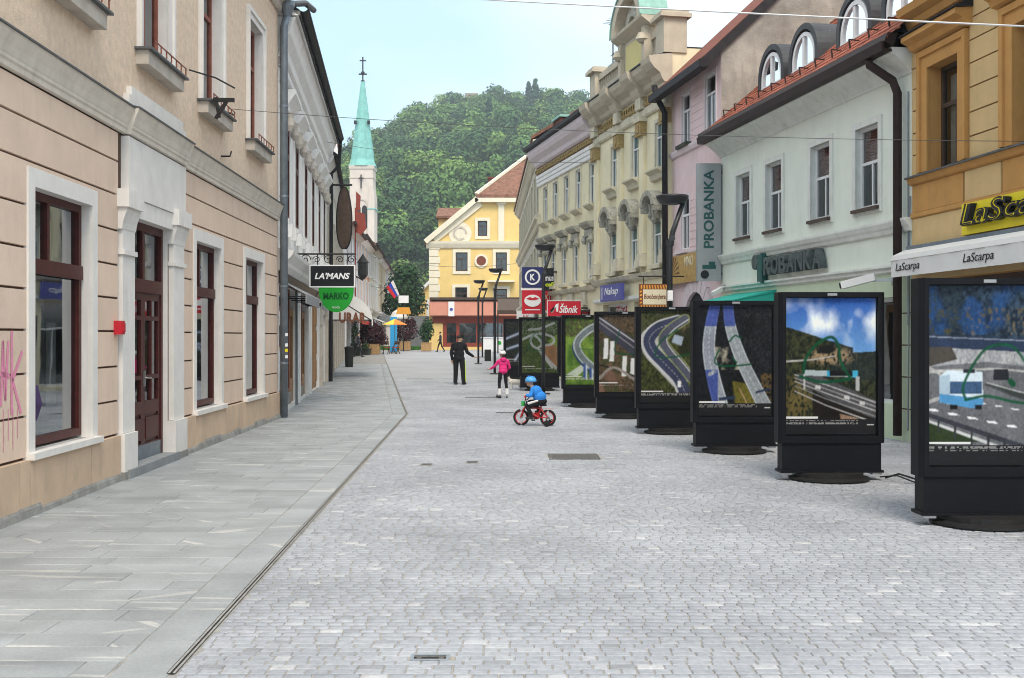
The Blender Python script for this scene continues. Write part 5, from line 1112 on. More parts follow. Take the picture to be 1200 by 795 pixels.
for a, b, c, d in yw + [(9.2, 10.2, 3.5, 5.1), (9.2, 10.2, 6.6, 8.2)]: window(YH, a, b, c, d, y=.12, fr=.08, rows=[(0, .66, [.5]), (.66, 1, [])], back='interior', gm='glass', backy=.3, surround=(.26, .08, 'yellow_trim', True), fm='dark_wood')
MB().box(yx(572), yx(603), -.7, 0, yz(336), yz(334)).build('balcony_slab', M['yellow_trim'], YH)
MB().prof([(-.1, yz(376)), (-.7, yz(375)), (-.6, yz(359)), (-.1, yz(357))], .1, 9.6).build('fascia_awning', M['awning_salmon'], YH)
MB().box(.1, 9.7, -.75, 0, yz(357) + .01, yz(354)).build('fascia_cap', M['dark_wood'], YH); MB().box(.3, 9.6, -.08, 0, yz(384), yz(376)).build('shop_lintel', M['shop_red'], YH)
sw = window(YH, sh[0][0], sh[0][1], sh[0][2], sh[0][3], y=.05, fr=.35, rows=[(0, 1, [.19, .44, .78])], fm='shop_red', gm='glass_dark', back='blind_grey', backy=.5, name='shop_window')
MB().box(.3, 7.3, .3, .34, 1.0, 1.18).build('shelf', M['awning_salmon'], sw)
MB().box(0, 7.4, -.02, .06, -.35, .3).build('stall_riser', M['shop_red'], sw)
MB().box(yx(526), yx(533), -.8, -.72, yz(376), yz(359)).build('logo_panel', M['sign_white'], YH); MB().lathe([(.14, -.83), (.14, -.8)], (yx(529.5), 0, yz(368)), 12, axis='y').build('logo', M['sign_blue'], YH)
ch = MB().box(5.1, 5.8, 3.0, 3.8, hh - 1, yz(209)).build('chimney', M['tile_plain'], YH); MB().box(5.0, 5.9, 2.9, 3.9, yz(209), yz(207)).build('chimney_cap', M['tile_plain'], ch)
MB().box(yx(512), yx(540), 2.0, 9, he - 1, yz(258)).build('side_wing_wall', M['yellow'], YH); MB().prof([(1.6, yz(258) - .05), (1.6, yz(256)), (4.5, yz(242)), (9.4, yz(242)), (9.4, yz(258))], yx(509.5), yx(556)).build('side_wing_roof', M['tile_brown'], YH)
t = thing('kiosk_bar', 'low white counter with pale panels in front of the red-brown shopfront', 'counter', (-1.4, 92, g(92))); MB().box(-1.0, 1.0, -.3, .3, 0, 1.1).build('front', M['white_paint'], t); MB().box(-1.1, 1.1, -.36, .36, 1.1, 1.16).build('top', M['sign_white'], t); MB().lathe([(.16, -.32), (.16, -.3)], (.4, 0, .7), 12, axis='y').build('mark', M['sign_green'], t)
# dark parasol stand / shop awning right of the yellow house
t = thing('shop_canopy', 'dark brown shop canopy under the yellow house windows', 'canopy', (.2, 88, g(88))); MB().prof([(0, 4.1), (-2.2, 3.2), (-2.2, 2.9), (-2.1, 2.9), (0, 3.6)], -1.3, 2.5).build('canvas', M['dark_wood'], t)
for x in (-1.25, 2.4): MB().tube([(x, -2.1, 0), (x, -2.1, 2.95)], .05, 8).build('post', M['iron'], t)

# ---- small yellow gable house and its neighbours behind the planters
SH_ = thing('small_house', 'small yellow gable house with white eaves behind the big yellow house', 'house', (-9.6, 128, g(128)))
b = MB(); P = [(-2.2, -1), (2.6, -1), (2.6, 5.6), (.9, 7.2), (-2.2, 4.2)]; b.prism(P, 0, 9).build('wall', M['yellow'], SH_)
MB().bar((-2.7, -.2, 3.9), (1.0, -.2, 7.45), .5, .3).bar((1.0, -.2, 7.45), (3.0, -.2, 5.5), .5, .3).build('eaves', M['white_paint'], SH_); MB().add([(-2.7, -.2, 4.0), (1, -.2, 7.6), (1, 9, 7.6), (-2.7, 9, 4.0)], [(0, 1, 2, 3)]).add([(1, -.2, 7.6), (3.2, -.2, 5.5), (3.2, 9, 5.5), (1, 9, 7.6)], [(0, 1, 2, 3)]).build('roof', M['tile_plain'], SH_)
window(SH_, .3, 1.5, 3.0, 4.8, y=-.08, fr=.12, gm='glass_dark', surround=(.2, .03, 'white_paint', True)); MB().box(-2.4, 2.5, -1.6, -1.3, 2.0, 2.7).build('sign_board', M['sign_blue'], SH_); text('lettering', 'Muzej', 2.0, .4, M['sign_white'], SH_, (-.4, -1.62, 2.35), depth=.02)
for k in range(3): MB().box(-1.9 + k * 1.2, -1.2 + k * 1.2, -.06, -.01, .5, 1.6).build('window', M['sign_blue'], SH_)
tag(MB().box(-18, -7.5, 116, 116.6, .5, 3.9).build('retaining_wall', M['retaining']), 'blue-grey retaining wall below the round tree', 'wall')
tag(MB().box(-14.6, -11.6, 112, 112.5, .6, 2.9).box(-14.7, -11.5, 111.9, 112.6, 2.9, 3.05).build('white_screen', M['white_paint']), 'low white screen wall beside the round-headed kiosk', 'wall')
k_ = thing('advert_column', 'grey round-headed advertising column beyond the parasol', 'column', (-10.3, 105, g(105))); MB().lathe([(.75, 0), (.75, 2.7)], (0, 0, 0), 18).build('drum', M['sign_grey'], k_); MB().lathe([(.82, 2.7), (.82, 2.85), (.6, 3.3), (.2, 3.55), (.02, 3.6)], (0, 0, 0), 18).build('dome', M['white_paint'], k_)

# ---- far left row of houses
cols = ['white_house', 'salmon', 'white_house', 'peach_far', 'pale_far']; labs = ['white far house with a red awning before the salmon house', 'salmon pink far house with white window frames', 'white far house with tall paired windows and a flag', 'peach far house with a flat moulded front', 'pale grey far house closing the left row']
Ys = [75, 88, 103, 118, 134, 150]; fx = lambda y: -10.9 - .0653 * (y - 75)
for k in range(5):
    P, Q = (fx(Ys[k]), Ys[k]), (fx(Ys[k+1]), Ys[k+1]); t = facade('town_house', labs[k], 'house', P, Q, g(Ys[k]), 'houses of the far left row')
    Lk = math.hypot(Q[0] - P[0], Q[1] - P[1]) - .02; Hk = [9.0, 9.2, 9.6, 9.3, 9.0][k]; n_ = 4
    hs_ = [((i + .5) * Lk / n_ - .65, (i + .5) * Lk / n_ + .65, z, z + 2.1) for i in range(n_) for z in (3.7, 6.5)] + [(Lk * i / 3 + .6, Lk * (i + 1) / 3 - .6, .1, 2.6) for i in range(3)]
    wall(t, 0, Lk, -1, Hk, hs_, M[cols[k]], depth=10, reveal=.2, rise=3.6); roof(t, 0, Lk, Hk + .1, 10, 3.6, M['tile_plain'], ov=.6)
    for a, b, c, d in hs_: window(t, a, b, c, d, y=.15, fr=.09, rows=[(0, .7, [.5]), (.7, 1, [])], back='interior', gm='glass_dark', backy=.3, surround=(.2, .08, 'white_paint' if k != 3 else 'yellow_trim', False), sill=(.15, .1, .15, 'white_paint'), name='window' if c > 1 else 'shop_window', fm='white_paint' if c > 1 else 'dark_wood')
    for z, p in ((3.05, .3), (Hk - .6, .5)): cornice(t, 0, Lk, [(.05, z), (p - .08, z + .25), (p, z + .3), (p, z + .42), (0, z + .45)], 'white_house' if k % 2 else 'stone_trim', 'belt_course')
    MB().prof([(-.55, Hk - .28), (-.72, Hk - .25), (-.72, Hk - .1), (-.55, Hk - .1)], 0, Lk).build('gutter', M['gutter'], t)
    if k in (0, 1, 2): MB().prof([(0, 2.9), (-1.1, 2.45), (-1.1, 2.2), (-1.06, 2.2), (-1.06, 2.4), (0, 2.8)], 1.0, Lk - 1).build('awning', M[['sign_red', 'awning_grey', 'awning_white'][k]], t)
    if k < 3: c_ = MB().box(4, 4.8, 3.2, 4, Hk + 1, Hk + 4.2).build('chimney', M['tile_plain'], t); MB().box(3.9, 4.9, 3.1, 4.1, Hk + 4.2, Hk + 4.35).build('chimney_cap', M['cement'], c_)
t = thing('national_flag', 'white, blue and red flag on a slanted pole on the far left row', 'flag', (-12.6, 112, g(112)))
MB().tube([(-.3, 0, 5.0), (1.1, 0, 6.6)], .04, 6).build('pole', M['iron'], t)
for k, mm in enumerate(('flag_white', 'flag_blue', 'flag_red')): MB().prism([(1.05 - .22 * k, 6.5 - .25 * k), (.83 - .22 * k, 6.25 - .25 * k), (1.45 - .15 * k, 4.9 - .1 * k), (1.65 - .15 * k, 5.1 - .1 * k)], -.03 - .01 * k, .03).build('stripe', M[mm], t)
t = thing('wall_lantern', 'black ornate wall lantern beyond the black hanging sign', 'lamp', (-10.3, 78, g(78))); MB().lathe([(.1, 0), (.34, .3), (.34, 1.1), (.42, 1.15), (.1, 1.6), (.02, 1.75)], (.2, 0, 5.2), 8).build('lantern', M['iron'], t); MB().tube([(-.6, 0, 5.0), (-.2, 0, 5.4), (.2, 0, 5.15)], .06, 6).build('bracket', M['iron'], t)

# ---- church
CZ = 200; t = thing('church', 'pale church tower with a slender green copper spire and cross', 'church', (-25.9, CZ, 1.7)); cz = lambda py: 1.8 + (400 - py) / 6.75 - 1.7
b = MB().box(-2.0, 2.0, -2.0, 2.0, -2, cz(203)); b.build('tower', M['church_wall'], t)
MB().box(-2.15, 2.15, -2.15, 2.15, cz(205), cz(201)).box(-2.1, 2.1, -2.1, 2.1, cz(216), cz(214.6)).build('belt_course', M['stone_trim'], t)
sp = MB(); r8 = lambda r, z: [(r * math.cos(math.pi / 4 * k + math.pi / 8), r * math.sin(math.pi / 4 * k + math.pi / 8), z) for k in range(8)]
lv = [(2.55, cz(201)), (2.05, cz(193)), (.28, cz(101)), (.05, cz(99))]; vs = []
for r, z in lv: vs += r8(r, z)
sp.add(vs, [(i * 8 + k, i * 8 + (k + 1) % 8, (i + 1) * 8 + (k + 1) % 8, (i + 1) * 8 + k) for i in range(3) for k in range(8)] + [tuple(range(7, -1, -1))]); so = sp.build('spire', M['copper'], t)
rb = MB()
for k in range(8):
    a = math.pi / 4 * k + math.pi / 8; rb.bar((2.07 * math.cos(a), 2.07 * math.sin(a), cz(193)), (.28 * math.cos(a), .28 * math.sin(a), cz(101)), .09)
rb.build('ridge_seams', M['copper'], so)
for s in (-1, 1): MB().box(s * 1.15 - .22, s * 1.15 + .22, -1.35, -.8, cz(152), cz(148)).build('spire_vent', M['dark'], so)
c_ = MB().tube([(0, 0, cz(100)), (0, 0, cz(72))], .12, 8).lathe([(.1, 0), (.42, .12), (.1, .3)], (0, 0, cz(101)), 10).lathe([(.1, 0), (.4, .35), (.1, .7)], (0, 0, cz(93)), 8).box(-.7, .7, -.09, .09, cz(93), cz(91.4)).box(-.55, .55, -.07, .07, cz(77), cz(75.6)); c_.build('cross', M['iron'], t)
for k in (-1, 1):
    w = MB().box(-.45 + .55 * k, .45 + .55 * k, -2.06, -1.98, cz(274), cz(252)).build('lancet_window', M['dark'], t); MB().arch(.55 * k, cz(252), .0, .45, -2.06, -1.98, 8, 0, 0, math.pi, 1.5).build('lancet_head', M['dark'], w)
MB().arch(0, cz(251), 1.1, 1.35, -2.15, -1.98, 12, 0, 0, math.pi, 1.35).box(-1.35, -1.1, -2.15, -1.98, cz(274), cz(251)).box(1.1, 1.35, -2.15, -1.98, cz(274), cz(251)).box(-.1, .1, -2.12, -1.98, cz(274), cz(250)).build('tracery', M['stone_trim'], t)
MB().box(1.2, 2.35, -2.9, 1.5, -2, cz(252)).prism([(1.2, cz(252)), (2.35, cz(252)), (2.35, cz(240)), (2.0, cz(222)), (1.6, cz(222))], -2.6, 1.4).build('buttress', M['church_wall'], t)
MB().box(1.1, 2.5, -3.0, 1.6, cz(252.6), cz(251.4)).build('buttress_cap', M['copper'], t)
MB().tube([(0, -2.3, cz(228)), (0, -2.3, cz(212))], .12, 6).box(-.4, .4, -2.36, -2.24, cz(217), cz(215.5)).build('finial', M['iron'], t)
MB().prism([(-12, -2), (2, -2), (2, 11), (-5, 17), (-12, 11)], 2.1, 28).build('nave', M['church_wall'], t); MB().add([(2.4, 2.0, 10.7), (-5, 2.0, 17.2), (-5, 28, 17.2), (2.4, 28, 10.7)], [(0, 1, 2, 3)]).add([(-12.4, 2.0, 10.7), (-5, 2.0, 17.2), (-5, 28, 17.2), (-12.4, 28, 10.7)], [(0, 1, 2, 3)]).build('nave_roof', M['tile_plain'], t)

# ---- wooded hill
def hillh(x, y):
    X = [-400, -230, -160, -120, -95, -71, -44, -18, 18, 36, 60, 100, 160, 260, 400]; Hh = [4, 9, 18, 38, 62, 88, 109, 115, 116, 113, 106, 90, 55, 20, 6]
    u = np.clip((np.asarray(y) - 235) / (610 - 235), 0, 1); s = np.where(u < 1, u ** .95 * (1.15 - .15 * u), 1)
    return 2.0 + np.interp(x, X, Hh) * s + 2.2 * np.sin(np.asarray(x) * .09 + 1) * np.sin(np.asarray(y) * .05) * np.minimum(u * 4, 1)
gx = np.linspace(-420, 420, 60); gy_ = np.linspace(228, 820, 44); XX, YY = np.meshgrid(gx, gy_); ZZ = hillh(XX, YY); ZZ = np.maximum(ZZ - np.clip((YY - 640) / 180, 0, 1) * 60, 1.0)
idx = np.arange(XX.size).reshape(XX.shape); Fh = np.stack([idx[:-1, :-1], idx[:-1, 1:], idx[1:, 1:], idx[1:, :-1]], -1).reshape(-1, 4)
M_('forest_floor', (.02,.04,.015), .95, .3, .05)
structure(link('hill', np_mesh('hill', np.stack([XX, YY, ZZ], -1).reshape(-1, 3), Fh, M['forest_floor'])))
protos = []
for s in range(7):                      # broad-leaved and a few conifer shapes, unit height about 11 m
    con = s == 6
    if con:
        Vs = []
        r_ = np.random.default_rng(s)
        for q in range(9): V, F_ = leaf_arrays((0, 0, 2.5 + q * 1.25), (2.6 - q * .25, 2.6 - q * .25, .9), 90, .38, 90 + q, .2); Vs.append(V)
        V = np.concatenate(Vs)
    else:
        r_ = np.random.default_rng(50 + s); Vs = []
        for q in range(7):
            a = r_.uniform(0, 6.28); d = r_.uniform(.6, 2.7) if q else 0; zc = r_.uniform(4.5, 8.6) if q else 9.0
            V, F_ = leaf_arrays((d * math.cos(a), d * math.sin(a), zc), (r_.uniform(1.9, 2.8),) * 2 + (r_.uniform(1.7, 2.5),), 150, .34, 200 + s * 10 + q, .55, .28); Vs.append(V)
        V = np.concatenate(Vs)
    protos.append(V.astype(np.float32))
Vs, Cs = [], []; r_ = np.random.default_rng(11); cnt = 0
yv = 236.0
while yv < 640:
    stp = 8.6 + (yv - 236) * .006; lim0, lim1 = max(-.205 * yv - 12, -150), min(.14 * yv + 12, 100); xv = lim0 + r_.uniform(0, stp)
    while xv < lim1:
        x_, y_ = xv + r_.uniform(-2.5, 2.5), yv + r_.uniform(-2.5, 2.5); k = r_.choice(7, p=[.17, .16, .16, .16, .16, .16, .03]); sc = r_.uniform(.95, 1.75); a = r_.uniform(0, 6.28)
        V = protos[k] * np.array([sc, sc, sc * r_.uniform(.9, 1.15)]); V = np.stack([V[:, 0] * math.cos(a) - V[:, 1] * math.sin(a) + x_, V[:, 0] * math.sin(a) + V[:, 1] * math.cos(a) + y_, V[:, 2] + hillh(x_, y_) - 1.0], 1)
        h_ = r_.random(); base = np.array([.055, .115, .040]) if h_ < .38 else (np.array([.098, .180, .048]) if h_ < .78 else np.array([.145, .235, .058]))
        if k == 6: base = np.array([.035, .075, .042])
        c = base * r_.uniform(.6, 1.35); Cs.append(np.tile(np.append(c, 1), (len(V), 1)).astype(np.float32)); Vs.append(V.astype(np.float32)); xv += stp * r_.uniform(.75, 1.3); cnt += 1
    yv += stp * .86
V = np.concatenate(Vs); stuff(tag(link('forest', np_mesh('forest', V, np.arange(len(V), dtype=np.int32).reshape(-1, 4), M['leafmix'], attrs={'col': np.concatenate(Cs)})), 'dense green wood covering the hill behind the town', 'forest'))
t = thing('hilltop_ruin', 'small stone tower ruin peeping from the trees on the hilltop', 'ruin', (-20, 612, float(hillh(-20, 612))))
MB().box(-5, 2, -2, 2, -2, 13.2).build('keep', M['brick_wall'], t); MB().box(2, 9, -1, 1, -2, 10).build('wall', M['brick_wall'], t)

# ---- round dark tree and planters in the little square
t = thing('round_tree', 'dark green round-headed tree above the retaining wall', 'tree', (-11.6, 124, g(124)))
MB().tube([(0, 0, 0), (.1, 0, 2), (0, 0, 5)], [.3, .24, .15], 8).tube([(0, 0, 3), (1.2, .3, 5.2)], [.12, .05], 6).tube([(0, 0, 3.4), (-1.2, .2, 5.6)], [.12, .05], 6).build('trunk', M['bark'], t)
foliage('crown', t, [((0, 0, 6.0), (2.1, 2.1, 2.3), 1500), ((-.9, -.4, 4.4), (1.5, 1.5, 1.6), 800), ((1.0, -.3, 4.6), (1.5, 1.5, 1.7), 800), ((.2, 0, 7.6), (1.3, 1.3, 1.2), 600)], 'leaf_dark', .17, 5)
b = MB(); b.box(-13.0, -8.0, 99, 103, .4, g(100) + .28); structure(b.build('lawn', M['lawn']))
def planter(label, x, y, w, h, pm, blobs, lm, size, seed):
    t = thing('planter', label, 'planter', (x, y, g(y)), random.uniform(-.1, .1), 'planters in the little square')
    p = MB(); 
    for k in range(4): z0 = .04 + k * (h - .08) / 4; p = MB().box(-w/2, w/2, -w/2, w/2, z0, z0 + (h - .08) / 4 - .015).build('plank', M[pm], t)
    MB().box(-w/2 - .03, w/2 + .03, -w/2 - .03, w/2 + .03, h - .05, h).box(-w/2 + .05, w/2 - .05, -w/2 + .05, w/2 - .05, .0, h - .06).build('rim', M[pm], t)
    MB().tube([(0, 0, h - .1), (0, 0, h + .8)], .05, 6).build('stem', M['bark'], t); foliage('foliage', t, blobs, lm, size, seed)
planter('pale wooden planter with a big dark red bush beside the folding chairs', -10.1, 84, .9, .75, 'planter_wood', [((0, 0, 1.5), (.95, .9, .9), 900), ((-.3, 0, 2.0), (.6, .6, .6), 300), ((.5, 0, 1.1), (.6, .6, .5), 300)], 'leaf_red', .09, 1)
planter('pale wooden planter with a dark red bush at the lawn edge', -9.0, 97, .9, .75, 'planter_wood', [((0, 0, 1.6), (1.1, .9, 1.0), 900), ((.5, 0, 2.3), (.5, .5, .5), 250)], 'leaf_red', .09, 2)
planter('pale wooden planter with a dark green shrub beside the yellow house', -7.0, 94, .85, .7, 'planter_wood', [((0, 0, 1.5), (.6, .6, .9), 600), ((.1, 0, 2.1), (.45, .45, .7), 300)], 'leaf_dark', .09, 3)
planter('square dark planter with a thin pale green plant', -11.0, 80, 1.0, .85, 'planter_dark', [((0, 0, 1.7), (.3, .3, .9), 160)], 'leaf_green', .08, 4)
planter('low dark planter next to the big dark red bush', -10.6, 82.5, .9, .45, 'planter_dark', [((0, 0, .6), (.4, .4, .25), 160)], 'leaf_green', .07, 5)
planter('dark planter with a maroon bush against the far house fronts', -11.3, 90, .8, .6, 'planter_dark', [((0, 0, 1.6), (.8, .8, 1.1), 700)], 'leaf_red', .09, 6)
t = thing('parasol', 'small yellow and orange parasol over the folding chairs', 'parasol', (-8.85, 87, g(87)))
MB().tube([(0, 0, 0), (0, 0, 2.55)], .03, 6).build('pole', M['steel'], t); MB().lathe([(.25, 0), (.25, .08)], (0, 0, 0), 10).build('base', M['cement'], t)
for k in range(8):
    a, a1 = math.pi / 4 * k, math.pi / 4 * (k + 1); MB().add([(0, 0, 2.6), (.95 * math.cos(a), .95 * math.sin(a), 2.15), (.95 * math.cos(a1), .95 * math.sin(a1), 2.15)], [(0, 1, 2)]).build('panel', M['canvas_orange' if math.cos((a + a1) / 2) > 0 else 'canvas_yellow'], t)
t = thing('banner_stand', 'tall bright blue banner stand with an orange top', 'banner', (-9.2, 89.5, g(89))); MB().box(-.26, .26, -.03, .03, .05, 2.75).build('banner', M['banner_blue'], t); MB().box(-.3, .3, -.12, .12, 0, .05).build('foot', M['iron'], t)
t = thing('street_lantern', 'orange lantern-shaped street sign behind the blue banner', 'sign', (-8.75, 93, g(93))); MB().tube([(0, 0, 0), (0, 0, 4.6)], .05, 8).build('post', M['lamp_metal'], t); MB().prism([(-.6, 3.0), (.6, 3.0), (.45, 3.55), (-.45, 3.55)], -.15, .15).build('orange_panel', M['sign_orange'], t); MB().box(-.4, .4, -.08, .08, 3.9, 4.5).build('white_panel', M['sign_white'], t)
for k, (x, y, a) in enumerate(((-9.3, 85.0, .3), (-8.6, 85.4, -.5))):
    t = thing('folding_chair', ['dark folding chair beside the planter with the big dark red bush', 'dark folding chair under the orange half of the parasol'][k], 'chair', (x, y, g(y)), a, 'folding chairs under the parasol')
    for s in (-1, 1): MB().bar((s * .22, -.25, 0), (s * .22, .2, .9), .045).build('leg', M['dark_wood'], t); MB().bar((s * .18, .25, 0), (s * .18, -.22, .46), .045).build('leg', M['dark_wood'], t)
    MB().box(-.22, .22, -.24, .16, .44, .48).build('seat', M['sign_red'], t); MB().box(-.24, .24, .16, .20, .68, .92).build('backrest', M['dark_wood'], t)
t = thing('bin', 'dark upright litter bin by the white house shopfront', 'bin', (-8.2, 58, g(58))); MB().lathe([(.2, 0), (.22, .9)], (0, 0, 0), 12).build('drum', M['iron'], t); MB().lathe([(.24, .9), (.24, 1.0), (.1, 1.06)], (0, 0, 0), 12).build('lid', M['iron'], t)

# ---- the air between here and the hill
hz_m = bpy.data.materials.new('haze'); hz_m.use_nodes = True; ht = hz_m.node_tree; ht.nodes.clear()
ho = ht.nodes.new('ShaderNodeOutputMaterial'); hv = ht.nodes.new('ShaderNodeVolumePrincipled'); hv.inputs['Color'].default_value = (.80, .90, 1.0, 1); hv.inputs['Density'].default_value = .00045; hv.inputs['Anisotropy'].default_value = 0.0
ht.links.new(hv.outputs[0], ho.inputs['Volume'])
hz_o = stuff(MB().box(-445, 445, -50, 850, -3, 175).build('haze', hz_m)); tag(hz_o, 'thin bluish air fading the wooded hill', 'haze')

# ================================================================== DISPLAY CASES WITH PRINTED PHOTOGRAPHS
def fbm(h, w, cells, octv, seed):
    r = np.random.default_rng(seed); o = np.zeros((h, w)); amp = 1; tot = 0
    for k in range(octv):
        c = int(cells * 2 ** k) + 2; G_ = r.random((c + 1, c + 1)); y = np.linspace(0, c - 1e-3, h); x = np.linspace(0, c - 1e-3, w)
        yi, xi = y.astype(int), x.astype(int); fy, fx_ = (y - yi)[:, None], (x - xi)[None]; fy = fy * fy * (3 - 2 * fy); fx_ = fx_ * fx_ * (3 - 2 * fx_)
        a, b_, c_, d = G_[yi][:, xi], G_[yi][:, xi + 1], G_[yi + 1][:, xi], G_[yi + 1][:, xi + 1]
        o += amp * (a * (1 - fx_) * (1 - fy) + b_ * fx_ * (1 - fy) + c_ * (1 - fx_) * fy + d * fx_ * fy); tot += amp; amp *= .5
    return o / tot
class Print:
    """flat print painted on a fine grid of coloured vertices; x, y run 0..1 / 0..1.46 downwards"""
    A = 1.46
    def __init__(s, n, seed): s.w = n; s.h = int(n * s.A); s.X, s.Y = np.meshgrid(np.linspace(0, 1, s.w), np.linspace(0, s.A, s.h)); s.c = np.zeros((s.h, s.w, 3)); s.seed = seed
    def blend(s, m, col): m = np.clip(m, 0, 1)[..., None]; s.c = s.c * (1 - m) + np.asarray(col) * m
    def noise(s, cells, o=5, k=0): return fbm(s.h, s.w, cells, o, s.seed + k)
    def spline(s, P, n=10):
        P = np.array(P, float); Q = np.vstack([2 * P[0] - P[1], P, 2 * P[-1] - P[-2]]); o = []
        for i in range(1, len(Q) - 2):
            for t in np.linspace(0, 1, n, endpoint=False): o.append(.5 * (2 * Q[i] + (Q[i+1] - Q[i-1]) * t + (2 * Q[i-1] - 5 * Q[i] + 4 * Q[i+1] - Q[i+2]) * t * t + (3 * Q[i] - Q[i-1] - 3 * Q[i+1] + Q[i+2]) * t ** 3))
        return np.array(o + [P[-1]])
    def dist(s, P):             # P columns: x, y, width -> signed distance beyond half width
        D = np.full(s.X.shape, 9.); 
        for a, b_ in zip(P, P[1:]):
            d = b_[:2] - a[:2]; L_ = d @ d + 1e-9; t = np.clip(((s.X - a[0]) * d[0] + (s.Y - a[1]) * d[1]) / L_, 0, 1)
            D = np.minimum(D, np.hypot(s.X - a[0] - t * d[0], s.Y - a[1] - t * d[1]) - (a[2] + (b_[2] - a[2]) * t) / 2)
        return D
    def stroke(s, P, col, dash=None, soft=.004, curve=True):
        P = s.spline(P) if curve and len(P) > 2 else np.array(P, float)
        if dash is None: s.blend(.5 - s.dist(P) / soft, col)
        else:
            for i in range(0, len(P) - 1, dash): s.blend(.5 - s.dist(P[i:i+2]) / soft, col)
    def poly(s, P, col):
        ins = np.zeros(s.X.shape, bool); n_ = len(P)
        for i in range(n_):
            (xa, ya), (xb, yb) = P[i], P[(i + 1) % n_]; c = (ya > s.Y) != (yb > s.Y); ins ^= c & (s.X < (xb - xa) * (s.Y - ya) / ((yb - ya) or 1e-9) + xa)
        s.blend(ins.astype(float), col)
    def caption(s, dark=True):
        if dark: s.blend((s.Y > 1.30).astype(float), (.012, .012, .014))
        s.poly([(0, 1.27), (.36, 1.27), (.36, 1.29), (0, 1.29)], (.8, .8, .8))
        m = (s.Y > 1.31) & (s.Y < 1.355) & (s.X < .8) & (((s.Y - 1.31) * 66 % 1) < .5) & (s.noise(70, 1, 9) > .4); s.blend(m * .5, (.6, .6, .6)); s.poly([(.9, 1.35), (.98, 1.35), (.98, 1.365), (.9, 1.365)], (.6, .6, .6))
    def scrawl(s, P, w=.022): s.stroke([(x, y, w) for x, y in P], (.0, .10, .045), soft=.012)
GREEN = (.0, .12, .05)
def sf(n_, t): return np.clip((n_ - t) * 9 + .3, 0, 1)
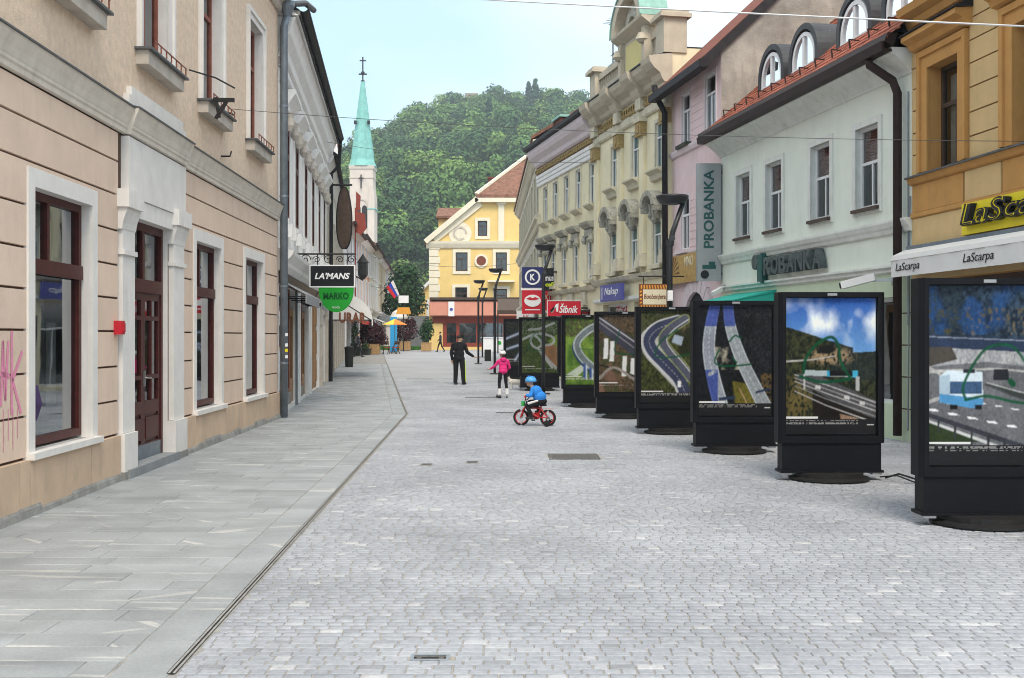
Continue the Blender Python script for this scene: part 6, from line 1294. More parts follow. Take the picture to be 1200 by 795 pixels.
def poster(kind, n):
    p = Print(n, 100 + kind * 17); X, Y = p.X, p.Y; n1, n2, n3 = p.noise(7, 6, 1), p.noise(46, 4, 2), p.noise(3, 5, 3)
    def field(lo, hi, nn): return np.asarray(lo) + (np.asarray(hi) - np.asarray(lo)) * np.clip((nn - .3) / .4, 0, 1)[..., None]
    if kind == 1:
        p.c = field((.006, .015, .03), (.05, .09, .14), n2); p.blend((Y < .4) * sf(n3, .5) * .6, (.02, .10, .28)); p.blend((Y > .18) * (Y < .4) * sf(n2, .62) * .7, (.20, .14, .04)); p.blend((X < .3) * (Y < .5) * sf(n2, .5) * .6, (.02, .03, .02))
        p.blend((Y > .50) * 1., (.30, .31, .33)); p.blend((Y > .5) * (Y < .64) * sf(n2, .45) * .5, (.5, .5, .5))
        p.poly([(0, .40), (1, .44), (1, .55), (0, .50)], (.03, .05, .10)); p.poly([(0, .41), (1, .45), (1, .46), (0, .42)], (.25, .28, .34))
        p.poly([(0, .5), (.2, .5), (.25, .6), (0, .66)], (.08, .07, .06)); p.poly([(0, .66), (.5, .62), (1, .68), (1, 1.46), (0, 1.46)], (.16, .165, .18))
        p.c *= np.where(Y > .66, .85 + .3 * n2, 1)[..., None]
        p.stroke([(0, .70, .03), (.3, .69, .02), (.6, .68, .015), (1, .72, .02)], (.45, .45, .44)); p.stroke([(0, .66, .02), (.1, .72, .02), (.25, .85, .03), (0, .95, .03)], (.4, .4, .4))
        p.stroke([(.5, .80, .03), (.8, .90, .05), (1.02, .93, .06)], (.06, .07, .07)); p.stroke([(.5, .79, .008), (.8, .87, .008), (1.02, .91, .008)], (.5, .52, .52))
        for k in range(7): p.poly([(.0 + k * .165, 1.00 + k * .033), (.07 + k * .165, 1.005 + k * .033), (.10 + k * .165, 1.025 + k * .033), (.02 + k * .165, 1.02 + k * .033)], (.75, .76, .78))
        for k in range(5): p.poly([(.42 + k * .14, .95 + k * .024), (.48 + k * .14, .955 + k * .024), (.5 + k * .14, .965 + k * .024), (.44 + k * .14, .962 + k * .024)], (.7, .7, .72))
        p.poly([(0, 1.10), (.45, 1.27), (0, 1.30)], (.03, .05, .015)); p.stroke([(0, 1.10, .02), (.9, 1.42, .03)], (.55, .56, .56), curve=False); p.stroke([(0, 1.05, .035), (.95, 1.36, .045)], (.05, .055, .07), curve=False)
        for k in range(5): p.poly([(.08 + k * .14, 1.09 + k * .047), (.10 + k * .14, 1.09 + k * .047), (.10 + k * .14, 1.20 + k * .05), (.08 + k * .14, 1.20 + k * .05)], (.04, .045, .05))
        p.poly([(.10, .74), (.16, .69), (.46, .70), (.47, .97), (.38, 1.0), (.10, .95)], (.60, .68, .74)); p.poly([(.10, .74), (.19, .72), (.19, .97), (.10, .95)], (.40, .50, .58)); p.poly([(.19, .78), (.46, .78), (.46, .88), (.19, .88)], (.06, .12, .22)); p.poly([(.10, .88), (.47, .92), (.47, .97), (.38, 1.0), (.10, .95)], (.10, .30, .52)); p.poly([(.19, .97), (.25, .97), (.25, 1.01), (.19, 1.01)], (.01, .01, .01)); p.poly([(.40, .97), (.46, .97), (.46, 1.01), (.40, 1.01)], (.01, .01, .01)); p.poly([(.30, .68), (.40, .68), (.40, .71), (.30, .71)], (.03, .03, .04))
        p.poly([(.56, .68), (.68, .68), (.69, .77), (.55, .77)], (.02, .022, .03)); p.poly([(.84, .76), (1, .78), (1, .86), (.84, .84)], (.5, .53, .56))
        p.scrawl([(.32, .93), (.30, .82), (.40, .62), (.52, .50), (.70, .49), (.82, .62), (.88, .80), (.98, .98)]); p.scrawl([(.32, .93), (.5, .90), (.75, .95), (1, .97)]); p.scrawl([(.70, .78), (.72, .80)], .05)
    elif kind == 2:
        cl = np.clip((fbm(p.h, p.w, 4, 5, 5) - .42) * 3, 0, 1) * np.clip(1 - np.abs(Y - .26) / .34, 0, 1); p.c = np.stack([.03 + .25 * Y, .12 + .42 * Y, .42 + .42 * Y], -1); p.blend(cl * 1.1, (.80, .85, .90))
        hl = .30 + .30 * X - .35 * (X - .9) * (X > .75) + .02 * n1; p.blend(Y > hl, (0, 0, 0)); veg = field((.010, .018, .012), (.07, .075, .035), n2); mk = (Y > hl)[..., None]; p.c = np.where(mk, veg, p.c)
        p.blend((Y > hl) * (Y < hl + .3) * (X > .5) * .5, (.02, .035, .045)); p.blend(np.clip(1 - np.hypot((X - .5) / .32, (Y - .62) / .12), 0, 1) * sf(n2, .45) * 2, (.33, .25, .16)); p.blend(np.clip(1 - np.hypot((X - .45) / .12, (Y - .55) / .06), 0, 1) * 3, (.015, .015, .015))
        p.stroke([(.0, .68, .02), (.3, .66, .015), (.55, .62, .012)], (.42, .41, .39)); p.blend(np.clip(1 - np.hypot((X - .12) / .25, (Y - 1.1) / .35), 0, 1) * sf(n2, .42) * 1.6, (.16, .13, .05))
        p.poly([(.10, .82), (.3, .80), (1, 1.10), (1, 1.34), (.55, 1.18), (.2, .95)], (.10, .10, .11)); p.poly([(.3, .98), (.55, 1.12), (1, 1.30), (1, 1.46), (.3, 1.46)], (.02, .015, .012)); p.poly([(.60, 1.24), (.78, 1.28), (.96, 1.38), (.62, 1.34)], (.34, .24, .17))
        for k, c in ((0, .50), (.045, .36), (.09, .48), (.15, .30), (.22, .52)): p.stroke([(.10, .82 + k * .8, .008), (.45, .93 + k, .010), (1, 1.12 + k, .014)], (c, c, c * 1.02), curve=False)
        p.poly([(.20, .77), (.80, .79), (.80, .85), (.20, .83)], (.42, .48, .50)); p.poly([(.48, .775), (.76, .785), (.76, .84), (.48, .835)], (.012, .012, .016)); p.poly([(.46, .775), (.49, .775), (.49, .84), (.46, .84)], (.05, .35, .55)); p.poly([(.74, .78), (.80, .78), (.80, .855), (.74, .85)], (.08, .42, .60)); p.poly([(.78, .84), (.82, .84), (.82, 1.0), (.78, .99)], (.45, .46, .46)); p.poly([(.20, .82), (.215, .82), (.215, .98), (.20, .98)], (.5, .5, .5))
        for x, y in ((.33, .93), (.65, 1.04), (.82, 1.10)): p.poly([(x, y), (x + .06, y + .01), (x + .06, y + .05), (x, y + .04)], (.55, .55, .56))
        p.scrawl([(.2, .80), (.22, .66), (.34, .5), (.50, .42), (.58, .50), (.62, .70), (.72, .86)], .03); p.scrawl([(.16, .84), (.4, .90), (.7, .87)], .03)
    elif kind == 3:
        p.c = field((.004, .005, .007), (.02, .024, .028), n2); p.blend(sf(n2, .62) * (X > .6) * .5, (.05, .045, .05)); p.blend((Y > .55) * (Y < .85) * (X > .22) * (X < .55) * sf(n1, .4), (.34, .32, .27)); p.poly([(.46, 1.0), (.66, 1.04), (.82, 1.30), (.50, 1.30)], (.17, .15, .03)); p.blend((Y > 1.0) * (X > .45) * (X < .85) * sf(n2, .55) * .4, (.06, .06, .02)); p.blend((Y > .9) * (X > .85) * sf(n2, .5), (.14, .10, .04))
        for a, w, c in (([(.22, 0), (.16, .3), (.14, .6), (.20, .95), (.30, 1.32)], .17, (.30, .33, .38)), ([(.40, 0), (.44, .3), (.58, .7), (.78, 1.1), (.92, 1.36)], .16, (.30, .33, .36))):
            p.stroke([(x, y, w * (.85 + .25 * y)) for x, y in a], (.52, .56, .60)); p.stroke([(x, y, w * .86 * (.85 + .25 * y)) for x, y in a], c); p.stroke([(x, y, .008) for x, y in a], (.55, .56, .6), dash=2)
        rb = ((X < .5) & (Y < .28)) | ((X < .26) & (Y > .85) & (n3 > .42)); p.blend(rb * .8 * (p.c.sum(-1) > .3), (.015, .05, .30))
        p.poly([(.28, 1.22), (.5, 1.20), (.5, 1.24), (.28, 1.26)], (.03, .05, .10)); p.poly([(.78, 1.14), (.98, 1.09), (.98, 1.12), (.78, 1.17)], (.03, .05, .10)); p.stroke([(.56, 1.1, .012), (.66, 1.3, .012)], (.45, .32, .22), curve=False)
        p.scrawl([(.42, .48), (.50, .40), (.58, .44)]); p.scrawl([(.28, .58), (.22, .74), (.3, .80), (.5, .80), (.72, .78)]); p.scrawl([(.46, .68), (.52, .76)])
    elif kind == 4:
        p.c = field((.012, .02, .008), (.10, .11, .035), n2); p.blend((Y < .35) * sf(n1, .5) * .6, (.10, .10, .06)); p.blend((X > .62) * (Y < .7) * sf(n2, .5) * .8, (.02, .018, .015)); p.blend((X > .7) * (Y > .25) * (Y < .5) * sf(n1, .5) * .6, (.24, .16, .10))
        a = [(.62, .18), (.30, .28), (.14, .44), (.18, .62), (.40, .85), (.62, 1.08), (.74, 1.35)]; p.stroke([(x, y, .30) for x, y in a[2:6]], (.45, .46, .46)); p.stroke([(x - .02, y, .22) for x, y in a], (.52, .53, .55)); p.stroke([(x, y, .19) for x, y in a], (.055, .065, .12)); p.stroke([(x, y, .008) for x, y in a], (.5, .5, .55), dash=2)
        b2 = [(.72, .14), (.48, .30), (.36, .46), (.44, .62), (.62, .82), (.90, 1.15)]; p.stroke([(x, y, .17) for x, y in b2], (.30, .34, .14)); p.stroke([(x, y, .14) for x, y in b2], (.10, .11, .15)); p.stroke([(x + .06, y, .012) for x, y in b2], (.7, .7, .7)); p.poly([(.55, .38), (.7, .42), (.66, .56), (.5, .5)], (.35, .42, .5)); p.poly([(.60, 1.12), (.66, 1.12), (.66, 1.22), (.60, 1.22)], (.7, .72, .75)); p.scrawl([(.6, .3), (.32, .5), (.24, .72), (.5, .74), (.85, .68)])
    elif kind == 5:
        p.c = field((.05, .04, .03), (.17, .12, .07), n2); p.blend((Y > .35) * sf(n1, .52) * .7, (.06, .08, .03)); p.blend((X < .5) * (Y > .9) * sf(n3, .5) * .8, (.25, .15, .11))
        p.stroke([(-.05, .10, .22), (1.1, .92, .30)], (.07, .07, .10), curve=False); p.stroke([(-.05, .02, .02), (1.1, .78, .025)], (.5, .5, .52), curve=False); p.stroke([(-.05, .10, .012), (1.1, .92, .012)], (.4, .4, .42), curve=False)
        for x, y in ((.10, .45), (.22, .50), (.46, .78), (.62, .82), (.84, 1.15)): p.poly([(x, y), (x + .08, y), (x + .07, y + .38), (x - .02, y + .38)], (.66, .67, .68))
        p.stroke([(0, .95, .03), (.4, 1.05, .03), (.9, 1.25, .05)], (.02, .02, .02)); p.stroke([(0, 1.20, .06), (.3, 1.0, .05), (.8, 1.3, .05)], (.32, .29, .27)); p.scrawl([(.4, .3), (.3, .68), (.5, .74), (1, .76)])
    elif kind == 6:
        p.c = field((.08, .16, .03), (.20, .30, .06), n1); p.blend((Y < .42) * np.clip((n2 - .35) * 4, 0, 1), (.09, .075, .05)); p.blend((X > .6) * (Y < .7) * sf(n2, .55) * .5, (.05, .08, .03)); p.poly([(0, 1.25), (.4, 1.0), (.55, 1.05), (.25, 1.28)], (.45, .50, .44))
        a = [(.95, .08), (.5, .28), (.26, .55), (.36, .85), (.7, 1.15), (1.02, 1.38)]; p.stroke([(x - .05, y + .05, .12) for x, y in a[1:]], (.02, .05, .12)); p.stroke([(x, y, .17) for x, y in a], (.42, .47, .48)); p.stroke([(x, y, .11) for x, y in a], (.18, .21, .23))
        for k in range(5): x = .40 + k * .13; y = .98 + k * .09; p.poly([(x, y), (x + .06, y + .04), (x + .06, 1.35), (x, 1.33)], (.06, .12, .30)); p.poly([(x + .06, y + .04), (x + .09, y + .05), (x + .09, 1.35), (x + .06, 1.35)], (.5, .55, .6))
        p.scrawl([(.3, .68), (.6, .70), (1, .78)], .015)
    elif kind == 7:
        p.c = field((.02, .04, .015), (.10, .13, .04), n2); p.poly([(.55, .75), (1, .55), (1, 1.3), (.8, 1.3)], (.22, .13, .07)); p.poly([(.72, .6), (1, .4), (1, .75)], (.15, .22, .05)); p.blend((Y < .4) * sf(n2, .5) * .4, (.20, .24, .22))
        for a in ([(0, .55), (.3, .42), (.6, .40), (.88, .5), (.86, .66), (.6, .72)], [(.3, .42), (.24, .62), (.4, .78), (.56, .68), (.44, .5), (.3, .42)], [(.45, .80), (.6, 1.0), (.85, 1.32)], [(.2, .28), (.5, .25), (.9, .1)], [(.5, .84), (.72, 1.08), (.95, 1.32)]): p.stroke([(x, y, .055) for x, y in a], (.42, .44, .44)); p.stroke([(x, y, .03) for x, y in a], (.26, .28, .29))
        p.scrawl([(.15, .80), (.3, .45), (.45, .38), (.6, .7), (.62, .85), (.3, .84), (.15, .80)], .02)
    else:
        p.c = field((.01, .012, .016), (.05, .06, .05), n2)
        for a in ([(0, .6), (.5, .4), (1, .25)], [(.3, 1.3), (.7, .7), (.95, .3)], [(0, .95), (.5, .8), (1, .75)]): p.stroke([(x, y, .10) for x, y in a], (.16, .20, .30)); p.stroke([(x, y, .03) for x, y in a], (.5, .55, .6))
    k_ = np.array([.25, .5, .25]); c = p.c
    for ax in (0, 1): c = np.apply_along_axis(lambda v: np.convolve(np.pad(v, 1, mode='edge'), k_, 'valid'), ax, c)
    gr = (1 + (.5 * (p.noise(70, 2, 21) - .5) + .5 * (p.noise(5, 4, 22) - .5)) * np.where(c.max(-1) > .45, .35, 1.0))[..., None]; p.c = np.clip((c * gr) ** 1.2 * 1.25, 0, 1)
    p.caption(kind in (1, 2, 3, 4)); return p

def display_case(kind, label, x, y, rz, n, W_=1.34):
    """x, y: front left foot corner"""
    t = thing('display_case', label, 'display case', (x + W_ / 2, y + .14, g(y)), rz, 'black display cases standing in a row'); w = W_ / 2
    b = MB(); b.plan([(-w, -.10), (-w + .05, -.14), (w - .05, -.14), (w, -.10), (w, .10), (w - .05, .14), (-w + .05, .14), (-w, .10)], .47, .56); b.plan([(-w, -.10), (-w + .05, -.14), (w - .05, -.14), (w, -.10), (w, .10), (w - .05, .14), (-w + .05, .14), (-w, .10)], 2.30, 2.36)
    for s in (-1, 1): b.plan([(s * w, -.10), (s * (w - .05), -.14), (s * (w - .09), -.14), (s * (w - .09), .14), (s * (w - .05), .14), (s * w, .10)][::s], .56, 2.30)
    b.box(-w + .09, w - .09, -.06, .13, .56, 2.30); b.build('cabinet', M['case_black'], t)
    pw, ph = W_ - .20, 1.715; pr = poster(kind, n); h_, w_ = pr.h, pr.w
    X, Z = np.meshgrid(np.linspace(-pw / 2, pw / 2, w_), np.linspace(.575 + ph, .575, h_)); V = np.stack([X, np.full_like(X, -.075), Z], -1).reshape(-1, 3)
    i = np.arange(h_ * w_).reshape(h_, w_); Fq = np.stack([i[1:, :-1], i[1:, 1:], i[:-1, 1:], i[:-1, :-1]], -1).reshape(-1, 4)
    C = np.concatenate([np.clip(pr.c, 0, 1).reshape(-1, 3), np.ones((h_ * w_, 1))], 1); link('photo_print', np_mesh('photo_print', V, Fq, M['print'], attrs={'col': C}), t)
    MB().quad((-w + .09, -.125, .56), (w - .09, -.125, .56), (w - .09, -.125, 2.30), (-w + .09, -.125, 2.30)).build('glass', M['glass_case'], t)
    MB().box(-w + .045, w - .045, -.115, .115, .13, .47).build('skirt', M['case_black'], t); MB().box(-w + .02, w - .02, -.145, .145, .10, .13).build('flange', M['case_black'], t)
    MB().lathe([(.46, 0), (.50, .012), (.50, .035), (.42, .05), (.42, .10)], (0, 0, .003), 28).build('foot_disc', M['iron'], t)
    for s in (-1, 1): MB().box(s * (w - .1) - .06, s * (w - .1) + .06, -.13, .13, .075, .10).build('end_bracket', M['steel'], t)
    MB().box(-.06, .06, -.146, -.1405, 2.315, 2.345).build('lock_plate', M['sign_grey'], t)
    return t
display_case(1, 'black display case showing a white camper van on a motorway', 3.87, 10.95, R(1.0), 190)
display_case(2, 'black display case showing a road gantry under a blue cloudy sky', 3.33, 14.4, R(1.5), 170)
display_case(3, 'black display case showing two pale carriageways on a dark background', 2.80, 17.86, R(2), 140)
display_case(4, 'black display case showing a curving blue-grey motorway', 2.30, 21.4, R(2), 110)
display_case(5, 'black display case showing a diagonal viaduct with white piers', 1.83, 25.5, R(2), 100)
display_case(6, 'black display case showing a curved viaduct over a green meadow', 1.27, 29.5, R(3), 90)
display_case(7, 'black display case showing an aerial view of a looping interchange', .22, 37.0, R(4), 80)
display_case(8, 'black display case with a dark print beside the second lamp post', -.33, 44.5, R(4), 60)
t = tag(MB().tube([(4.72, 14.55, .02), (4.8, 14.3, .1), (5.1, 13.9, .012), (5.35, 13.4, .01), (4.9, 12.2, .01), (4.9, 11.2, .02)], .012, 6).tube([(4.6, 14.4, .05), (4.75, 14.2, .09), (4.95, 14.1, .012)], .01, 6).build('power_cable', M['rubber']), 'black power cable trailing between the two nearest display cases', 'cable')

# ================================================================== STREET LAMPS
def lamp(label, x, y, rz=0):
    t = thing('street_lamp', label, 'street lamp', (x, y, g(y)), rz, 'slim black street lamps along the street')
    MB().box(-.2, .2, -.2, .2, 0, .03).build('base_plate', M['lamp_metal'], t)
    MB().tube([(0, 0, .03), (0, 0, 3.55), (.06, 0, 3.85), (.26, 0, 4.42)], [.058, .058, .054, .046], 10).build('post', M['lamp_metal'], t, True)
    MB().lathe([(.075, 0), (.075, .12)], (.01, 0, 3.58), 12).tube([(.04, -.075, 3.72), (.04, .075, 3.72)], .06, 8).build('joint', M['lamp_metal'], t)
    MB().lathe([(.10, 4.38), (.25, 4.41), (.31, 4.50), (.32, 4.54), (.31, 4.56), (.02, 4.58)], (.05, 0, 0), 24).build('head', M['lamp_metal'], t, True)
    return t
lamp('black street lamp with a small white box, rising behind the curving-motorway case', 3.08, 22.5)
lamp('black street lamp standing in front of the lips sign', .96, 35.2)
l3 = lamp('black street lamp beside the skating girl', -.75, 50)
lamp('black street lamp right of the man in black', -1.84, 63); lamp('farthest black street lamp before the yellow house', -1.95, 76)
tag(MB().box(-.14, .14, -.1, .1, 0, .5).box(-.12, .12, -.12, -.1, .05, .45).build('waste_box', M['iron'], None, loc=(-1.05, 49.95, g(50) + .55)), 'dark waste box hung on the lamp post beside the girl', 'box')

# ================================================================== WIRES
def wire(label, a, b, sag, r, m):
    a, b = Vector(a), Vector(b); tag(MB().tube([a.lerp(b, k / 24) - Vector((0, 0, sag * 4 * (k / 24) * (1 - k / 24))) for k in range(25)], r, 5).build('overhead_wire', M[m]), label, 'wire')
wire('pale thick cable spanning the street at roof height', (-5.15, 25.4, 9.5), (7.43, 14.0, 5.52), .03, .013, 'wire_pale')
wire('thin wire from the peach house hook across to the ochre house', (-4.95, 20.1, 5.78), (7.2, 16.2, 4.55), .12, .005, 'wire_dark')
wire('thin wire between the ornate house and the palace', (-6.6, 40, 8.6), (3.0, 40.2, 7.9), .25, .008, 'wire_dark')
wire('thin wire across the far end of the street', (-11.2, 92, 8.2), (.3, 88, 7.4), .5, .015, 'wire_dark')
wire('thin wire low across the square before the round tree', (-12.2, 100, 6.2), (-7.2, 99, 6.6), .4, .015, 'wire_dark')

# ================================================================== PEOPLE
def ball(b, c, r, n=12):
    vs = []; fs = []; r = r if isinstance(r, tuple) else (r,) * 3; m_ = n // 2 + 1
    for i in range(1, m_):
        th = math.pi * i / m_
        for k in range(n): ph = 2 * math.pi * k / n; vs.append((c[0] + r[0] * math.sin(th) * math.cos(ph), c[1] + r[1] * math.sin(th) * math.sin(ph), c[2] + r[2] * math.cos(th)))
    q = len(vs); vs += [(c[0], c[1], c[2] + r[2]), (c[0], c[1], c[2] - r[2])]
    for i in range(m_ - 2):
        for k in range(n): fs.append((i*n+k, (i+1)*n+k, (i+1)*n+(k+1)%n, i*n+(k+1)%n))
    for k in range(n): fs.append((q, k, (k+1)%n)); fs.append((q + 1, (m_-2)*n+(k+1)%n, (m_-2)*n+k))
    b.add(vs, fs)
def body(name, caps, mats, voxel=.012, smooth=6):
    """one continuous surface grown over tapered limbs; caps: (p0, p1, r0, r1, material index) or (centre, radii, material index)"""
    b = MB()
    for c in caps:
        if len(c) == 3: ball(b, c[0], c[1])
        else:
            p, q = Vector(c[0]), Vector(c[1]); n_ = max(2, int((q - p).length / (min(c[2], c[3]) * .5)) + 1)
            for k in range(n_ + 1): t = k / n_; ball(b, p.lerp(q, t), c[2] + (c[3] - c[2]) * t, 10)
    to = b.build('tmp', M['skin']); rm = to.modifiers.new('r', 'REMESH'); rm.mode = 'VOXEL'; rm.voxel_size = voxel; sm = to.modifiers.new('s', 'SMOOTH'); sm.iterations = smooth; sm.factor = .5
    bpy.context.view_layer.update(); me = bpy.data.meshes.new_from_object(to.evaluated_get(bpy.context.evaluated_depsgraph_get())); old = to.data; bpy.data.objects.remove(to); bpy.data.meshes.remove(old)
    me.name = name; me.materials.clear()
    for m in mats: me.materials.append(M[m])
    C = np.empty(len(me.polygons) * 3); me.polygons.foreach_get('center', C); C = C.reshape(-1, 3); best = np.full(len(C), 9.); mi = np.zeros(len(C), np.int32)
    for c in caps:
        if len(c) == 3: r = np.array(c[1] if isinstance(c[1], tuple) else (c[1],) * 3); d = (np.linalg.norm((C - np.array(c[0])) / r, axis=1) - 1) * r.min(); k = c[2]
        else:
            p, q = np.array(c[0]), np.array(c[1]); v = q - p; t = np.clip((C - p) @ v / (v @ v + 1e-9), 0, 1); d = np.linalg.norm(C - p - t[:, None] * v, axis=1) - (c[2] + (c[3] - c[2]) * t); k = c[4]
        s = d < best; best[s] = d[s]; mi[s] = k
    me.polygons.foreach_set('material_index', mi); me.polygons.foreach_set('use_smooth', [True] * len(mi)); return me
def hand(w, f, s, m, r=.0085, curl=.02):    # palm at wrist w pointing along f; five fingers of unequal length
    w, f = Vector(w), Vector(f).normalized(); side = f.cross(Vector((0, 0, 1))); side = (side if side.length > .2 else f.cross(Vector((0, 1, 0)))).normalized(); dn = side.cross(f).normalized() * -1
    c = [(tuple(w), tuple(w + f * .075 * s), .026 * s, .034 * s, m)]
    for k, l in enumerate((.060, .075, .080, .070)):
        a = w + f * .085 * s + side * (k - 1.5) * .021 * s; e = a + f * l * s * .6 + dn * curl * .3; c += [(tuple(a), tuple(e), r * s * 1.1, r * s, m), (tuple(e), tuple(e + f * l * s * .4 + dn * curl), r * s, r * s * .85, m)]
    a = w + f * .03 * s - side * .03 * s; c.append((tuple(a), tuple(a - side * .035 * s + f * .045 * s), .012 * s, .010 * s, m)); return c
def head(c, s, turn, hair, mi_skin, mi_hair, b):
    """skull, jaw, nose, ears; turn = yaw of the face about z (0 looks along +y)"""
    c = Vector(c); R_ = Matrix.Rotation(turn, 3, 'Z'); P = lambda x, y, z: tuple(c + R_ @ Vector((x, y, z)) * s)
    o = [(tuple(c), (.078 * s, .078 * s, .11 * s), mi_skin), (P(0, -.015, .03), (.08 * s, .08 * s, .085 * s), mi_skin), (P(0, .035, -.06), (.05 * s, .05 * s, .055 * s), mi_skin), (P(0, .09, -.005), P(0, .105, -.03), .012 * s, .016 * s, mi_skin)]
    for k in (-1, 1): o.append((P(k * .083, -.01, -.01), (.014 * s, .022 * s, .03 * s), mi_skin))
    return o, P
def face(parent, P, s):
    for k in (-1, 1): b = MB(); ball(b, P(k * .032, .070, .005), .011 * s, 8); b.build('eye', M['dark'], parent)
    b = MB(); b.tube([P(-.025, .083, -.055), P(0, .09, -.057), P(.025, .083, -.055)], .006 * s, 5); b.build('mouth', M['sign_brown'], parent)
def cap_shell(name, P, m, parent, r=(.098, .105, .10), zmin=-.02, n=14, cz=.03, y0=-.012, vents=False):
    b = MB(); vs = []; fs = []; rows_ = 7
    for i in range(rows_ + 1):
        th = (math.pi * .56) * i / rows_
        for k in range(n): ph = 2 * math.pi * k / n; fr = 1 if math.sin(ph) < .3 else .86; vs.append(P(r[0] * math.sin(th) * math.cos(ph), y0 + r[1] * math.sin(th) * math.sin(ph), cz + r[2] * math.cos(th) * (1 if i < rows_ else fr)))
    for i in range(rows_):
        for k in range(n): fs.append((i*n+k, (i+1)*n+k, (i+1)*n+(k+1)%n, i*n+(k+1)%n))
    b.add(vs, fs); o = b.build(name, m, parent, True); sm = o.modifiers.new('shell', 'SOLIDIFY'); sm.thickness = .014; return o

# -- man in black, back to the camera, right arm held out
hd, HP = head((.02, .03, 1.625), 1.0, R(-62), 0, 0, 3, None)
caps = hd + [((0, .0, 1.42), (.015, .02, 1.54), .058, .055, 0), ((0, 0, 1.30), (.22, .14, .18), 1), ((0, 0, 1.10), (.21, .15, .18), 1), ((0, -.005, .96), (.205, .155, .14), 1), ((-.16, 0, 1.42), (.16, 0, 1.42), .08, .08, 1),
    ((-.22, 0, 1.40), (-.28, -.02, 1.13), .078, .066, 1), ((-.28, -.02, 1.13), (-.27, .05, .90), .066, .052, 1), ((.22, 0, 1.40), (.30, .03, 1.15), .078, .066, 1), ((.30, .03, 1.15), (.45, .20, 1.01), .066, .05, 1),
    ((-.105, 0, .92), (-.125, .02, .50), .115, .09, 2), ((-.125, .02, .50), (-.13, -.01, .10), .09, .078, 2), ((.105, 0, .92), (.14, .03, .50), .115, .09, 2), ((.14, .03, .50), (.17, .02, .10), .09, .078, 2),
    ((-.12, -.03, .05), (-.135, .15, .04), .048, .04, 3), ((.15, .0, .05), (.18, .17, .04), .048, .04, 3)] + hand((-.27, .055, .88), (0, .1, -1), 1, 0) + hand((.47, .22, .995), (.8, .5, -.2), 1, 0)
man = tag(link('person', body('person', caps, ['skin', 'cloth_black', 'cloth_black', 'shoe_dark'], .010)), 'man in black jacket and trousers, back turned, one arm held out', 'person'); man.location = (-1.88, 40.8, g(40.8)); man.rotation_euler = (0, 0, R(-18))
face(man, HP, 1.0); cap_shell('hair', HP, M['hair_dark'], man, (.090, .096, .100), cz=.032, y0=-.024)
MB().tube([(.222, .02, .86), (.232, .03, .52), (.25, .02, .12)], [.012, .014, .014], 6).build('trouser_stripe', M['cloth_neon'], man)
MB().lathe([(.10, 0), (.085, .06), (.07, .085)], (.0, .0, 1.43), 14, cap=False).build('collar', M['cloth_black'], man)

# -- girl in pink on inline skates, seen from behind
s = .80; hd, GP = head((-.02, .03, 1.27), .92, R(20), 0, 0, 3, None)
caps = hd + [((0, 0, 1.08), (0, .02, 1.19), .045, .045, 0), ((0, 0, 1.0), (.135, .095, .14), 1), ((0, -.01, .86), (.13, .10, .12), 1), ((0, -.015, .78), (.135, .11, .09), 1), ((-.10, 0, 1.07), (.10, 0, 1.07), .055, .055, 1),
    ((-.14, 0, 1.06), (-.23, .04, .92), .05, .043, 1), ((-.23, .04, .92), (-.33, .14, .85), .043, .034, 1), ((.14, 0, 1.06), (.20, .02, .88), .05, .043, 1), ((.20, .02, .88), (.17, .17, .82), .043, .034, 1),
    ((-.07, 0, .72), (-.10, .05, .44), .072, .052, 2), ((-.10, .05, .44), (-.11, -.02, .18), .052, .04, 2), ((.07, 0, .72), (.10, .06, .44), .072, .052, 2), ((.10, .06, .44), (.12, .0, .18), .052, .04, 2)] + hand((-.345, .15, .845), (-.7, .6, -.1), .75, 0, .0105) + hand((.165, .185, .815), (-.2, 1, -.1), .75, 0, .0105)
girl = tag(link('person', body('person', caps, ['skin', 'cloth_pink', 'cloth_black'], .009)), 'girl in pink jacket, black leggings and white helmet on inline skates', 'person'); girl.location = (-.26, 33.3, g(33.3)); girl.rotation_euler = (0, 0, R(12))
face(girl, GP, .92); cap_shell('helmet', GP, M['helmet_white'], girl, (.112, .125, .115), cz=.02)
for k in range(3): b = MB(); b.bar(GP(-.05 + k * .05, -.10, .112), GP(-.05 + k * .05, .06, .135), .02, .008); b.build('helmet_vent', M['dark'], girl)
MB().tube([GP(0, -.07, -.04), GP(0, -.10, -.14), GP(.01, -.10, -.22)], [.03, .035, .02], 8).build('ponytail', M['hair_dark'], girl)
MB().lathe([(.09, 0), (.10, .05), (.07, .10)], (0, -.03, 1.07), 12, cap=False).build('hood', M['cloth_pink'], girl)
for k in (-1, 1):
    t = thing('inline_skate', 'white inline skate on the girl\'s ' + ('left' if k < 0 else 'right') + ' foot', 'skate', (girl.location.x + k * .115 * .98, girl.location.y - .01 + .02 * k, g(33.3)), R(12 - 14 * k))
    MB().tube([(0, -.03, .10), (0, -.02, .20), (0, -.01, .27)], [.062, .056, .06], 10).build('cuff', M['shoe_white'], t); b = MB(); ball(b, (0, .05, .115), (.05, .13, .05)); b.build('boot', M['shoe_white'], t); MB().box(-.012, .012, -.12, .18, .045, .085).build('chassis', M['steel'], t)
    for q in range(4): MB().lathe([(.03, -.012), (.036, -.006), (.036, .006), (.03, .012)], (0, -.10 + q * .082, .037), 14, axis='x').build('wheel', M['rubber'], t)

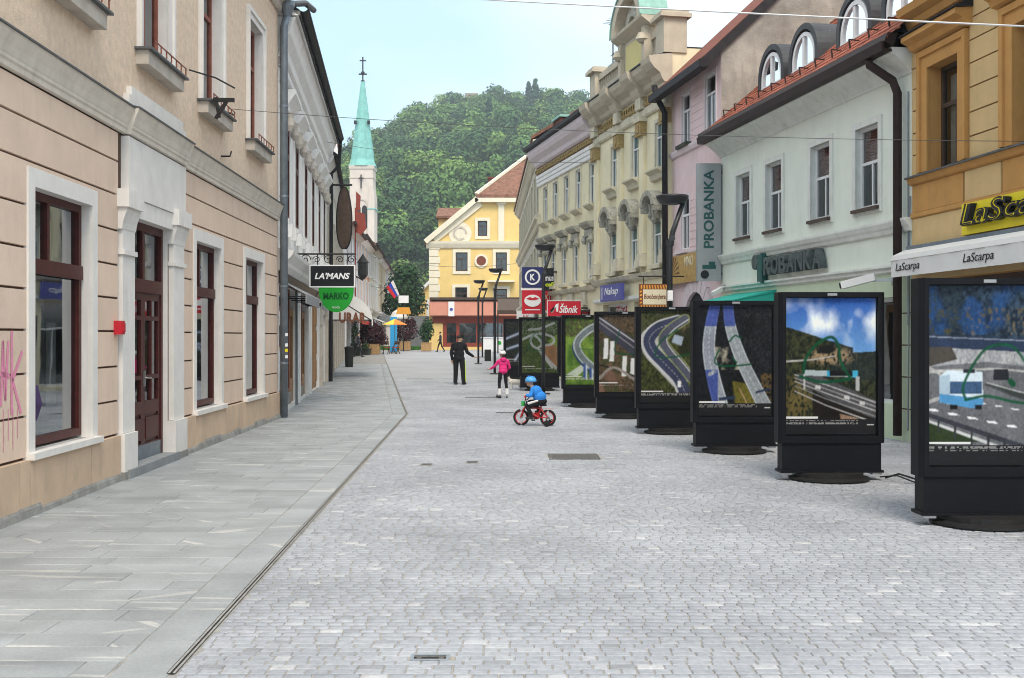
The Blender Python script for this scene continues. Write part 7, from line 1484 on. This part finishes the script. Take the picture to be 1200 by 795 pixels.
# -- boy on a small red bicycle with stabilisers (local +x is forwards)
BX, BY, BR = .465, 23.3, R(164)
bike = thing('childs_bicycle', 'small red child\'s bicycle with training wheels under the boy', 'bicycle', (BX, BY, 0), BR)
def wheel(x, r, nm):
    w = MB(); n_ = 28
    w.tube([(x + (r - .022) * math.cos(2 * math.pi * k / n_), 0, r + (r - .022) * math.sin(2 * math.pi * k / n_)) for k in range(n_ + 1)], .023, 8); w = w.build(nm, M['rubber'], bike, True)
    MB().tube([(x + (r - .048) * math.cos(2 * math.pi * k / n_), 0, r + (r - .048) * math.sin(2 * math.pi * k / n_)) for k in range(n_ + 1)], .011, 6).build('rim', M['bike_red'], w)
    sp_ = MB()
    for k in range(10): a = 2 * math.pi * k / 10; sp_.tube([(x, 0, r), (x + (r - .05) * math.cos(a), 0, r + (r - .05) * math.sin(a))], .003, 4)
    sp_.build('spokes', M['steel'], w); MB().lathe([(.022, -.045), (.022, .045)], (x, 0, r), 10, axis='y').build('hub', M['steel'], w)
wheel(-.27, .168, 'rear_wheel'); wheel(.29, .168, 'front_wheel')
MB().tube([(.19, 0, .42), (.05, 0, .24), (-.06, 0, .18)], .021, 8).tube([(-.06, 0, .18), (-.13, 0, .40)], .018, 8).tube([(-.12, 0, .36), (.17, 0, .36)], .016, 8).build('frame', M['bike_red'], bike)
for k in (-1, 1):
    MB().tube([(-.06, k * .03, .18), (-.27, k * .05, .168)], .011, 6).tube([(-.27, k * .05, .168), (-.12, k * .03, .36)], .011, 6).build('stay', M['bike_red'], bike); MB().tube([(.19, k * .03, .40), (.23, k * .05, .34), (.29, k * .05, .168)], .013, 6).build('fork', M['bike_red'], bike)
    MB().tube([(-.27, k * .05, .17), (-.27, k * .13, .15), (-.28, k * .15, .07)], .010, 6).build('stabiliser_arm', M['iron'], bike); MB().lathe([(.05, -.018), (.065, -.01), (.065, .01), (.05, .018)], (-.29, k * .17, .066), 16, axis='y').build('training_wheel', M['rubber'], bike)
    MB().lathe([(.018, -.05), (.018, .05)], (.135, k * .22, .60), 8, axis='y').build('grip', M['sign_red'], bike); MB().bar((-.06 + k * .07, k * .06, .18 - k * .05), (-.06, k * .05, .18), .016).box(-.06 + k * .07 - .03, -.06 + k * .07 + .03, k * .10 - .035, k * .10 + .035, .17 - k * .05 - .01, .17 - k * .05 + .01).build('pedal', M['rubber'], bike)
MB().tube([(.195, 0, .40), (.17, 0, .50)], .014, 8).tube([(.135, -.26, .60), (.14, -.17, .605), (.185, -.07, .52), (.185, .07, .52), (.14, .17, .605), (.135, .26, .60)], .011, 8).build('handlebar', M['iron'], bike)
b = MB(); ball(b, (-.16, 0, .425), (.10, .06, .025)); b.build('saddle', M['rubber'], bike); b = MB().lathe([(.075, -.02), (.075, .02)], (-.02, -.05, .20), 16, axis='y'); b.build('chain_guard', M['bike_red'], bike); MB().box(.215, .275, -.05, .05, .40, .50).build('bag', M['bike_green'], bike); MB().box(-.39, -.17, -.03, .03, .345, .352).build('mudguard', M['bike_red'], bike)
hd, BP_ = head((.10, 0, .895), .88, R(-90), 0, 0, 3, None)
caps = hd + [((.05, 0, .77), (.08, 0, .83), .042, .042, 0), ((-.02, 0, .69), (.13, .145, .13), 1), ((-.10, 0, .59), (.14, .145, .12), 1), ((.02, -.11, .745), (.02, .11, .745), .05, .05, 1), ((-.14, 0, .50), (.115, .12, .08), 2)]
for k in (-1, 1):
    kn = (.12, k * .10, .44) if k < 0 else (.07, k * .10, .47); ft = (.06, k * .10, .14) if k > 0 else (-.08, k * .11, .26)
    kn = (.13, k * .11, .40) if k > 0 else (.14, k * .11, .47)
    caps += [((.02, k * .13, .74), (.04, k * .20, .62), .047, .04, 1), ((.04, k * .20, .62), (.12, k * .22, .625), .04, .032, 1), ((-.13, k * .065, .49), kn, .072, .05, 2), (kn, (ft[0] - .01, ft[1], ft[2] + .06), .05, .038, 2), ((ft[0] - .03, ft[1], ft[2] + .025), (ft[0] + .09, ft[1], ft[2] + .02), .034, .028, 3)]
    caps += [((.125, k * .22, .632), (.155, k * .22, .628), .027, .024, 0)] + [((.16, k * .22 + (q - 1.5) * .017, .632), (.165, k * .22 + (q - 1.5) * .017, .600), .010, .009, 0) for q in range(4)] + [((.14, k * .19, .625), (.15, k * .19, .60), .010, .009, 0)]
boy = tag(link('person', body('person', caps, ['skin', 'cloth_blue', 'cloth_black', 'shoe_dark'], .008)), 'small child in bright blue jacket and blue helmet riding the red bicycle', 'person'); boy.location = (BX, BY, 0); boy.rotation_euler = (0, 0, BR)
face(boy, BP_, .88); cap_shell('helmet', BP_, M['helmet_blue'], boy, (.118, .135, .115), cz=.015)
for k in (-1, 1): MB().tube([(-.10, k * .125, .52), (.10, k * .155, .46)], [.02, .03], 6).build('trouser_stripe', M['shoe_white'], boy)
for k in range(3): b = MB(); b.bar(BP_(-.05 + k * .05, -.10, .105), BP_(-.05 + k * .05, .05, .13), .018, .008); b.build('helmet_vent', M['cloth_blue'], boy)

# -- passers-by in the distance
def walker(label, x, y, rz, top, legs, sc=1.0):
    hd, Pp = head((0, .03, 1.60), 1.0, 0, 0, 0, 3, None)
    caps = hd + [((0, .0, 1.42), (0, .02, 1.52), .055, .055, 0), ((0, 0, 1.28), (.18, .115, .18), 1), ((0, 0, 1.05), (.165, .12, .18), 1), ((-.15, 0, 1.40), (.15, 0, 1.40), .065, .065, 1), ((-.2, 0, 1.38), (-.24, .1, 1.12), .058, .05, 1), ((-.24, .1, 1.12), (-.2, .25, .95), .05, .04, 1), ((.2, 0, 1.38), (.24, -.08, 1.12), .058, .05, 1), ((.24, -.08, 1.12), (.23, -.06, .88), .05, .04, 1),
        ((-.09, 0, .92), (-.10, -.10, .5), .09, .065, 2), ((-.10, -.10, .5), (-.10, -.32, .14), .065, .05, 2), ((.09, 0, .92), (.10, .18, .5), .09, .065, 2), ((.10, .18, .5), (.10, .25, .10), .065, .05, 2), ((-.1, -.36, .08), (-.1, -.22, .04), .045, .04, 3), ((.10, .22, .05), (.10, .40, .045), .045, .04, 3)] + hand((-.2, .26, .93), (0, .4, -1), 1, 0) + hand((.23, -.06, .86), (0, .1, -1), 1, 0)
    o = tag(link('person', body('person', caps, ['skin', top, legs, 'shoe_dark'], .014)), label, 'person'); o.location = (x, y, g(y)); o.rotation_euler = (0, 0, rz); o.scale = (sc,) * 3; face(o, Pp, 1.0); cap_shell('hair', Pp, M['hair_dark'], o, (.088, .094, .10), cz=.035, y0=-.02)
walker('passer-by in dark blue clothes walking past the red-brown shopfront', -5.65, 91, R(100), 'cloth_dark', 'cloth_black', .92)
walker('passer-by in dark clothes standing beside the barrel canopy', -10.15, 76, R(-70), 'cloth_dark', 'cloth_dark', .95)

# -- small white dog half hidden behind the seventh case
caps = [((-.16, 0, .24), (.14, 0, .25), .085, .095, 0), ((.14, 0, .26), (.21, 0, .34), .06, .05, 0), ((.24, 0, .36), (.055, .05, .05), 0), ((.27, 0, .35), (.33, 0, .335), .032, .024, 0), ((-.2, 0, .28), (-.29, 0, .38), .022, .014, 0)]
for x, k in ((.12, -1), (.12, 1), (-.15, -1), (-.15, 1)):
    if x > 0: caps += [((x, k * .05, .22), (x + .01, k * .055, .11), .04, .024, 0), ((x + .01, k * .055, .11), (x, k * .055, .025), .022, .02, 0), ((x, k * .055, .02), (x + .03, k * .055, .018), .02, .018, 0)]
    else: caps += [((x, k * .05, .24), (x + .05, k * .06, .15), .055, .03, 0), ((x + .05, k * .06, .15), (x - .05, k * .06, .095), .027, .02, 0), ((x - .05, k * .06, .095), (x - .04, k * .06, .025), .019, .018, 0), ((x - .04, k * .06, .02), (x, k * .06, .018), .019, .017, 0)]
for k in (-1, 1): caps.append(((.225, k * .035, .39), (.215, k * .045, .445), .018, .008, 0))
dog = tag(link('dog', body('dog', caps, ['dog_fur'], .008, 3)), 'small white dog standing half behind a display case', 'dog'); dog.location = (.12, 37.75, g(37.75)); dog.rotation_euler = (0, 0, R(175))
b = MB(); ball(b, (.355, 0, .34), .012, 8); b.build('nose', M['dark'], dog)
